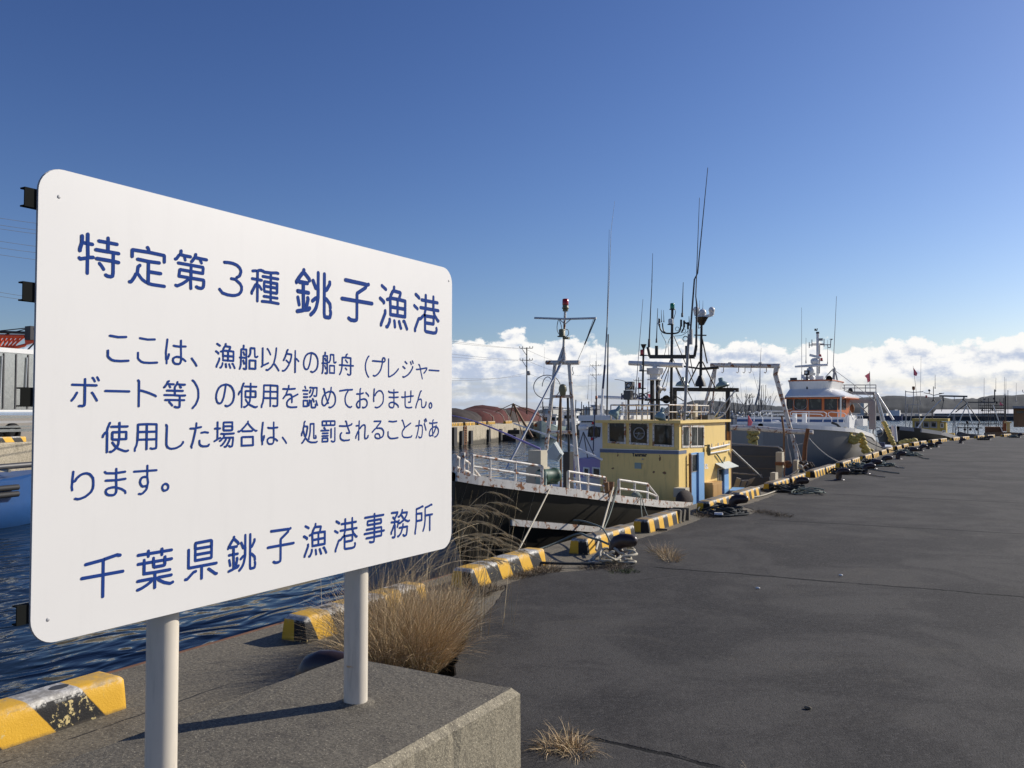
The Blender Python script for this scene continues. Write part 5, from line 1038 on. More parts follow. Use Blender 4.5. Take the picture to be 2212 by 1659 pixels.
for pts in (((755, 350), (790, 370), (755, 420), (750, 460)), ((600, 620), (640, 720), (690, 720), (640, 880)), ((690, 880), (700, 780), (640, 760), (740, 640)), ((760, 660), (850, 660), (860, 650), (920, 600)), ((690, 1010), (690, 1100), (680, 1200), (640, 1310)), ((780, 1030), (790, 1100), (830, 1200), (900, 1300))):
    mb.tube(bez(*Pn('c', Ym-.02, *[v for q_ in pts for v in q_]), n=9), .006, 4)
for cx, cy, r in ((790, 578, .04), (865, 600, .04), (885, 690, .05), (885, 700, .055)):
    p = Pn('c', Ym-.03, cx, cy)[0]; mb.tube([p+Vector((r*cos(2*pi*i/16), 0, r*sin(2*pi*i/16))) for i in range(17)], .006, 4)
mb.build('rigging', M['black'], Mm)
for a0, a1, r, m in (((460, 790), (497, 0), .016, 'dgrey'), ((548, 740), (562, 338), .012, 'dgrey'), ((575, 520), (577, 450), .02, 'white'), ((608, 500), (604, 355), .008, 'dgrey'), ((635, 500), (630, 358), .008, 'dgrey'), ((848, 440), (860, 35), .014, 'dgrey'), ((932, 540), (927, 430), .012, 'dgrey'), ((918, 900), (916, 520), .015, 'grey')):
    whip(Mm, *Pn('c', Ym, *a0, *a1), r, m)
whip(A, Pn('c', 15.4, 300, 1400)[0], Pn('c', 15.4, 390, 230)[0], .009, 'grey'); whip(A, Pn('c', 15.5, 442, 1400)[0], Pn('c', 15.5, 455, 1050)[0], .006, 'grey')
tp = S(1410, 547, Ym); bt = Pn('c', Ym, 494, 40)[0]; mb = MB(); mb.bar(bt, tp, .009, 5, 0, .004); mb.build('whip_antenna', M['dgrey'], Mm)
# slanting grey pole with the long whip
a_, b_, c_2 = KS('c', 15.15, 872, 1640, 905, 1000, 925, 640); mb = MB(); mb.tube([Vector((a_.x, 15.15, 1.4)), b_, c_2], [.027, .025, .022], 8); mb.box(c_2+Vector((.04, 0, -.05)), (.05, .05, .28)); mb.box((a_.x-.03, 15.15, 1.56), (.16, .12, .03)); Sp = mb.build('antenna_pole', M['grey'], A)
mb = MB(); mb.tube([KS('c', 15.15, 935, 720)[0], KS('c', 15.15, 990, 0)[0], S(1507, 590, 15.15), S(1529, 362, 15.15)], [.02, .015, .012, .006], 6); mb.build('whip_antenna', M['dgrey'], Sp)
a_ = KS('c', Ym+.3, 1010, 830)[0]; mb = MB(); mb.tube([a_, KS('c', Ym+.3, 1018, 300)[0], S(1503, 640, Ym+.3), S(1511, 427, Ym+.3)], [.025, .018, .012, .005], 6); mb.build('whip_antenna', M['dgrey'], Mm)
# --- black stern gantry with the dome mast
Yg = 18.45
bm_ = MB(); a_, b_ = Pn('c', Yg, 738, 1282, 1505, 1290); bm_.beam(a_, b_, .085, .085)
for x in (760, 1380): p, q_ = Pn('c', Yg, x, 1300, x, 1600); bm_.bar(Vector((q_.x, Yg, -.0)), p, .05, 8)
Gt = bm_.build('stern_gantry', M['black'], A)
p = Pn('d', Yg, 1680, 440)[0]; mb = MB(); mb.bar(Vector((p.x+.01, Yg, -.66)), Vector((p.x+.01, Yg, p.z)), .056, 8); mb.build('gantry_leg', M['rustbrown'], Gt)
a_, b_ = Pn('c', Yg, 1075, 470, 1060, 1280); mm = MB(); mm.tube([b_, b_.lerp(a_, .4), a_], [.034, .032, .025], 8); mm.lathe([(.13, -.24), (.11, -.16), (.04, 0)], b_+Vector((0, 0, .3)), n=10); mm.lathe([(.15, .05), (.14, .04), (.05, -.12)], a_, n=10); Dm = mm.build('dome_mast', M['black'], Gt)
mb = MB(); mb.bar(*Pn('c', Yg, 870, 1015, 1060, 1042), .02); mb.bar(*Pn('c', Yg, 1060, 1045, 1275, 1028), .03); mb.bar(*Pn('c', Yg, 990, 650, 1130, 653), .014)
for a0, a1 in (((1050, 960), (905, 1250)), ((1085, 960), (1235, 1265)), ((1080, 690), (1140, 980))): mb.bar(*Pn('c', Yg, *a0, *a1), .017, 5)
mb.tube(bez(*Pn('c', Yg, 1030, 470, 1060, 560, 1010, 590, 1060, 560), n=8), .008, 4); mb.build('dome_mast_stays', M['black'], Dm)
a_ = Pn('c', Yg, 1085, 418)[0]; mb = MB()
for x, y, r in ((1012, 355, .072), (1192, 358, .070), (1085, 390, .085)):
    p = Pn('c', Yg, x, y)[0]; mb.ball(p, r, 14, sq=(1, 1, 1.02)); mb.lathe([(r*.72, -r*1.5), (r*.8, -r*.9), (r*.9, -r*.3)], p, n=14)
l_, r_ = Pn('c', Yg, 985, 410, 1220, 405); mb.beam(l_+Vector((.03, 0, -.01)), a_+Vector((0, 0, -.05)), .09, .05); mb.beam(a_+Vector((0, 0, -.05)), r_+Vector((-.03, 0, -.01)), .09, .05)
mb.build('dome_antenna', M['white'], Dm)
for x in (1048, 1088): whip(Dm, *Pn('c', Yg, x, 345, x+2, 245), .006, 'grey')
for x0, y0, x1, y1 in ((855, 1140, 850, 1250), (1292, 1150, 1320, 1255)):
    p, q_ = Pn('c', Yg-.1, x0, y0, x1, y1); lamp_shade_mb(p, q_, .05, .15).build('fishing_lamp', M['lampgreen'], Gt)
mb = MB(); mb.bar(*Pn('c', 17.6, 1213, 1610, 1465, 1300), .015, 8); mb.build('stay_pole', M['alu'], A)
mb = MB(); mb.tube(bez(*Pn('c', 17.6, 1215, 1620, 1330, 1620, 1390, 1540, 1440, 1330), n=10), .012, 5); mb.build('white_hose', M['white'], A)
p = Pn('c', 16.0, 575, 1278)[0]; mb = MB(); mb.lathe([(.085, -.03), (.08, .0), (.055, .03), (.03, .08), (.04, .14), (.001, .15)], p, (.75, .65, 0), 12); mb.build('horn_speaker', M['grey'], A)
p = Pn('c', 16.2, 655, 1400)[0]; mb = MB(); mb.lathe([(.085, -.03), (.08, .0), (.055, .03), (.03, .08), (.04, .14), (.001, .15)], p, (-.75, .65, 0), 12); mb.build('horn_speaker', M['dgrey'], A)
p, q_ = KS('n', 17.2, 815, 235, 1100, 380); mb = MB(); mb.bb(p.x, q_.x, 17.0, 17.4, 1.406, p.z); mb.build('roof_crate', M['dgrey'], A)
p, q_ = KS('c', 16.9, 992, 1450, 1022, 1600); mb = MB(); mb.bb(p.x, q_.x, 16.8, 16.95, 1.406, p.z); mb.build('roof_post', M['beige'], A)
mb = MB()
for x, y in ((1500, 330), (1450, 380)): pass
a_, b_ = KS('d', 18.6, 1722, 655)[0], G(1675+8, 1060, -.05)
mb.bar(T(*K('d', 1722, 655), -5.15), T(*K('d', 2145, 1050), -4.95), .024, 8); mb.build('boom_pole', M['alu'], A)
# --- foredeck: mast, railings, winch and gear
Y1 = 12.0
THIN[0] = .60
Fm = MB()
lb, lt_, rb, rt_ = KS('a', Y1, 1085, 1900, 1262, 985, 1550, 1990, 1425, 985)
Fm.tube([Vector((lb.x, Y1, .1)), lt_], [.062, .05], 10); Fm.tube([Vector((rb.x, Y1, .1)), rt_], [.062, .05], 10)
x0, x1 = KS('a', Y1, 1158, 970, 1545, 970); Fm.tube([x0, x1], .06, 12)
x0, x1 = KS('a', Y1, 1225, 1365, 1455, 1365); Fm.bar(x0, x1, .04, 10); x0, x1 = KS('b', Y1, 1165, 300, 1500, 305); Fm.bar(x0, x1, .045, 10)
Fmo = Fm.build('foremast', M['whiterust'], A)
mb = MB(); a_, b_, c_2, d_2 = KS('a', Y1, 1345, 960, 1360, 790, 1363, 700, 1378, 370)
mb.tube([a_+Vector((0, 0, 0)), b_, c_2, d_2], [.14, .035, .03, .032], 8); mb.build('topmast', M['whiterust'], Fmo)
mb = MB(); l_, m2, r_ = KS('a', Y1, 1022, 450, 1378, 462, 1740, 452); mb.tube([l_, m2, r_], .028, 8); mb.bar(*KS('a', Y1, 1315, 470, 1375, 520), .014); mb.bar(*KS('a', Y1, 1440, 468, 1380, 520), .014); mb.build('yard', M['alu'], Fmo)
p = KS('a', Y1, 1382, 300)[0]; mb = MB(); mb.lathe([(.075, -.16), (.07, -.10), (.095, -.09), (.095, -.07), (.078, -.06), (.078, .0)], p, n=14, mi=0); mb.lathe([(.08, .0), (.085, .02), (.08, .15), (.06, .165), (.001, .17)], p, n=14, mi=1); mb.build('masthead_lamp', [M['olive'], M['red']], Fmo)
p = KS('a', Y1-.08, 1340, 670)[0]; mb = MB(); mb.lathe([(.12, 0), (.12, .02), (.075, .03), (.08, .18), (.06, .2), (.001, .205)], p, n=12); mb.box(p+Vector((.05, .05, -.02)), (.16, .1, .05)); mb.build('deck_lamp', M['olive'], Fmo)
p, q_ = KS('a', Y1-.1, 1350, 1265, 1325, 1360); mb = MB(); mb.ball(p, .1, 12, sq=(1, 1, 1)); mb.lathe([(.1, 0), (.11, -.06), (.08, -.12), (.08, -.17), (.05, -.2)], p, n=12); mb.bar(Vector((q_.x, q_.y, -.0)), q_, .03, 8, 1); mb.build('working_lamp', [M['olive'], M['rustbrown']], A)
mb = MB(); a_, b_ = KS('a', 11.9, 1330, 985)[0], KS('b', 10.5, 690, 735)[0]; mb.bar(a_, b_, .03, 8); mb.build('fore_stay_pole', M['alu'], A)
mb = MB(); p = KS('a', Y1, 1730, 460)[0]; q_ = KS('a', Y1, 1605, 760)[0]; r_ = KS('a', Y1, 1525, 945)[0]; mb.bar(p, q_, .02, 6); mb.bar(q_, r_, .006, 4); mb.bar(p+Vector((-.03, 0, 0)), q_, .006, 4); mb.build('tackle', M['dgrey'], Fmo)
mb = MB()
for P_ in (((1300, 470), (1270, 560), (1285, 620), (1310, 640)), ((1310, 475), (1340, 540), (1340, 600), (1340, 600)), ((1385, 585), (1430, 570), (1430, 660), (1390, 665)), ((1370, 790), (1340, 900), (1310, 980), (1240, 1160)), ((1470, 1020), (1440, 1060), (1500, 1090), (1460, 1115))): mb.tube(bez(*KS('a', Y1-.06, *[v for q_ in P_ for v in q_]), n=8), .010, 5)
mb.build('mast_cables', M['cable'], Fmo)
p = KS('a', Y1+.2, 1167, 1255)[0]; R_ = (KS('a', Y1+.2, 1290, 1255)[0]-p).length; mb = MB(); mb.tube([p+Vector((R_*cos(2*pi*i/36), .1*cos(2*pi*i/36), R_*sin(2*pi*i/36))) for i in range(37)], .014, 6); mb.tube(bez(*KS('a', Y1+.2, 1110, 1250, 1120, 1130, 1190, 1110, 1215, 1170), n=8), .012, 5); mb.build('hoop', M['grey'], A)
THIN[0] = 1.0
# railings on the bow, on the gunwale line
def rail(mb, st, ys, h, side=1, mid=True, r=.019, endslope=False, gap=-.05):
    tops = []
    for i, y in enumerate(ys):
        b_ = gun(st, y, side, gap, 0); t_ = b_+Vector((0, 0, h if not (endslope and i == len(ys)-1) else h*.32)); tops.append((b_, t_)); mb.bar(b_, t_, r*(1.25 if i in (0, len(ys)-1) else .9), 7)
    mb.tube([t for b, t in tops], r, 7)
    if mid: mb.tube([b.lerp(t, .48 if not (endslope and i == len(tops)-1) else .9) for i, (b, t) in enumerate(tops)], r*.85, 7)
ya = [gun_at(ST, K('b', x, 780)[0]).y for x in (335, 540, 835, 1145)]; yb_ = [gun_at(ST, K('b', x, 830)[0]).y for x in (1450, 1680, 1878)]; yc = [gun_at(ST, K('d', x, 1000)[0]).y for x in (440, 625, 775, 885)]
mb = MB(); rail(mb, ST, ya, .27); mb.build('bow_railing', M['whiterust'], A)
mb = MB(); rail(mb, ST, yb_, .25); mb.build('side_railing', M['whiterust'], A)
mb = MB(); rail(mb, ST, yc, .25, endslope=True); mb.build('side_railing', M['whiterust'], A)
mb = MB(); rail(mb, ST, [9.2, 9.5, 10.0, 10.7], .26, -1, endslope=True, gap=-.02); mb.build('bow_railing', M['whiterust'], A)
p = Vector((XA, 9.1, .77)); mb = MB(); mb.bar(p-Vector((.03, 0, .02)), p+Vector((-.04, 0, .25)), .03, 8); mb.bar(p+Vector((.05, .05, -.02)), p+Vector((.05, .05, .27)), .032, 8); mb.build('stem_post', M['whiterust'], A)
p, q_ = KS('b', 10.9, 1006, 508, 1152, 690); mb = MB(); mb.bb(p.x, q_.x, 10.75, 10.95, q_.z-.02, p.z); mb.bb(p.x-.02, q_.x+.02, 10.72, 10.98, .22, q_.z-.0205); mb.build('bitt_post', M['beige'], A)
pts = KS('b', 10.6, 1260, 425, 1345, 570, 1290, 650, 1180, 600, 1168, 520); mb = MB(); mb.prism(pts, (0, .05, .02)); mb.prism([p.lerp(pts[0], .15)+Vector((0, -.03, 0)) for p in pts[:3]], (0, .02, .0)); mb.build('tarpaulin', M['tarp'], A)
pw = gun_at(ST, 1204, 1, out=-.14, up=.03); mb = MB(); mb.lathe([(.001, -.17), (.10, -.17), (.11, -.12), (.095, -.1), (.095, .1), (.11, .12), (.10, .17), (.001, .17)], pw+Vector((0, 0, .13)), (0.25, 1, 0), 16); mb.box(pw+Vector((-.08, 0, .05)), (.12, .2, .10)); Wn = mb.build('net_hauler', M['greenpaint'], A)
for s_ in (-1, 1): mb = MB(); mb.box(pw+Vector((-.02, s_*.175, .10)), (.16, .025, .2)); mb.build('hauler_cheek', M['lampgreen'], Wn)
mb = coil_mb(9, R=.2, turns=6, r=.022, h=.14); mb.v = [v+gun(ST, 10.7, 1, -.38, -.13) for v in mb.v]; mb.build('rope_coil', M['rope'], A)
p = KS('d', 13.2, 330, 985)[0]; pf = gun_at(ST, K('d', 330, 1040)[0], 1, out=-.06, up=.03); mb = MB(); mb.box(pf, (.14, .26, .07)); mb.bar(pf+Vector((0, -.08, 0)), pf+Vector((0, -.1, .17)), .045, 10); mb.bar(pf+Vector((0, .08, 0)), pf+Vector((0, .1, .16)), .045, 10); mb.build('fairlead', M['rustbrown'], A)
pf2 = gun_at(ST, K('d', 640, 1070)[0], 1, out=-.05, up=.05); mb = MB(); mb.ball(pf2, .07, 9, sq=(1, 1.3, .8)); mb.build('rope_knot', M['ropegreen'], A)
p, q_ = KS('b', 12.6, 1350, 530, 1465, 740); mb = MB(); mb.bb(p.x+.03, q_.x-.03, 12.55, 12.7, .0, p.z); mb.bar(((p.x+q_.x)/2, 12.65, p.z), ((p.x+q_.x)/2-.02, 12.65, p.z+.9), .02, 8); mb.build('deck_winch', M['black'], A)
mb = MB(); mb.bar(*KS('b', 12.9, 1290, 420, 1330, -200), .018, 8); mb.build('derrick_post', M['rustbrown'], A)
mb = MB(); mb.box(T(*K('d', 1135, 1150), -5.1), (.22, .22, .16)); mb.build('side_bitt', M['beige'], A)
mb = MB(); mb.ball(T(*K('d', 1170, 1240), -4.95), .22, 12, sq=(.6, 1.3, .8)); mb.build('net_bundle', M['netdark'], A)
THIN[0] = .6
# spar laid across, two fibreglass poles
mb = MB(); mb.tube(bez(*KS('b', 9.6, 20, 100, 380, 165, 640, 300, 1090, 500), n=14), [.012+.0009*i for i in range(15)], 8); mb.build('outrigger_pole', M['purple'], A)
mb = MB(); mb.tube(KS('b', 13.9, 780, 200, 1200, 345, 1810, 622), [.02, .03, .036], 8); mb.build('outrigger_pole', M['white'], A)
# mooring lines of the yellow boat
THIN[0] = .55
rope('mooring_line', sag(pw+Vector((.05, .0, .0)), (-4.62, 8.0, .0), .01), .018, 'rope', 'pale mooring line from the green net hauler down to the quay edge'); 
mb = MB(); mb.ball((-4.62, 8.0, .035), .055, 8); tag(mb.build('rope_knot', M['rope']), 'knotted rope end lying on the quay edge below the green net hauler', 'rope')
rope('mooring_line', sag(pf+Vector((.05, .06, .08)), (-3.86, 8.42, .08), .0), .022, 'rope', 'thick tan mooring line from the rusty fairlead to the second bollard')
rope('mooring_line', sag(pf+Vector((.06, .15, .08)), (-4.62, 9.95, -.05), .14), .016, 'ropedark', 'dark doubled mooring line hanging from the fairlead, left strand')
rope('mooring_line', sag(pf+Vector((.06, .19, .08)), (-4.6, 10.1, -.05), .11), .016, 'ropegreen', 'grey doubled mooring line hanging from the fairlead, right strand')
rope('mooring_line', sag(pf2+Vector((.05, .05, .0)), (-4.55, 11.5, .02), .02), .014, 'ropegreen', 'grey mooring line from the gunwale knot down to the kerb, left strand')
rope('mooring_line', sag(pf2+Vector((.05, .09, .0)), (-4.52, 11.7, .02), .05), .014, 'ropegreen', 'grey mooring line from the gunwale knot down to the kerb, right strand')
# ------------------------------------------------------------------ the small white and purple boat lying outside the yellow one
XC = -9.6
SC_ = [(11.0, XC, .1, .35, .02, -.6), (11.6, XC, .7, .2, .1, -1.6), (13, XC, 1.1, -.1, .6, -2.4), (16, XC, 1.25, -.35, 1.0, -2.5), (20, XC, 1.1, -.3, .9, -2.5)]
C_ = thing('small_white_boat', 'small white boat with lilac trim moored behind the yellow fishing boat', 'boat', (XC, 15.5, WZ))
hull_mb(SC_).build('hull', M['white'], C_); deck_mb(SC_, 11.2, 20, -.1).build('deck', M['white'], C_)
mb = cap_mb(SC_, 11.0, 20, 24, h=.16, wd=.06); mb.build('gunwale', M['purple'], C_)
YC = 17.0
p0, p1 = KS('b', YC, 1545, 190, 1900, 640); mb = MB(); mb.bb(p0.x, p1.x+.3, YC, YC+1.9, -.3, p0.z); ch = mb.build('cabin', M['white'], C_)
mb = MB(); r0, r1 = KS('b', YC, 1590, 170, 1900, 105); mb.bb(r0.x-.05, r1.x+.3, YC-.15, YC+2.1, r0.z, r1.z); mb.build('roof', M['white'], ch)
a_, b_, c_2, d_2 = KS('b', YC-.002, 1640, 225, 1815, 225, 1800, 375, 1625, 370); window_q(a_, b_, c_2, d_2, (0, -1, 0), .03, .01, parent=ch, bolts=False, mats=[M['white'], M['glass'], M['dgrey']])
p = KS('b', YC-.02, 1712, 300)[0]; mb = MB(); mb.tube([p+Vector((.13*cos(2*pi*i/20), 0, .13*sin(2*pi*i/20))) for i in range(21)], .016, 6); mb.build('clear_view_screen', M['dgrey'], ch)
p0, p1 = KS('b', YC-.8, 1470, 610, 1810, 840); mb = MB(); mb.bb(p0.x, p1.x+.2, YC-.8, YC-.01, p1.z, p0.z); fb_ = mb.build('fore_cabin', M['purple'], C_)
for x0, x1 in ((1590, 1665), (1695, 1795)): a_, b_, c_2, d_2 = KS('b', YC-.802, x0, 705, x1, 715, x1, 835, x0, 825); window_q(a_, b_, c_2, d_2, (0, -1, 0), .03, .012, parent=fb_, bolts=False, mats=[M['white'], M['glass'], M['dgrey']])
Yd = 14.6; p = KS('b', Yd, 1590, 255)[0]; mb = MB(); mb.lathe([(.001, .12), (.14, .11), (.17, .06), (.175, -.04), (.14, -.07), (.001, -.075)], p, n=16); mb.build('radome', M['white'], C_)
mb = MB()
for x in (1500, 1640, 1730): q_ = KS('b', Yd, x, 600)[0]; mb.bar(p+Vector((0, 0, -.07)), q_, .018, 6)
mb.build('radome_tripod', M['dgrey'], C_)
mb = MB(); mb.bar(*KS('b', Yd, 1725, 20, 1705, 520), .022, 6); pm = mb.build('lamp_pole', M['navy'], C_)
beacon(pm, KS('b', Yd-.02, 1700, 210)[0], .04, .09, 'red'); beacon(pm, KS('b', Yd-.02, 1690, 395)[0], .04, .09, 'red')
p = KS('b', Yd, 1718, 35)[0]; beacon(pm, p, .04, .1, 'paleglass')
Yp = 17.6; THIN[0] = .32
a_, b_ = KS('a', Yp, 1800, 1600, 1842, 1000)
mb = MB(); mb.bar(a_, KS('a', Yp, 1818, 1275)[0], .085, 8); mb.bar(KS('a', Yp, 1818, 1275)[0], b_, .075, 8, 1); mb.bar(b_, KS('a', Yp, 1855, 740)[0], .06, 8); mb.bar(KS('a', Yp, 1855, 740)[0], KS('a', Yp, 1866, 560)[0], .05, 6, 1); mb.tube([KS('a', Yp, 1866, 560)[0], KS('a', Yp, 1885, 180)[0], S(1320, 497, Yp), S(1328, 434, Yp)], [.04, .03, .016, .008], 6, 0)
mb.build('long_pole', [M['white'], M['navy']], C_)
mb = MB(); mb.tube([KS('a', 17.2, 1865, 1600)[0], KS('a', 17.2, 1880, 640)[0]], [.06, .045], 8); mb.tube([KS('a', 17.2, 1862, 640)[0], KS('a', 17.2, 1880, 0)[0], S(1316, 496, 17.2)], [.03, .02, .01], 6); mb.build('dark_pole', M['dgrey'], C_)
p = KS('a', 16.8, 1742, 1395)[0]; mb = MB(); mb.lathe([(.05, -.9), (.05, -.02), (.085, -.01), (.085, .02)], p, n=10, mi=0); mb.lathe([(.075, .02), (.08, .2), (.001, .22)], p, n=10, mi=1); mb.build('orange_beacon', [M['dgrey'], M['orange']], C_)
mb = MB(); a_, b_ = KS('a', 18.4, 1765, 1370, 2300, 1395); mb.tube([a_, KS('c', 18.4, 500, 1400)[0]], .12, 10); mb.build('radar_scanner', M['white'], C_)
p = KS('d', 18.27, 428, 66)[0]; text_mesh('KODEN', .19, 'lettering', M['navy'], C_, p)
mb = MB(); q_ = KS('d', 18.4, 450, 100)[0]; mb.bar(q_+Vector((0, 0, -.55)), q_, .1, 10); mb.bb(q_.x-.3, q_.x+.3, 18.2, 18.9, .5, q_.z-.5); mb.build('radar_pedestal', M['white'], C_)
for a0, a1 in (((1640, 1400), (1670, 880)), ((1682, 1540), (1695, 1015)), ((1735, 1300), (1745, 850)), ((1130, 1120), (1138, 790))): whip(C_, *KS('a', 18.5, *a0, *a1), .012, 'grey')
mb = MB(); a_, b_ = KS('c', 18.3, 60, 1168, 190, 1195); mb.tube(bez(a_, a_.lerp(b_, .6)+Vector((0, 0, .03)), b_, n=6), .02, 6); mb.bar(b_, b_+Vector((0, 0, -1.2)), .02, 6); mb.build('arm_lamp', M['grey'], C_)
f0, f1, f2, f3, f4 = KS('c', 18.9, 445, 1335, 505, 1345, 510, 1380, 520, 1450, 470, 1440); mb = MB(); mb.prism([f0, f1, f2, f3, f4], (0, .012, 0)); mb.bar(f0, f0+Vector((.02, 0, -1.0)), .012, 5, 1); tag(mb.build('red_flag', [M['pinkflag'], M['wire']]), 'light red flag showing behind the radar of the yellow boat', 'flag')

THIN[0] = .5
# ------------------------------------------------------------------ low grey work boat with a white A frame, behind the yellow boat
XB = -6.6
SB = [(20.4, XB, 1.0, -.55, .8, -2.5), (21, XB, 1.5, -.58, 1.3, -2.5), (24, XB, 1.75, -.45, 1.5, -2.5), (27.2, XB, 1.6, -.35, 1.3, -2.5)]
B_ = thing('work_boat', 'low grey wooden work boat with a white A frame gantry and timber bitts', 'boat', (XB, 23, WZ))
M['workhull'] = mat('slate_hull', (.038, .048, .065), .6, var=.3, dirt=.1); hull_mb(SB).build('hull', M['workhull'], B_); cap_mb(SB, 20.4, 27.2, 16, h=.16, wd=.12).build('gunwale', M['wood'], B_); deck_mb(SB, 20.5, 27.2, -.12).build('deck', M['wood'], B_)
mb = MB()
for i in range(5): mb.box((XB+.2+.28*i, 21.2, -.52+.01*i), (.2, 1.3, .03), rz=.5)
mb.build('loose_planks', M['wood'], B_)
mb = MB(); mb.prism([(XB+.9, 20.6, -.55), (XB+1.9, 20.9, -.4), (XB+1.8, 22.4, -.15), (XB+1.0, 22.6, .0)], (0, 0, .06)); mb.build('tarpaulin', M['darktarp'], B_)
Ya = 22.5
af = MB()
l0, l1 = KS('c', Ya, 1180, 1000, 1990, 1010); af.tube([l0, l1], .12, 10)
af.tube(KS('c', Ya, 1950, 1020, 1925, 1130)[:1]+KS('c', Ya, 1935, 1110)+[KS('f', Ya, 930, 120)[0], KS('f', Ya, 985, 330)[0], KS('f', Ya, 1060, 600)[0], KS('f', Ya, 1090, 830)[0]], [.14, .13, .11, .11, .10, .09], 8)
af.tube([KS('c', Ya, 1235, 1030)[0], KS('c', Ya, 1190, 1180)[0], KS('c', Ya, 1110, 1480)[0]]+KS('c', Ya, 1080, 1650), [.11, .09, .085, .08], 8); af.tube(KS('c', Ya, 1240, 1060, 1215, 1300, 1190, 1560), .045, 7)
Af = af.build('gantry', M['whiterust'], B_)
mb = MB()
for x in (1330, 1505, 1580, 1650, 1830): a_ = KS('c', Ya-.02, x, 1030)[0]; mb.tube([a_, a_+Vector((0, 0, -.1)), a_+Vector((-.03, 0, -.14)), a_+Vector((-.06, 0, -.11))], .022, 6)
for x in (1405, 1760): mb.box(KS('c', Ya, x, 984)[0]+Vector((0, 0, .02)), (.16, .16, .07))
for x, y in ((2010, 1225), (1995, 1240)): mb.bar(KS('c', Ya, x-30, y)[0], KS('c', Ya, x+15, y-5)[0], .012)
for x, y in ((950, 35), (985, 205), (1100, 550), (740, 1390)):
    if x > 800 or 1: a_ = KS('f', Ya, x-20, y+20)[0] if x > 800 else None
    if a_: mb.bar(a_, a_+Vector((.14, 0, .03)), .014)
mb.build('gantry_hooks', M['whiterust'], Af)
Yb = 21.6
mb = MB(); mb.tube([KS('f', Yb, -60, 310)[0], KS('f', Yb, 500, 330)[0], KS('f', Yb, 1000, 375)[0], KS('f', Yb, 1325, 385)[0]], [.12, .13, .13, .10], 10); mb.build('boom', M['whiterust'], B_)
mb = MB(); mb.tube([KS('f', 21.0, 1190, 920)[0], KS('f', 21.0, 1205, 600)[0], KS('f', 21.0, 1250, 330)[0]], [.12, .10, .09], 9); mb.build('bent_post', M['rustm'], B_)
for i, (x0, x1, y0, y1, Yq) in enumerate(((690, 790, 985, 1250, 17.9), (770, 885, 680, 1080, 20.6), (1025, 1110, 800, 990, 20.9))):
    a_, b_ = KS('f', Yq, x0, y0, x1, y1); mb = MB(); mb.bb(a_.x, b_.x-.03, Yq, Yq+.24, -.6, a_.z); mb.build('timber_bitt', M['beige'], B_)
mb = MB(); mb.box(KS('f', 20.5, 828, 850)[0], (.34, .34, .16)); mb.tube(bez(*KS('f', 20.4, 890, 830, 930, 900, 880, 960, 900, 1040), n=6), .03, 6); mb.ball(KS('f', 20.7, 950, 860)[0], .2, 9, sq=(1, .8, .9)); mb.build('rusty_lashing', M['rustm'], B_)
mb = MB(); mb.tube([KS('f', 20.8, 40, 545)[0], KS('f', 20.8, 600, 590)[0], KS('f', 20.8, 800, 600)[0], KS('f', 20.8, 850, 630)[0], KS('f', 20.8, 870, 665)[0]], .035, 8); mb.build('pipe_rail', M['grey'], B_)
a_, b_ = KS('f', 21.2, 60, 580, 870, 660); mb = MB(); mb.bb(a_.x, b_.x, 21.25, 21.3, -.6, a_.z); bwk = mb.build('bulwark', M['workhull'], B_)
for z_ in (.25, .55): mb = MB(); mb.bb(a_.x, b_.x, 21.225, 21.248, a_.z-z_-.012, a_.z-z_+.012); mb.build('rubbing_strip', M['dgrey'], bwk)
mb = MB(); mb.tube([KS('f', 21.1, 890, 840)[0], KS('f', 21.1, 895, 400)[0], KS('f', 21.1, 860, 150)[0]], .05, 7); mb.build('rusty_post', M['rustbrown'], B_)
mb = MB(); mb.bar(*KS('f', 21.15, 930, 420, 1005, 850), .03, 6); mb.bar(*KS('f', 21.3, 1030, 430, 1170, 860), .035, 6); mb.build('derrick_stays', M['grey'], B_)
mb = MB()
for k in range(10): p = KS('f', 20.6+.1*k, 1150+18*k, 850+random.uniform(-20, 60))[0]; mb.ball(p, random.uniform(.07, .16), 8, sq=(1, 1, .7))
mb.build('net_pile', M['netdark'], B_)
mb = MB(); mb.bar(*KS('f', 19.4, 930, 1060, 1245, 850), .03, 7); tag(mb.build('silver_pole', M['alu']), 'bare silver pole lying aslant across the kerb block by the timber post', 'pole')
rope('mooring_line', bez(*KS('f', 19.6, 1110, 860, 1130, 900, 1190, 930, 1215, 990), n=8), .03, 'rope', 'thick pale rope knotted over the timber bitt of the grey work boat')
mb = MB(); p = KS('f', 19.2, 1140, 900)[0]; mb.ball(p, .11, 9); tag(mb.build('rope_knot', M['rope']), 'pale rope knot above the kerb block beside the grey work boat', 'rope')
mb = MB(); a_, b_ = KT('d', -5.0, 1725, 1095, 1840, 1140); mb.box((a_+b_)/2, (.5, 1.6, .05), rz=.2); mb.build('blue_lid', M['ltblue'], B_)
mb = MB(); mb.box(KS('f', 20.3, 280, 1100)[0], (.6, .3, .05), rz=.3); mb.build('hatch', M['wood'], B_)
for k, P_ in enumerate((((1450, 700), (1505, 535), (1580, 560), (1545, 705)), ((1560, 700), (1600, 590), (1680, 600), (1650, 700)), ((1665, 690), (1720, 565), (1830, 535), (1760, 640)))): mb = MB(); mb.prism(KS('l', 19.4+.1*k, *[v for q_ in P_ for v in q_]), (0, .03, .01)); mb.build('loose_plank', M['wood'], B_)
mb = MB(); mb.prism(KS('l', 19.9, 1600, 730, 1850, 540, 2080, 520, 2085, 640, 1900, 720), (0, .04, 0)); mb.build('tarpaulin', M['darktarp'], B_)
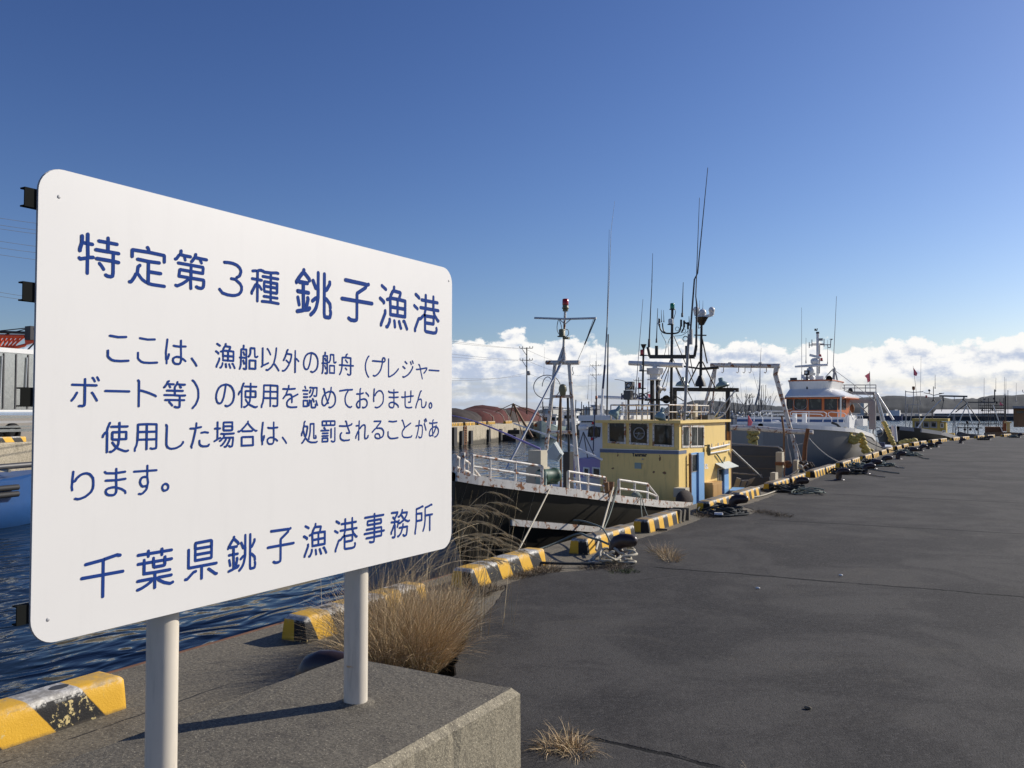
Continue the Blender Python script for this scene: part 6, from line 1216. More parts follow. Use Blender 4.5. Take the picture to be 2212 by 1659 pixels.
mb = MB(); mb.bar(*KS('l', 20.0, 1440, 455, 1940, 492), .035, 6); mb.build('deck_edge_rail', M['wood'], B_)
# red flag near the boom
f_ = KS('f', 23.0, 362, 130, 425, 235, 405, 285, 360, 290); mb = MB(); mb.prism(f_, (0, .02, 0)); mb.bar(KS('f', 23, 362, 85)[0], KS('f', 23, 355, 300)[0], .015, 5, 1); tag(mb.build('red_flag', [M['pinkflag'], M['wire']]), 'bright red flag hanging limp beside the white boat bow rail', 'flag')
# yellow foam floats as fenders
def floats(name, pts, r, label, m='fender', sub=3):
    mb = MB(); pts = [Vector(p) for p in pts]
    for i, p in enumerate(pts):
        rr = r/THIN[0]*(1+.08*sin(i*2.3)); mb.ball(p, rr, 9, sq=(1, 1, .82))
    mb.tube(pts, r*.3/THIN[0], 5); return tag(mb.build(name, M[m]), label, 'float')
mt = mat('dull_yellow_float', (.36, .30, .10), .8, var=.4, vs=9, bump=.4, dirt=.4); M['fender2'] = mt  # duller, darker yellow for one bundle of floats
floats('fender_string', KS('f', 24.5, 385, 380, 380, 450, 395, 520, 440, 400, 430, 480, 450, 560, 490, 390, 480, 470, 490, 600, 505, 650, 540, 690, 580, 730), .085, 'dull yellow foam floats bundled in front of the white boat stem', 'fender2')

# ------------------------------------------------------------------ big white boat with the orange wheelhouse
XE = -7.3
E_ = thing('white_fishing_boat', 'large white fishing boat with an orange wheelhouse and grey white flared bow', 'boat', (XE, 38, WZ))
SE = [(29.2, XE, .08, 1.17, .02, -2.0), (29.6, XE, .55, 1.16, .06, -2.3), (30.4, XE, 1.15, 1.12, .22, -2.5), (31.4, XE, 1.78, 1.06, .5, -2.5), (32.3, XE, 2.22, 1.0, .85, -2.5), (32.95, XE, 2.43, .96, 1.15, -2.5), (33.7, XE, 2.5, .9, 1.5, -2.5), (36.5, XE, 2.52, .70, 2.1, -2.5), (39, XE-.1, 2.5, .35, 2.2, -2.5), (42, XE-.1, 2.4, -.1, 2.2, -2.5), (47, XE-.2, 2.3, -.5, 2.1, -2.5)]
hull_mb(SE).build('hull', M['greyhull'], E_); cap_mb(SE, 29.2, 38.0, 26, h=.13, wd=.14, out=.03).build('gunwale', M['white'], E_); deck_mb(SE, 29.4, 47, -.1).build('deck', M['white'], E_)
mb = cap_mb(SE, 30.0, 37.0, 20, h=.1, wd=.05, drop=1.5, out=-.45); 
# upper bulwark with blue band
p0, p1 = KS('e', 34.0, 680, 1530, 1760, 1540); z0 = .9; z1 = KS('e', 34, 900, 1530)[0].z
mb = MB(); mb.bb(XE-2.1, XE+1.95, 33.9, 34.1, z0, z1+.04); mb.bb(XE+1.95, XE+2.1, 33.9, 35.6, z0, z1+.1); Bw = mb.build('bulwark', M['white'], E_)
zb_ = KS('e', 33.9, 900, 1570)[0].z; mb = MB(); mb.bb(XE-2.1, XE+1.94, 33.885, 33.898, zb_-.05, zb_+.05); mb.build('blue_band', M['bluehull'], Bw)
q0, q1 = KS('e', 35.5, 1760, 1545, 1885, 1650); mb = MB(); mb.bb(q0.x, q1.x, 35.4, 36.6, q1.z, q0.z); mb.build('side_box', M['white'], E_)
# bow rail
mb = MB(); Yr_ = 33.2
def loop(pts, r=.036): mb.tube([KS('e', Yr_, x, y)[0] for x, y in pts], r, 7)
loop(((260, 1580), (262, 1450), (300, 1435), (335, 1450), (320, 1500))); loop(((390, 1590), (385, 1530), (355, 1490), (350, 1440), (380, 1425), (700, 1430), (770, 1450)))
loop(((395, 1480), (440, 1475), (700, 1478))); loop(((520, 1590), (520, 1430))); loop(((885, 1590), (885, 1530), (800, 1490), (795, 1450), (830, 1430), (1300, 1440), (1335, 1465), (1330, 1510), (1285, 1550), (1280, 1590)))
loop(((880, 1465), (1250, 1475), (1285, 1500))); loop(((1075, 1440), (1075, 1600))); loop(((1415, 1600), (1410, 1530), (1360, 1490), (1370, 1450), (1410, 1440), (1600, 1460), (1625, 1490), (1595, 1560), (1590, 1610))); loop(((1505, 1450), (1505, 1610))); loop(((1640, 1600), (1655, 1465), (1700, 1470), (1735, 1560)))
loop(((1760, 1540), (1765, 1490), (1865, 1495), (1870, 1545))); loop(((1800, 1490), (1800, 1540))); loop(((1835, 1495), (1835, 1545)))
mb.build('bow_railing', M['white'], E_)
for x0, x1 in ((830, 885), (975, 1035)): a_, b_ = KS('e', 33.3, x0, 1455, x1, 1600); mb = MB(); mb.bb(a_.x, b_.x, 33.25, 33.45, b_.z, a_.z); mb.build('bow_bitt', M['white'], E_)
a_, b_ = KS('e', 32.8, 470, 1565, 680, 1600); mb = MB(); mb.ball((a_+b_)/2, .32, 12, sq=(1, 1, .35)); mb.build('deck_vent', M['white'], E_)
# wheelhouse
Yw = 38.0
a_, b_ = KS('e', Yw, 738, 1210, 1500, 1540); wh = MB(); wh.bb(a_.x, b_.x, Yw, Yw+3.2, b_.z-.3, a_.z); We = wh.build('wheelhouse', M['orange'], E_)
xr_ = b_.x
for x0, x1 in ((748, 835), (862, 1040), (1075, 1265), (1305, 1495)):
    P_ = KS('e', Yw-.004, x0, 1212, x1, 1212, x1, 1412, x0, 1412); window_q(*P_, (0, -1, 0), .035, .02, parent=We, bolts=False, mats=[M['shade'], M['glass'], M['dgrey']])
    if x0 == 862:
        p = KS('e', Yw-.03, 948, 1305)[0]; mb = MB(); mb.tube([p+Vector((.30*cos(2*pi*i/20), 0, .30*sin(2*pi*i/20))) for i in range(21)], .025, 6); mb.build('clear_view_screen', M['grey'], We)
z_t, z_b = a_.z-.02, KS('e', Yw, 1500, 1405)[0].z
for y0_ in (Yw+.15, Yw+1.2): window_q((xr_+.002, y0_, z_t-.05), (xr_+.002, y0_+.85, z_t-.05), (xr_+.002, y0_+.85, z_b), (xr_+.002, y0_, z_b), (1, 0, 0), .04, .02, parent=We, bolts=False, mats=[M['shade'], M['glass'], M['dgrey']])
# flared roof: skirt, waist, top
def frect(x0, x1, y0, y1, z, r=.35, n=4):
    P = []
    for cx, cy, a0 in ((x1-r, y1-r, 0), (x0+r, y1-r, 90), (x0+r, y0+r, 180), (x1-r, y0+r, 270)):
        for i in range(n+1): an = radians(a0+90*i/n); P.append(Vector((cx+r*cos(an), cy+r*sin(an), z)))
    return P
e0, e1 = KS('e', Yw-.5, 690, 1205, 1605, 1205); w0, w1 = KS('e', Yw, 765, 1100, 1385, 1100); t0, t1 = KS('e', Yw-.1, 748, 985, 1410, 985)
mb = MB(); rr_ = [frect(e0.x, e1.x, Yw-.5, Yw+3.6, e0.z-.06), frect(e0.x, e1.x, Yw-.5, Yw+3.6, e0.z), frect(w0.x, w1.x, Yw, Yw+3.2, w0.z), frect(t0.x, t1.x, Yw-.12, Yw+3.3, t0.z)]
mb.loft(rr_, closed=True, sm=False); n_ = len(rr_[0]); mb.add(rr_[-1], [tuple(range(n_))]); mb.add(rr_[0], [tuple(range(n_))[::-1]]); Rf = mb.build('roof', M['white'], We)
mb = MB(); mb.tube([p+Vector((0, 0, .02)) for p in rr_[3]]+[rr_[3][0]+Vector((0, 0, .02))], .06, 6); mb.tube([p+Vector((0, 0, -.03)) for p in rr_[0]]+[rr_[0][0]+Vector((0, 0, -.03))], .075, 6); mb.build('orange_trim', M['orange'], Rf)
zt_ = t0.z
# roof gear
THIN[0] = .42
Yq = 38.8
def post(x, y0, y1, r, m, name, parent=E_): a_, b_ = KS('e', Yq, x, y0, x, y1); mb = MB(); mb.bar(Vector((b_.x, Yq, zt_)), a_, r, 8); return mb.build(name, M[m], parent)
Ms = post(1205, 250, 980, .14, 'white', 'mast')
mb = MB()
for p_, q_ in (((1080, 405), (1080, 490)), ((1080, 447), (1210, 447)), ((1120, 365), (1120, 470)), ((1120, 430), (1300, 430)), ((1300, 355), (1300, 470)), ((1240, 443), (1400, 443)), ((1400, 375), (1395, 485)), ((1350, 450), (1360, 485)), ((1360, 485), (1395, 485))): mb.bar(*KS('e', Yq, *p_, *q_), .045, 6)
mb.bar(*KS('e', Yq, 1235, 440, 1232, 870), .05, 6); mb.build('mast_arms', M['grey'], Ms)
mb = MB(); mb.box(KS('e', Yq-.05, 1205, 265)[0], (.3, .2, .16)); mb.bar(*KS('e', Yq, 1190, 240, 1200, 200), .05, 6); mb.box(KS('e', Yq, 1170, 220)[0], (.16, .1, .22)); mb.bar(*KS('e', Yq, 1205, 300, 1205, 420), .12, 8); mb.build('masthead_gear', M['black'], Ms)
mb = MB(); mb.lathe([(.001, .12), (.2, .08), (.001, -.05)], KS('e', Yq, 1408, 370)[0], n=10); mb.box(KS('e', Yq, 1252, 365)[0], (.4, .1, .25)); mb.build('gps_antenna', M['grey'], Ms)
beacon(Ms, KS('e', Yq-.2, 1262, 680)[0], .12, .3, 'red'); beacon(Ms, KS('e', Yq-.2, 1243, 620)[0], .12, .25, 'red')
mb = MB(); a_ = KS('e', Yq-.3, 1163, 680)[0]; mb.lathe([(.3, -.35), (.42, -.2), (.42, .1), (.25, .25), (.001, .3)], a_, n=14); mb.beam(*KS('e', Yq-.4, 1085, 595, 1240, 630), .18, .25); mb.build('radar', M['white'], E_)
mb = MB(); mb.tube([*KS('e', Yq-.4, 868, 768, 1100, 755, 1355, 742)], [.10, .15, .12], 8); a_ = KS('e', Yq-.3, 1100, 810)[0]; mb.lathe([(.3, -.4), (.38, -.2), (.38, .1), (.2, .2), (.12, .4)], a_, n=12); mb.build('radar', M['white'], E_)
mb = MB(); mb.lathe([(.3, 0), (.3, .4), (.2, .45)], KS('e', Yq-.6, 1120, 940)[0]-Vector((0, .2, 0)), (.2, 1, .0), 14); mb.box(KS('e', Yq-.3, 1240, 940)[0], (.75, .3, .42)); mb.box((KS('e', Yq, 1090, 880)[0]), (1.1, .5, .25)); mb.box(KS('e', Yq-.3, 985, 915)[0], (.3, .3, .4)); mb.box((KS('e', Yq, 1100, 950)[0]), (1.4, .6, .5)); mb.build('roof_gear', M['white'], E_)
p = KS('e', Yq-.8, 1046, 858)[0]; mb = MB(); mb.box(p, (.5, .3, .48)); mb.lathe([(.001, .0), (.13, .01)], p-Vector((0, .16, 0)), (0, -1, 0), 12, 1); mb.bar(p, p-Vector((0, 0, .85)), .09, 8); mb.build('searchlight', [M['black'], M['paleglass']], E_)
mb = MB(); mb.box(KS('e', Yq-.8, 847, 957)[0], (.62, .4, .33)); mb.build('loudspeaker', M['dgrey'], E_)
p = KS('e', Yq-.8, 1378, 948)[0]; mb = MB(); mb.lathe([(.30, 0), (.33, .02), (.33, .08), (.2, .3), (.001, .33)], p, (-.5, .8, 0), 14); mb.build('round_lamp', M['black'], E_)
for a0, a1, r in (((970, 975), (966, -110), .03), ((1032, 720), (1032, 340), .035), ((1352, 740), (1352, 370), .03)): whip(Ms, *KS('e', Yq, *a0, *a1), r, 'grey')
mb = MB(); mb.tube([KS('e', 40.5, 1440, 960)[0], KS('e', 40.5, 1455, 790)[0], S(1800, 790, 40.5), S(1807, 640, 40.5)], [.14, .09, .04, .02], 6); mb.box(KS('e', 40.5, 1450, 820)[0], (.3, .3, .35)); Dm2 = mb.build('side_mast', M['grey'], E_)
mb = MB()
for a0, a1 in (((1470, 830), (1740, 1030)), ((1440, 800), (1300, 950)), ((1420, 810), (1320, 920)), ((1740, 1030), (2010, 1240)), ((1410, 1010), (1920, 1250))): mb.bar(*KS('e', 41, *a0, *a1), .03, 5)
mb.bar(*KS('e', 40.5, 1470, 850, 1540, 1180), .08, 6); mb.build('stays', M['grey'], Dm2)
mb = MB(); mb.bar(KS('e', 37.3, 1550, 1215)[0], KS('e', 37.3, 1545, 1530)[0], .09, 7); mb.build('roof_pillar', M['alu'], E_)
THIN[0] = .5
# stern gallows
Ys = 42.5
sgw = MB()
def sb(x0, y0, x1, y1, w, c='e', Y=Ys): sgw.beam(*KS(c, Y, x0, y0, x1, y1), w, w)
sb(1500, 1155, 2080, 1165, .3); sb(1500, 1272, 2045, 1278, .35, Y=Ys-.6); sb(2020, 1280, 2020, 1700, .55, Y=Ys-.6); sb(2060, 1160, 2050, 1290, .3)
sb(1560, 1240, 1760, 1560, .1); sb(1780, 1300, 2000, 1520, .1); sb(1890, 1400, 2000, 1300, .1); 
Sg = sgw.build('stern_gallows', M['grey'], E_)
mb = MB()
for y in (1040, 1085): mb.bar(*KS('e', Ys, 1500, y, 2075, y), .04, 6)
for x in (1600, 1755, 1915, 2070): mb.bar(*KS('e', Ys, x, 1040, x, 1150), .035, 6)
mb.build('gallows_railing', M['grey'], Sg)
mb = MB(); mb.ball(KS('e', Ys-.3, 1692, 1122)[0], .22, 8); mb.tube(KS('e', Ys-.4, 1680, 1190, 1680, 1220), .12, 6); mb.build('block', M['black'], Sg); mb = MB(); mb.bar(*KS('e', Ys-.5, 1715, 1260, 1715, 1360), .03); mb.ball(KS('e', Ys-.5, 1718, 1390)[0], .3, 8, sq=(.7, .7, 1.4)); mb.build('hanging_block', M['rustm'], Sg)
for x0, y0, x1, y1 in ((2050, 1150, 2187, 1700), (2070, 1160, 2230, 1700), (2080, 1165, 2330, 1560)): mb = MB(); mb.bar(*KS('e', Ys-.2, x0, y0, x1, y1), .10, 8); mb.build('stern_pole', M['alu'], Sg)
# aft deck and stern in white
mb = MB(); a_, b_ = KS('g', 43, 130, 1270, 390, 1345); mb.bb(a_.x, b_.x, 42.5, 45, b_.z-1.2, a_.z-.1); mb.build('stern_deck', M['white'], E_)
mb = MB(); a_, b_ = KS('g', 42.4, 170, 1250, 295, 1310); mb.bb(a_.x, b_.x, 42.2, 42.4, b_.z, a_.z); mb.build('stern_bin', M['navy'], E_)
a_, b_ = KS('g', 42.0, 410, 1020, 430, 1240); mb = MB(); mb.bar(b_, a_, .22, 10); mb.build('stern_pillar', M['white'], E_)
p = KS('g', 42.6, 190, 1110)[0]; mb = MB(); mb.lathe([(.4, 0), (.45, .05), (.45, .5), (.4, .55)], p, (0, 1, 0), 14); mb.build('net_drum', M['dgrey'], E_)
rope('mooring_line', sag(KS('f', 29.0, 1265, 475)[0], KS('f', 24.6, 2200, 840)[0], .35), .035, 'rope', 'pale mooring line sagging from the rusty bent post to the far kerbs')
rope('mooring_line', sag(KS('j', 34.5, 280, 930)[0], KS('j', 30, 1500, 1530)[0], .25), .03, 'ropedark', 'dark mooring line from the white boat bow rail over the yellow floats')
mb = MB(); mb.tube(KS('f', 33.2, 1600, 240, 1680, 270, 1760, 350), .09, 7); tag(mb.build('dark_lashing', M['ropedark']), 'dark lashing holding the yellow float garland at the white bow', 'rope')
floats('fender_string', KS('f', 32.75, 1755, 350, 1785, 390, 1800, 340, 1820, 420, 1845, 470, 1865, 390, 1890, 510, 1870, 440, 1930, 530, 1920, 470, 1965, 520, 1985, 480, 2010, 440, 2040, 420), .115, 'yellow foam float garland slung round the white boat bow')
floats('fender_string', KS('f', 33.3, 2040, 430, 2060, 480, 2040, 520, 2080, 540, 2060, 590, 2100, 600, 2090, 660, 2130, 640, 2120, 700, 2150, 690), .115, 'yellow foam floats hanging against the quay side of the white bow')
floats('fender_string', KS('g', 39.5, 280, 985, 300, 1020, 310, 1055, 330, 1090, 345, 1125, 355, 1160, 375, 1190, 365, 1220, 395, 1235, 405, 1270), .105, 'yellow foam float string hanging from the white boat stern gallows')
floats('fender_string', KS('g', 47.0, 525, 1255, 578, 1240, 632, 1235, 690, 1228), .165, 'four big round yellow floats in a row behind the far kerb blocks')
floats('fender_string', KS('g', 36.5, 15, 1190, 25, 1240, 40, 1290, 60, 1335, 80, 1380, 110, 1360), .095, 'yellow floats hanging between the white hull and the quay')
THIN[0] = .42
# ------------------------------------------------------------------ second yellow boat, farther along
XF = -3.3
F_ = thing('far_yellow_boat', 'smaller far yellow cabin boat with grey foredeck and tripod foremast', 'boat', (-4.7, 58, WZ))
SF = [(51.5, -5.4, .1, .78, .05, -1.5), (52.2, -5.3, .9, .68, .3, -2.4), (54.5, -5.1, 1.75, .45, .9, -2.5), (58, -4.7, 2.1, .05, 1.3, -2.5), (67, -3.7, 2.0, -.5, 1.4, -2.5)]
hull_mb(SF).build('hull', M['hullblack'], F_); cap_mb(SF, 51.5, 60, 18, h=.2, wd=.15).build('gunwale', M['grey'], F_); deck_mb(SF, 51.6, 67, -.12).build('deck', M['grey'], F_)
Yv = 59.98
a_, b_ = KS('g', Yv, 665, 960, 1040, 1190); wf = MB(); wf.bb(a_.x, b_.x, Yv, Yv+1.6, b_.z-.6, a_.z); c0, c1 = KS('g', Yv+.3, 1040, 975, 1125, 1200); wf.bb(c0.x-.02, c1.x, Yv+.31, Yv+1.62, c1.z-.5, c0.z); Wf = wf.build('wheelhouse', M['yellow2'], F_)
xr_ = c1.x
mb = MB(); r0, r1 = KS('g', Yv-.15, 660, 960, 1150, 960); mb.bb(r0.x, r1.x, Yv-.2, Yv+1.9, r0.z, r0.z+.16); mb.build('roof', M['yellow2'], Wf)
for x0, x1 in ((697, 790), (806, 898), (908, 1002)): P_ = KS('g', Yv-.003, x0, 962, x1, 966, x1, 1058, x0, 1050); window_q(*P_, (0, -1, 0), .07, .02, parent=Wf, bolts=False, mats=[M['grey'], M['glass'], M['dgrey']])
P_ = KS('g', Yv+.305, 1046, 985, 1092, 985, 1092, 1052, 1046, 1055); window_q(*P_, (0, -1, 0), .05, .02, parent=Wf, bolts=False, mats=[M['white'], M['glass'], M['dgrey']])
P_ = KS('g', Yv+.305, 1070, 1085, 1118, 1085, 1118, 1190, 1070, 1190); window_q(*P_, (0, -1, 0), .06, .02, parent=Wf, bolts=False, mats=[M['white'], M['glass'], M['dgrey']], name='door')
mb = MB(); a_, b_ = KS('g', Yv+1.7, 1120, 1125, 1235, 1220); mb.bb(a_.x, b_.x, Yv+1.63, Yv+2.6, b_.z-.3, a_.z); mb.build('aft_cabin', M['yellow2'], Wf)
mb = MB()
for k in range(16): mb.ball(KS('g', 58.82, random.uniform(900, 1020), random.uniform(1115, 1165))[0], random.uniform(.1, .22), 7, sq=(1, .8, .7))
mb.build('net_pile', M['net'], F_)
Yt = 56.12; mb = MB()
for a0, a1 in (((600, 740), (580, 960)), ((740, 740), (790, 1130)), ((680, 700), (620, 1080)), ((680, 700), (680, 500)), ((585, 740), (760, 740)), ((575, 560), (680, 570)), ((680, 570), (815, 560)), ((573, 545), (573, 1080))): mb.bar(*KS('g', Yt, *a0, *a1), .055, 6)
Tm = mb.build('tripod_foremast', M['grey'], F_)
mb = MB(); mb.lathe([(.1, -.4), (.2, -.3), (.2, .1), (.1, .12)], KS('g', Yt, 681, 500)[0], n=10); mb.build('masthead_lamp', M['rustm'], Tm)
mb = MB()
mb.tube(KS('g', Yt, 440, 1090, 560, 1070, 660, 1075, 760, 1100), .04, 6); mb.tube(KS('g', Yt, 440, 1130, 600, 1115, 770, 1130), .04, 6)
for x in (470, 560, 650, 740): mb.bar(*KS('g', Yt, x, 1075, x, 1150), .04, 6)
mb.build('bow_railing', M['grey'], F_)
mb = MB(); mb.bar(*KS('g', 55.47, 705, 1100, 840, 900), .10, 8); tag_ = mb.build('boom', M['alu'], F_)
mb = MB(); mb.bar(*KS('g', 55.99, 840, 890, 1060, 670), .08, 8); mb.build('boom', M['alu'], F_)
whip(F_, *KS('g', 56.76, 773, 740, 783, 85), .03, 'grey'); whip(F_, *KS('g', 56.76, 790, 1140, 675, 210), .04, 'dgrey')
f_ = KS('g', 56.76, 680, 235, 735, 310, 720, 350, 682, 335); mb = MB(); mb.prism(f_, (0, .03, 0)); tag(mb.build('red_flag', M['pinkflag']), 'light red flag on the leaning pole of the far yellow boat', 'flag')
f_ = KS('g', 43, 85, 300, 15, 345, 45, 380, 55, 438, 92, 415); mb = MB(); mb.prism(f_, (0, .03, 0)); mb.bar(*KS('g', 43, 84, 285, 92, 660), .03, 5, 1); tag(mb.build('red_flag', [M['pinkflag'], M['wire']]), 'light red flag on the white boat stern gallows', 'flag')
Yx = 60.89; mb = MB()
for a0, a1 in (((952, 490), (952, 690)), ((820, 575), (920, 595)), ((920, 595), (950, 610)), ((950, 612), (1095, 580)), ((952, 660), (930, 700)), ((952, 660), (975, 700)), ((895, 545), (895, 585))): mb.bar(*KS('g', Yx, *a0, *a1), .05, 6)
mb.box(KS('g', Yx, 1048, 585)[0], (.4, .2, .15)); mb.ball(KS('g', Yx, 895, 543)[0], .17, 8); mb.bar(*KS('g', Yx, 935, 780, 935, 940), .08, 7)
mb.build('radar_mast', M['dgrey'], F_); beacon(F_, KS('g', Yx, 855, 640)[0], .13, .35, 'red'); whip(F_, *KS('g', Yx, 975, 520, 975, 330), .05, 'grey')
# gantry between the far boats, and dark rusty boats
H_ = thing('far_gantry_boat', 'far dark grey boat with a bare steel gantry and crossed poles', 'boat', (-1.8, 69, WZ))
SH = [(66, -2.6, .3, .1, .1, -2.4), (68, -2.3, 1.5, -.1, .9, -2.5), (76, -.9, 1.7, -.4, 1.3, -2.5)]
hull_mb(SH).build('hull', M['dgrey'], H_); deck_mb(SH, 66.2, 76, -.1).build('deck', M['grey'], H_)
Yh = 69.02; mb = MB(); mb.beam(*KS('g', Yh, 1030, 618, 1415, 626), .28, .28)
for a0, a1, w_ in (((1080, 630), (1090, 690), .22), ((1370, 635), (1350, 680), .22), ((1090, 690), (1060, 830), .1), ((1360, 670), (1410, 720), .12), ((1235, 630), (1235, 690), .08)): mb.beam(*KS('g', Yh, *a0, *a1), w_, w_)
mb.beam(*KS('g', Yh, 1420, 705, 1790, 708), .18, .18); mb.build('gantry', M['dgrey'], H_)
for a0, a1, m_2 in (((1345, 680), (1150, 900), 'alu'), ((1415, 710), (1240, 1120), 'alu'), ((1405, 750), (1530, 1150), 'alu'), ((1235, 870), (1255, 1170), 'grey'), ((1225, 870), (1215, 1170), 'grey'), ((1420, 740), (1590, 990), 'dgrey'), ((1250, 840), (1410, 720), 'dgrey')):
    mb = MB(); mb.bar(*KS('g', Yh-.2, *a0, *a1), .085, 7); mb.build('gantry_pole', M[m_2], H_)
mb = MB()
for a0, a1 in (((1260, 1050), (1620, 1055)), ((1270, 1000), (1830, 1000)), ((1380, 1000), (1380, 1140)), ((1420, 960), (1420, 1140)), ((1290, 1040), (1290, 1140)), ((1560, 1000), (1560, 1140))): mb.beam(*KS('g', 69.66, *a0, *a1), .16, .16)
mb.build('deck_frame', M['dgrey'], H_)
for px_ in (1380, 1455, 1540, 1410): mb = MB(); mb.ball(KS('g', 69.14, px_, 1075 if px_ != 1410 else 975)[0], .22, 8); mb.build('black_buoy', M['rubber'], H_)
mb = MB(); mb.prism(KS('g', 67.73, 1280, 1110, 1330, 1110, 1440, 1140, 1450, 1165, 1250, 1170), (0, .6, 0)); mb.build('tarpaulin', M['darktarp'], H_)
J_ = thing('rusty_far_boat', 'cluttered far boat with rusty brown deckhouse, dark frames and whip antennas', 'boat', (.2, 75, WZ))
SJ = [(73, -.6, .4, .1, .2, -2.4), (75, -.2, 1.6, .0, 1.2, -2.5), (84, 2.6, 1.8, -.4, 1.5, -2.5)]
hull_mb(SJ).build('hull', M['rustbrown'], J_); deck_mb(SJ, 73.2, 84, -.1).build('deck', M['rustbrown'], J_)
Yj = 74.82
a_, b_ = KS('g', Yj, 1650, 1040, 1900, 1130); mb = MB(); mb.bb(a_.x, b_.x, Yj, Yj+2, b_.z-.4, a_.z); mb.build('deckhouse', M['rustm'], J_)
a_, b_ = KS('g', Yj-.5, 1945, 990, 1995, 1125); mb = MB(); mb.bb(a_.x, b_.x, Yj-.5, Yj+.5, b_.z-.2, a_.z); mb.bb(a_.x-.15, b_.x+.1, Yj-.6, Yj+.6, a_.z+.001, a_.z+.12); mb.build('cream_post', M['yellow'], J_)
a_, b_ = KS('g', Yj-.3, 1895, 960, 1945, 1100); mb = MB(); mb.bb(a_.x, b_.x, Yj-.3, Yj+.5, b_.z, a_.z); mb.build('orange_locker', M['orange'], J_)
mb = MB(); rn = random.Random(3)
for x in range(1570, 1940, 26): y0 = rn.uniform(640, 760); mb.bar(*KS('g', Yj+rn.uniform(-.5, 1), x, y0, x+rn.uniform(-8, 8), rn.uniform(980, 1080)), rn.uniform(.03, .07), 5)
for y in (700, 745, 785, 818, 860, 1000): mb.bar(*KS('g', Yj, 1580+rn.uniform(-20, 30), y, 1910, y+rn.uniform(-8, 8)), .06, 5)
for k in range(12): x, y = rn.uniform(1600, 1900), rn.uniform(650, 900); mb.box(KS('g', Yj, x, y)[0], (rn.uniform(.1, .4), .2, rn.uniform(.1, .4)))
mb.bar(*KS('g', Yj, 1930, 620, 1930, 980), .13, 7); mb.bar(*KS('g', Yj, 1785, 530, 1785, 700), .1, 7); mb.bar(*KS('g', Yj, 1965, 540, 1965, 880), .05, 6); mb.build('lamp_frames', M['black'], J_)
mb = MB(); mb.beam(*KS('g', Yj-.6, 1765, 745, 1895, 1115), .22, .16); mb.build('ladder_pole', M['alu'], J_)
for x, y0, y1 in ((1640, 700, 370), (1800, 560, 370), (1916, 620, 360), (1937, 620, 380), (2077, 700, 440)): whip(J_, *KS('g', Yj, x, y0, x+2, y1), .045, 'grey')
f_ = KS('g', 73.53, 1855, 695, 1900, 740, 1895, 748, 1850, 745); mb = MB(); mb.prism(f_, (0, .03, 0)); tag(mb.build('red_flag', M['pinkflag']), 'small red pennant above the cluttered rusty far boat', 'flag')
Z_ = thing('brown_far_boat', 'brown wooden boat with a blue grey roofed cabin at the right edge', 'boat', (2, 96, WZ))
SZ = [(91, .9, .3, -.3, .3, -2.4), (94, 1.6, 2, -.4, 1.6, -2.5), (108, 6, 2.2, -.6, 1.6, -2.5)]
hull_mb(SZ).build('hull', M['greyhull'], Z_); deck_mb(SZ, 91.2, 108, -.1).build('deck', M['grey'], Z_)
a_, b_ = KS('g', 96.00, 2040, 790, 2260, 930); mb = MB(); mb.bb(a_.x, b_.x, 96, 101, b_.z-.8, a_.z); Wz = mb.build('cabin', M['rustbrown'], Z_)
P_ = KS('g', 95.99, 2060, 805, 2200, 805, 2200, 870, 2060, 870); window_q(*P_, (0, -1, 0), .12, .04, parent=Wz, bolts=False, mats=[M['rustbrown'], M['glass'], M['dgrey']])
a_, b_ = KS('g', 95.40, 2030, 757, 2280, 787); mb = MB(); mb.bb(a_.x, b_.x, 95.2, 101.5, b_.z, a_.z); mb.build('roof', M['grey'], Wz)
mb = MB(); mb.tube(KS('g', 96.00, 2165, 535, 2167, 565, 2185, 570), .08, 6); mb.build('arm', M['grey'], Z_)
THIN[0] = 1.0
# ------------------------------------------------------------------ far shore: sheds and houses
def far_box(name, label, c, x0, x1, y0, y1, R, m, cat='building', roof=None, dep=14):
    a_, b_ = [EYE+_ray(*K(c, x, y))*(R/_ray(*K(c, x, y)).y) for x, y in ((x0, y0), (x1, y1))]
    t_ = thing(name, label, cat, ((a_.x+b_.x)/2, R, -.2)); mb = MB(); mb.bb(a_.x, b_.x, R, R+dep, -.5, a_.z); mb.build('wall', M[m], t_)
    if roof: mb = MB(); mb.prism([(a_.x-.6, R-.8, a_.z), (a_.x-.6, R-.8, a_.z+.2), (a_.x-.6, R+dep*.7, a_.z+roof[1]), (a_.x-.6, R+dep, a_.z)], (b_.x-a_.x+1.2, 0, 0)); mb.build('roof', M[roof[0]], t_)
    return t_
far_box('market_shed', 'very long low fish market shed with a white roof on the far shore', 'g', 965, 2260, 862, 890, 470, 'buildgrey', 'shed', ('roofwhite', 2.2), 30)
for i, (x0, x1, y0, m_2, lb) in enumerate(((278, 312, 858, 'roofwhite', 'low white building on the far shore, left of the two white ones'), (352, 412, 858, 'roofwhite', 'wider low white building on the far shore beside the grey tower'), (408, 425, 805, 'buildgrey', 'slim grey tower on the far shore under the wooded hill'), (430, 470, 845, 'building', 'pale boxy building on the far shore right of the slim tower'), (480, 560, 868, 'buildgrey', 'low grey shed on the far shore behind the tripod foremast'), (700, 760, 868, 'building', 'pale low shed on the far shore behind the yellow wheelhouse roof'))):
    far_box('far_building', lb, 'g', x0, x1, y0, 890, 466+i, m_2)
for i, (x0, x1, y0, lb) in enumerate(((1840, 1895, 1310, 'tall pale grey silo block on the far shore seen through the stern gallows'), (1960, 1990, 1395, 'small pale house on the far shore right of the silo block'), (1790, 1835, 1470, 'low pale shed on the far shore under the stern gallows'))): far_box('far_building', lb, 'e', x0, x1, y0, 1520, 475+i, 'building')
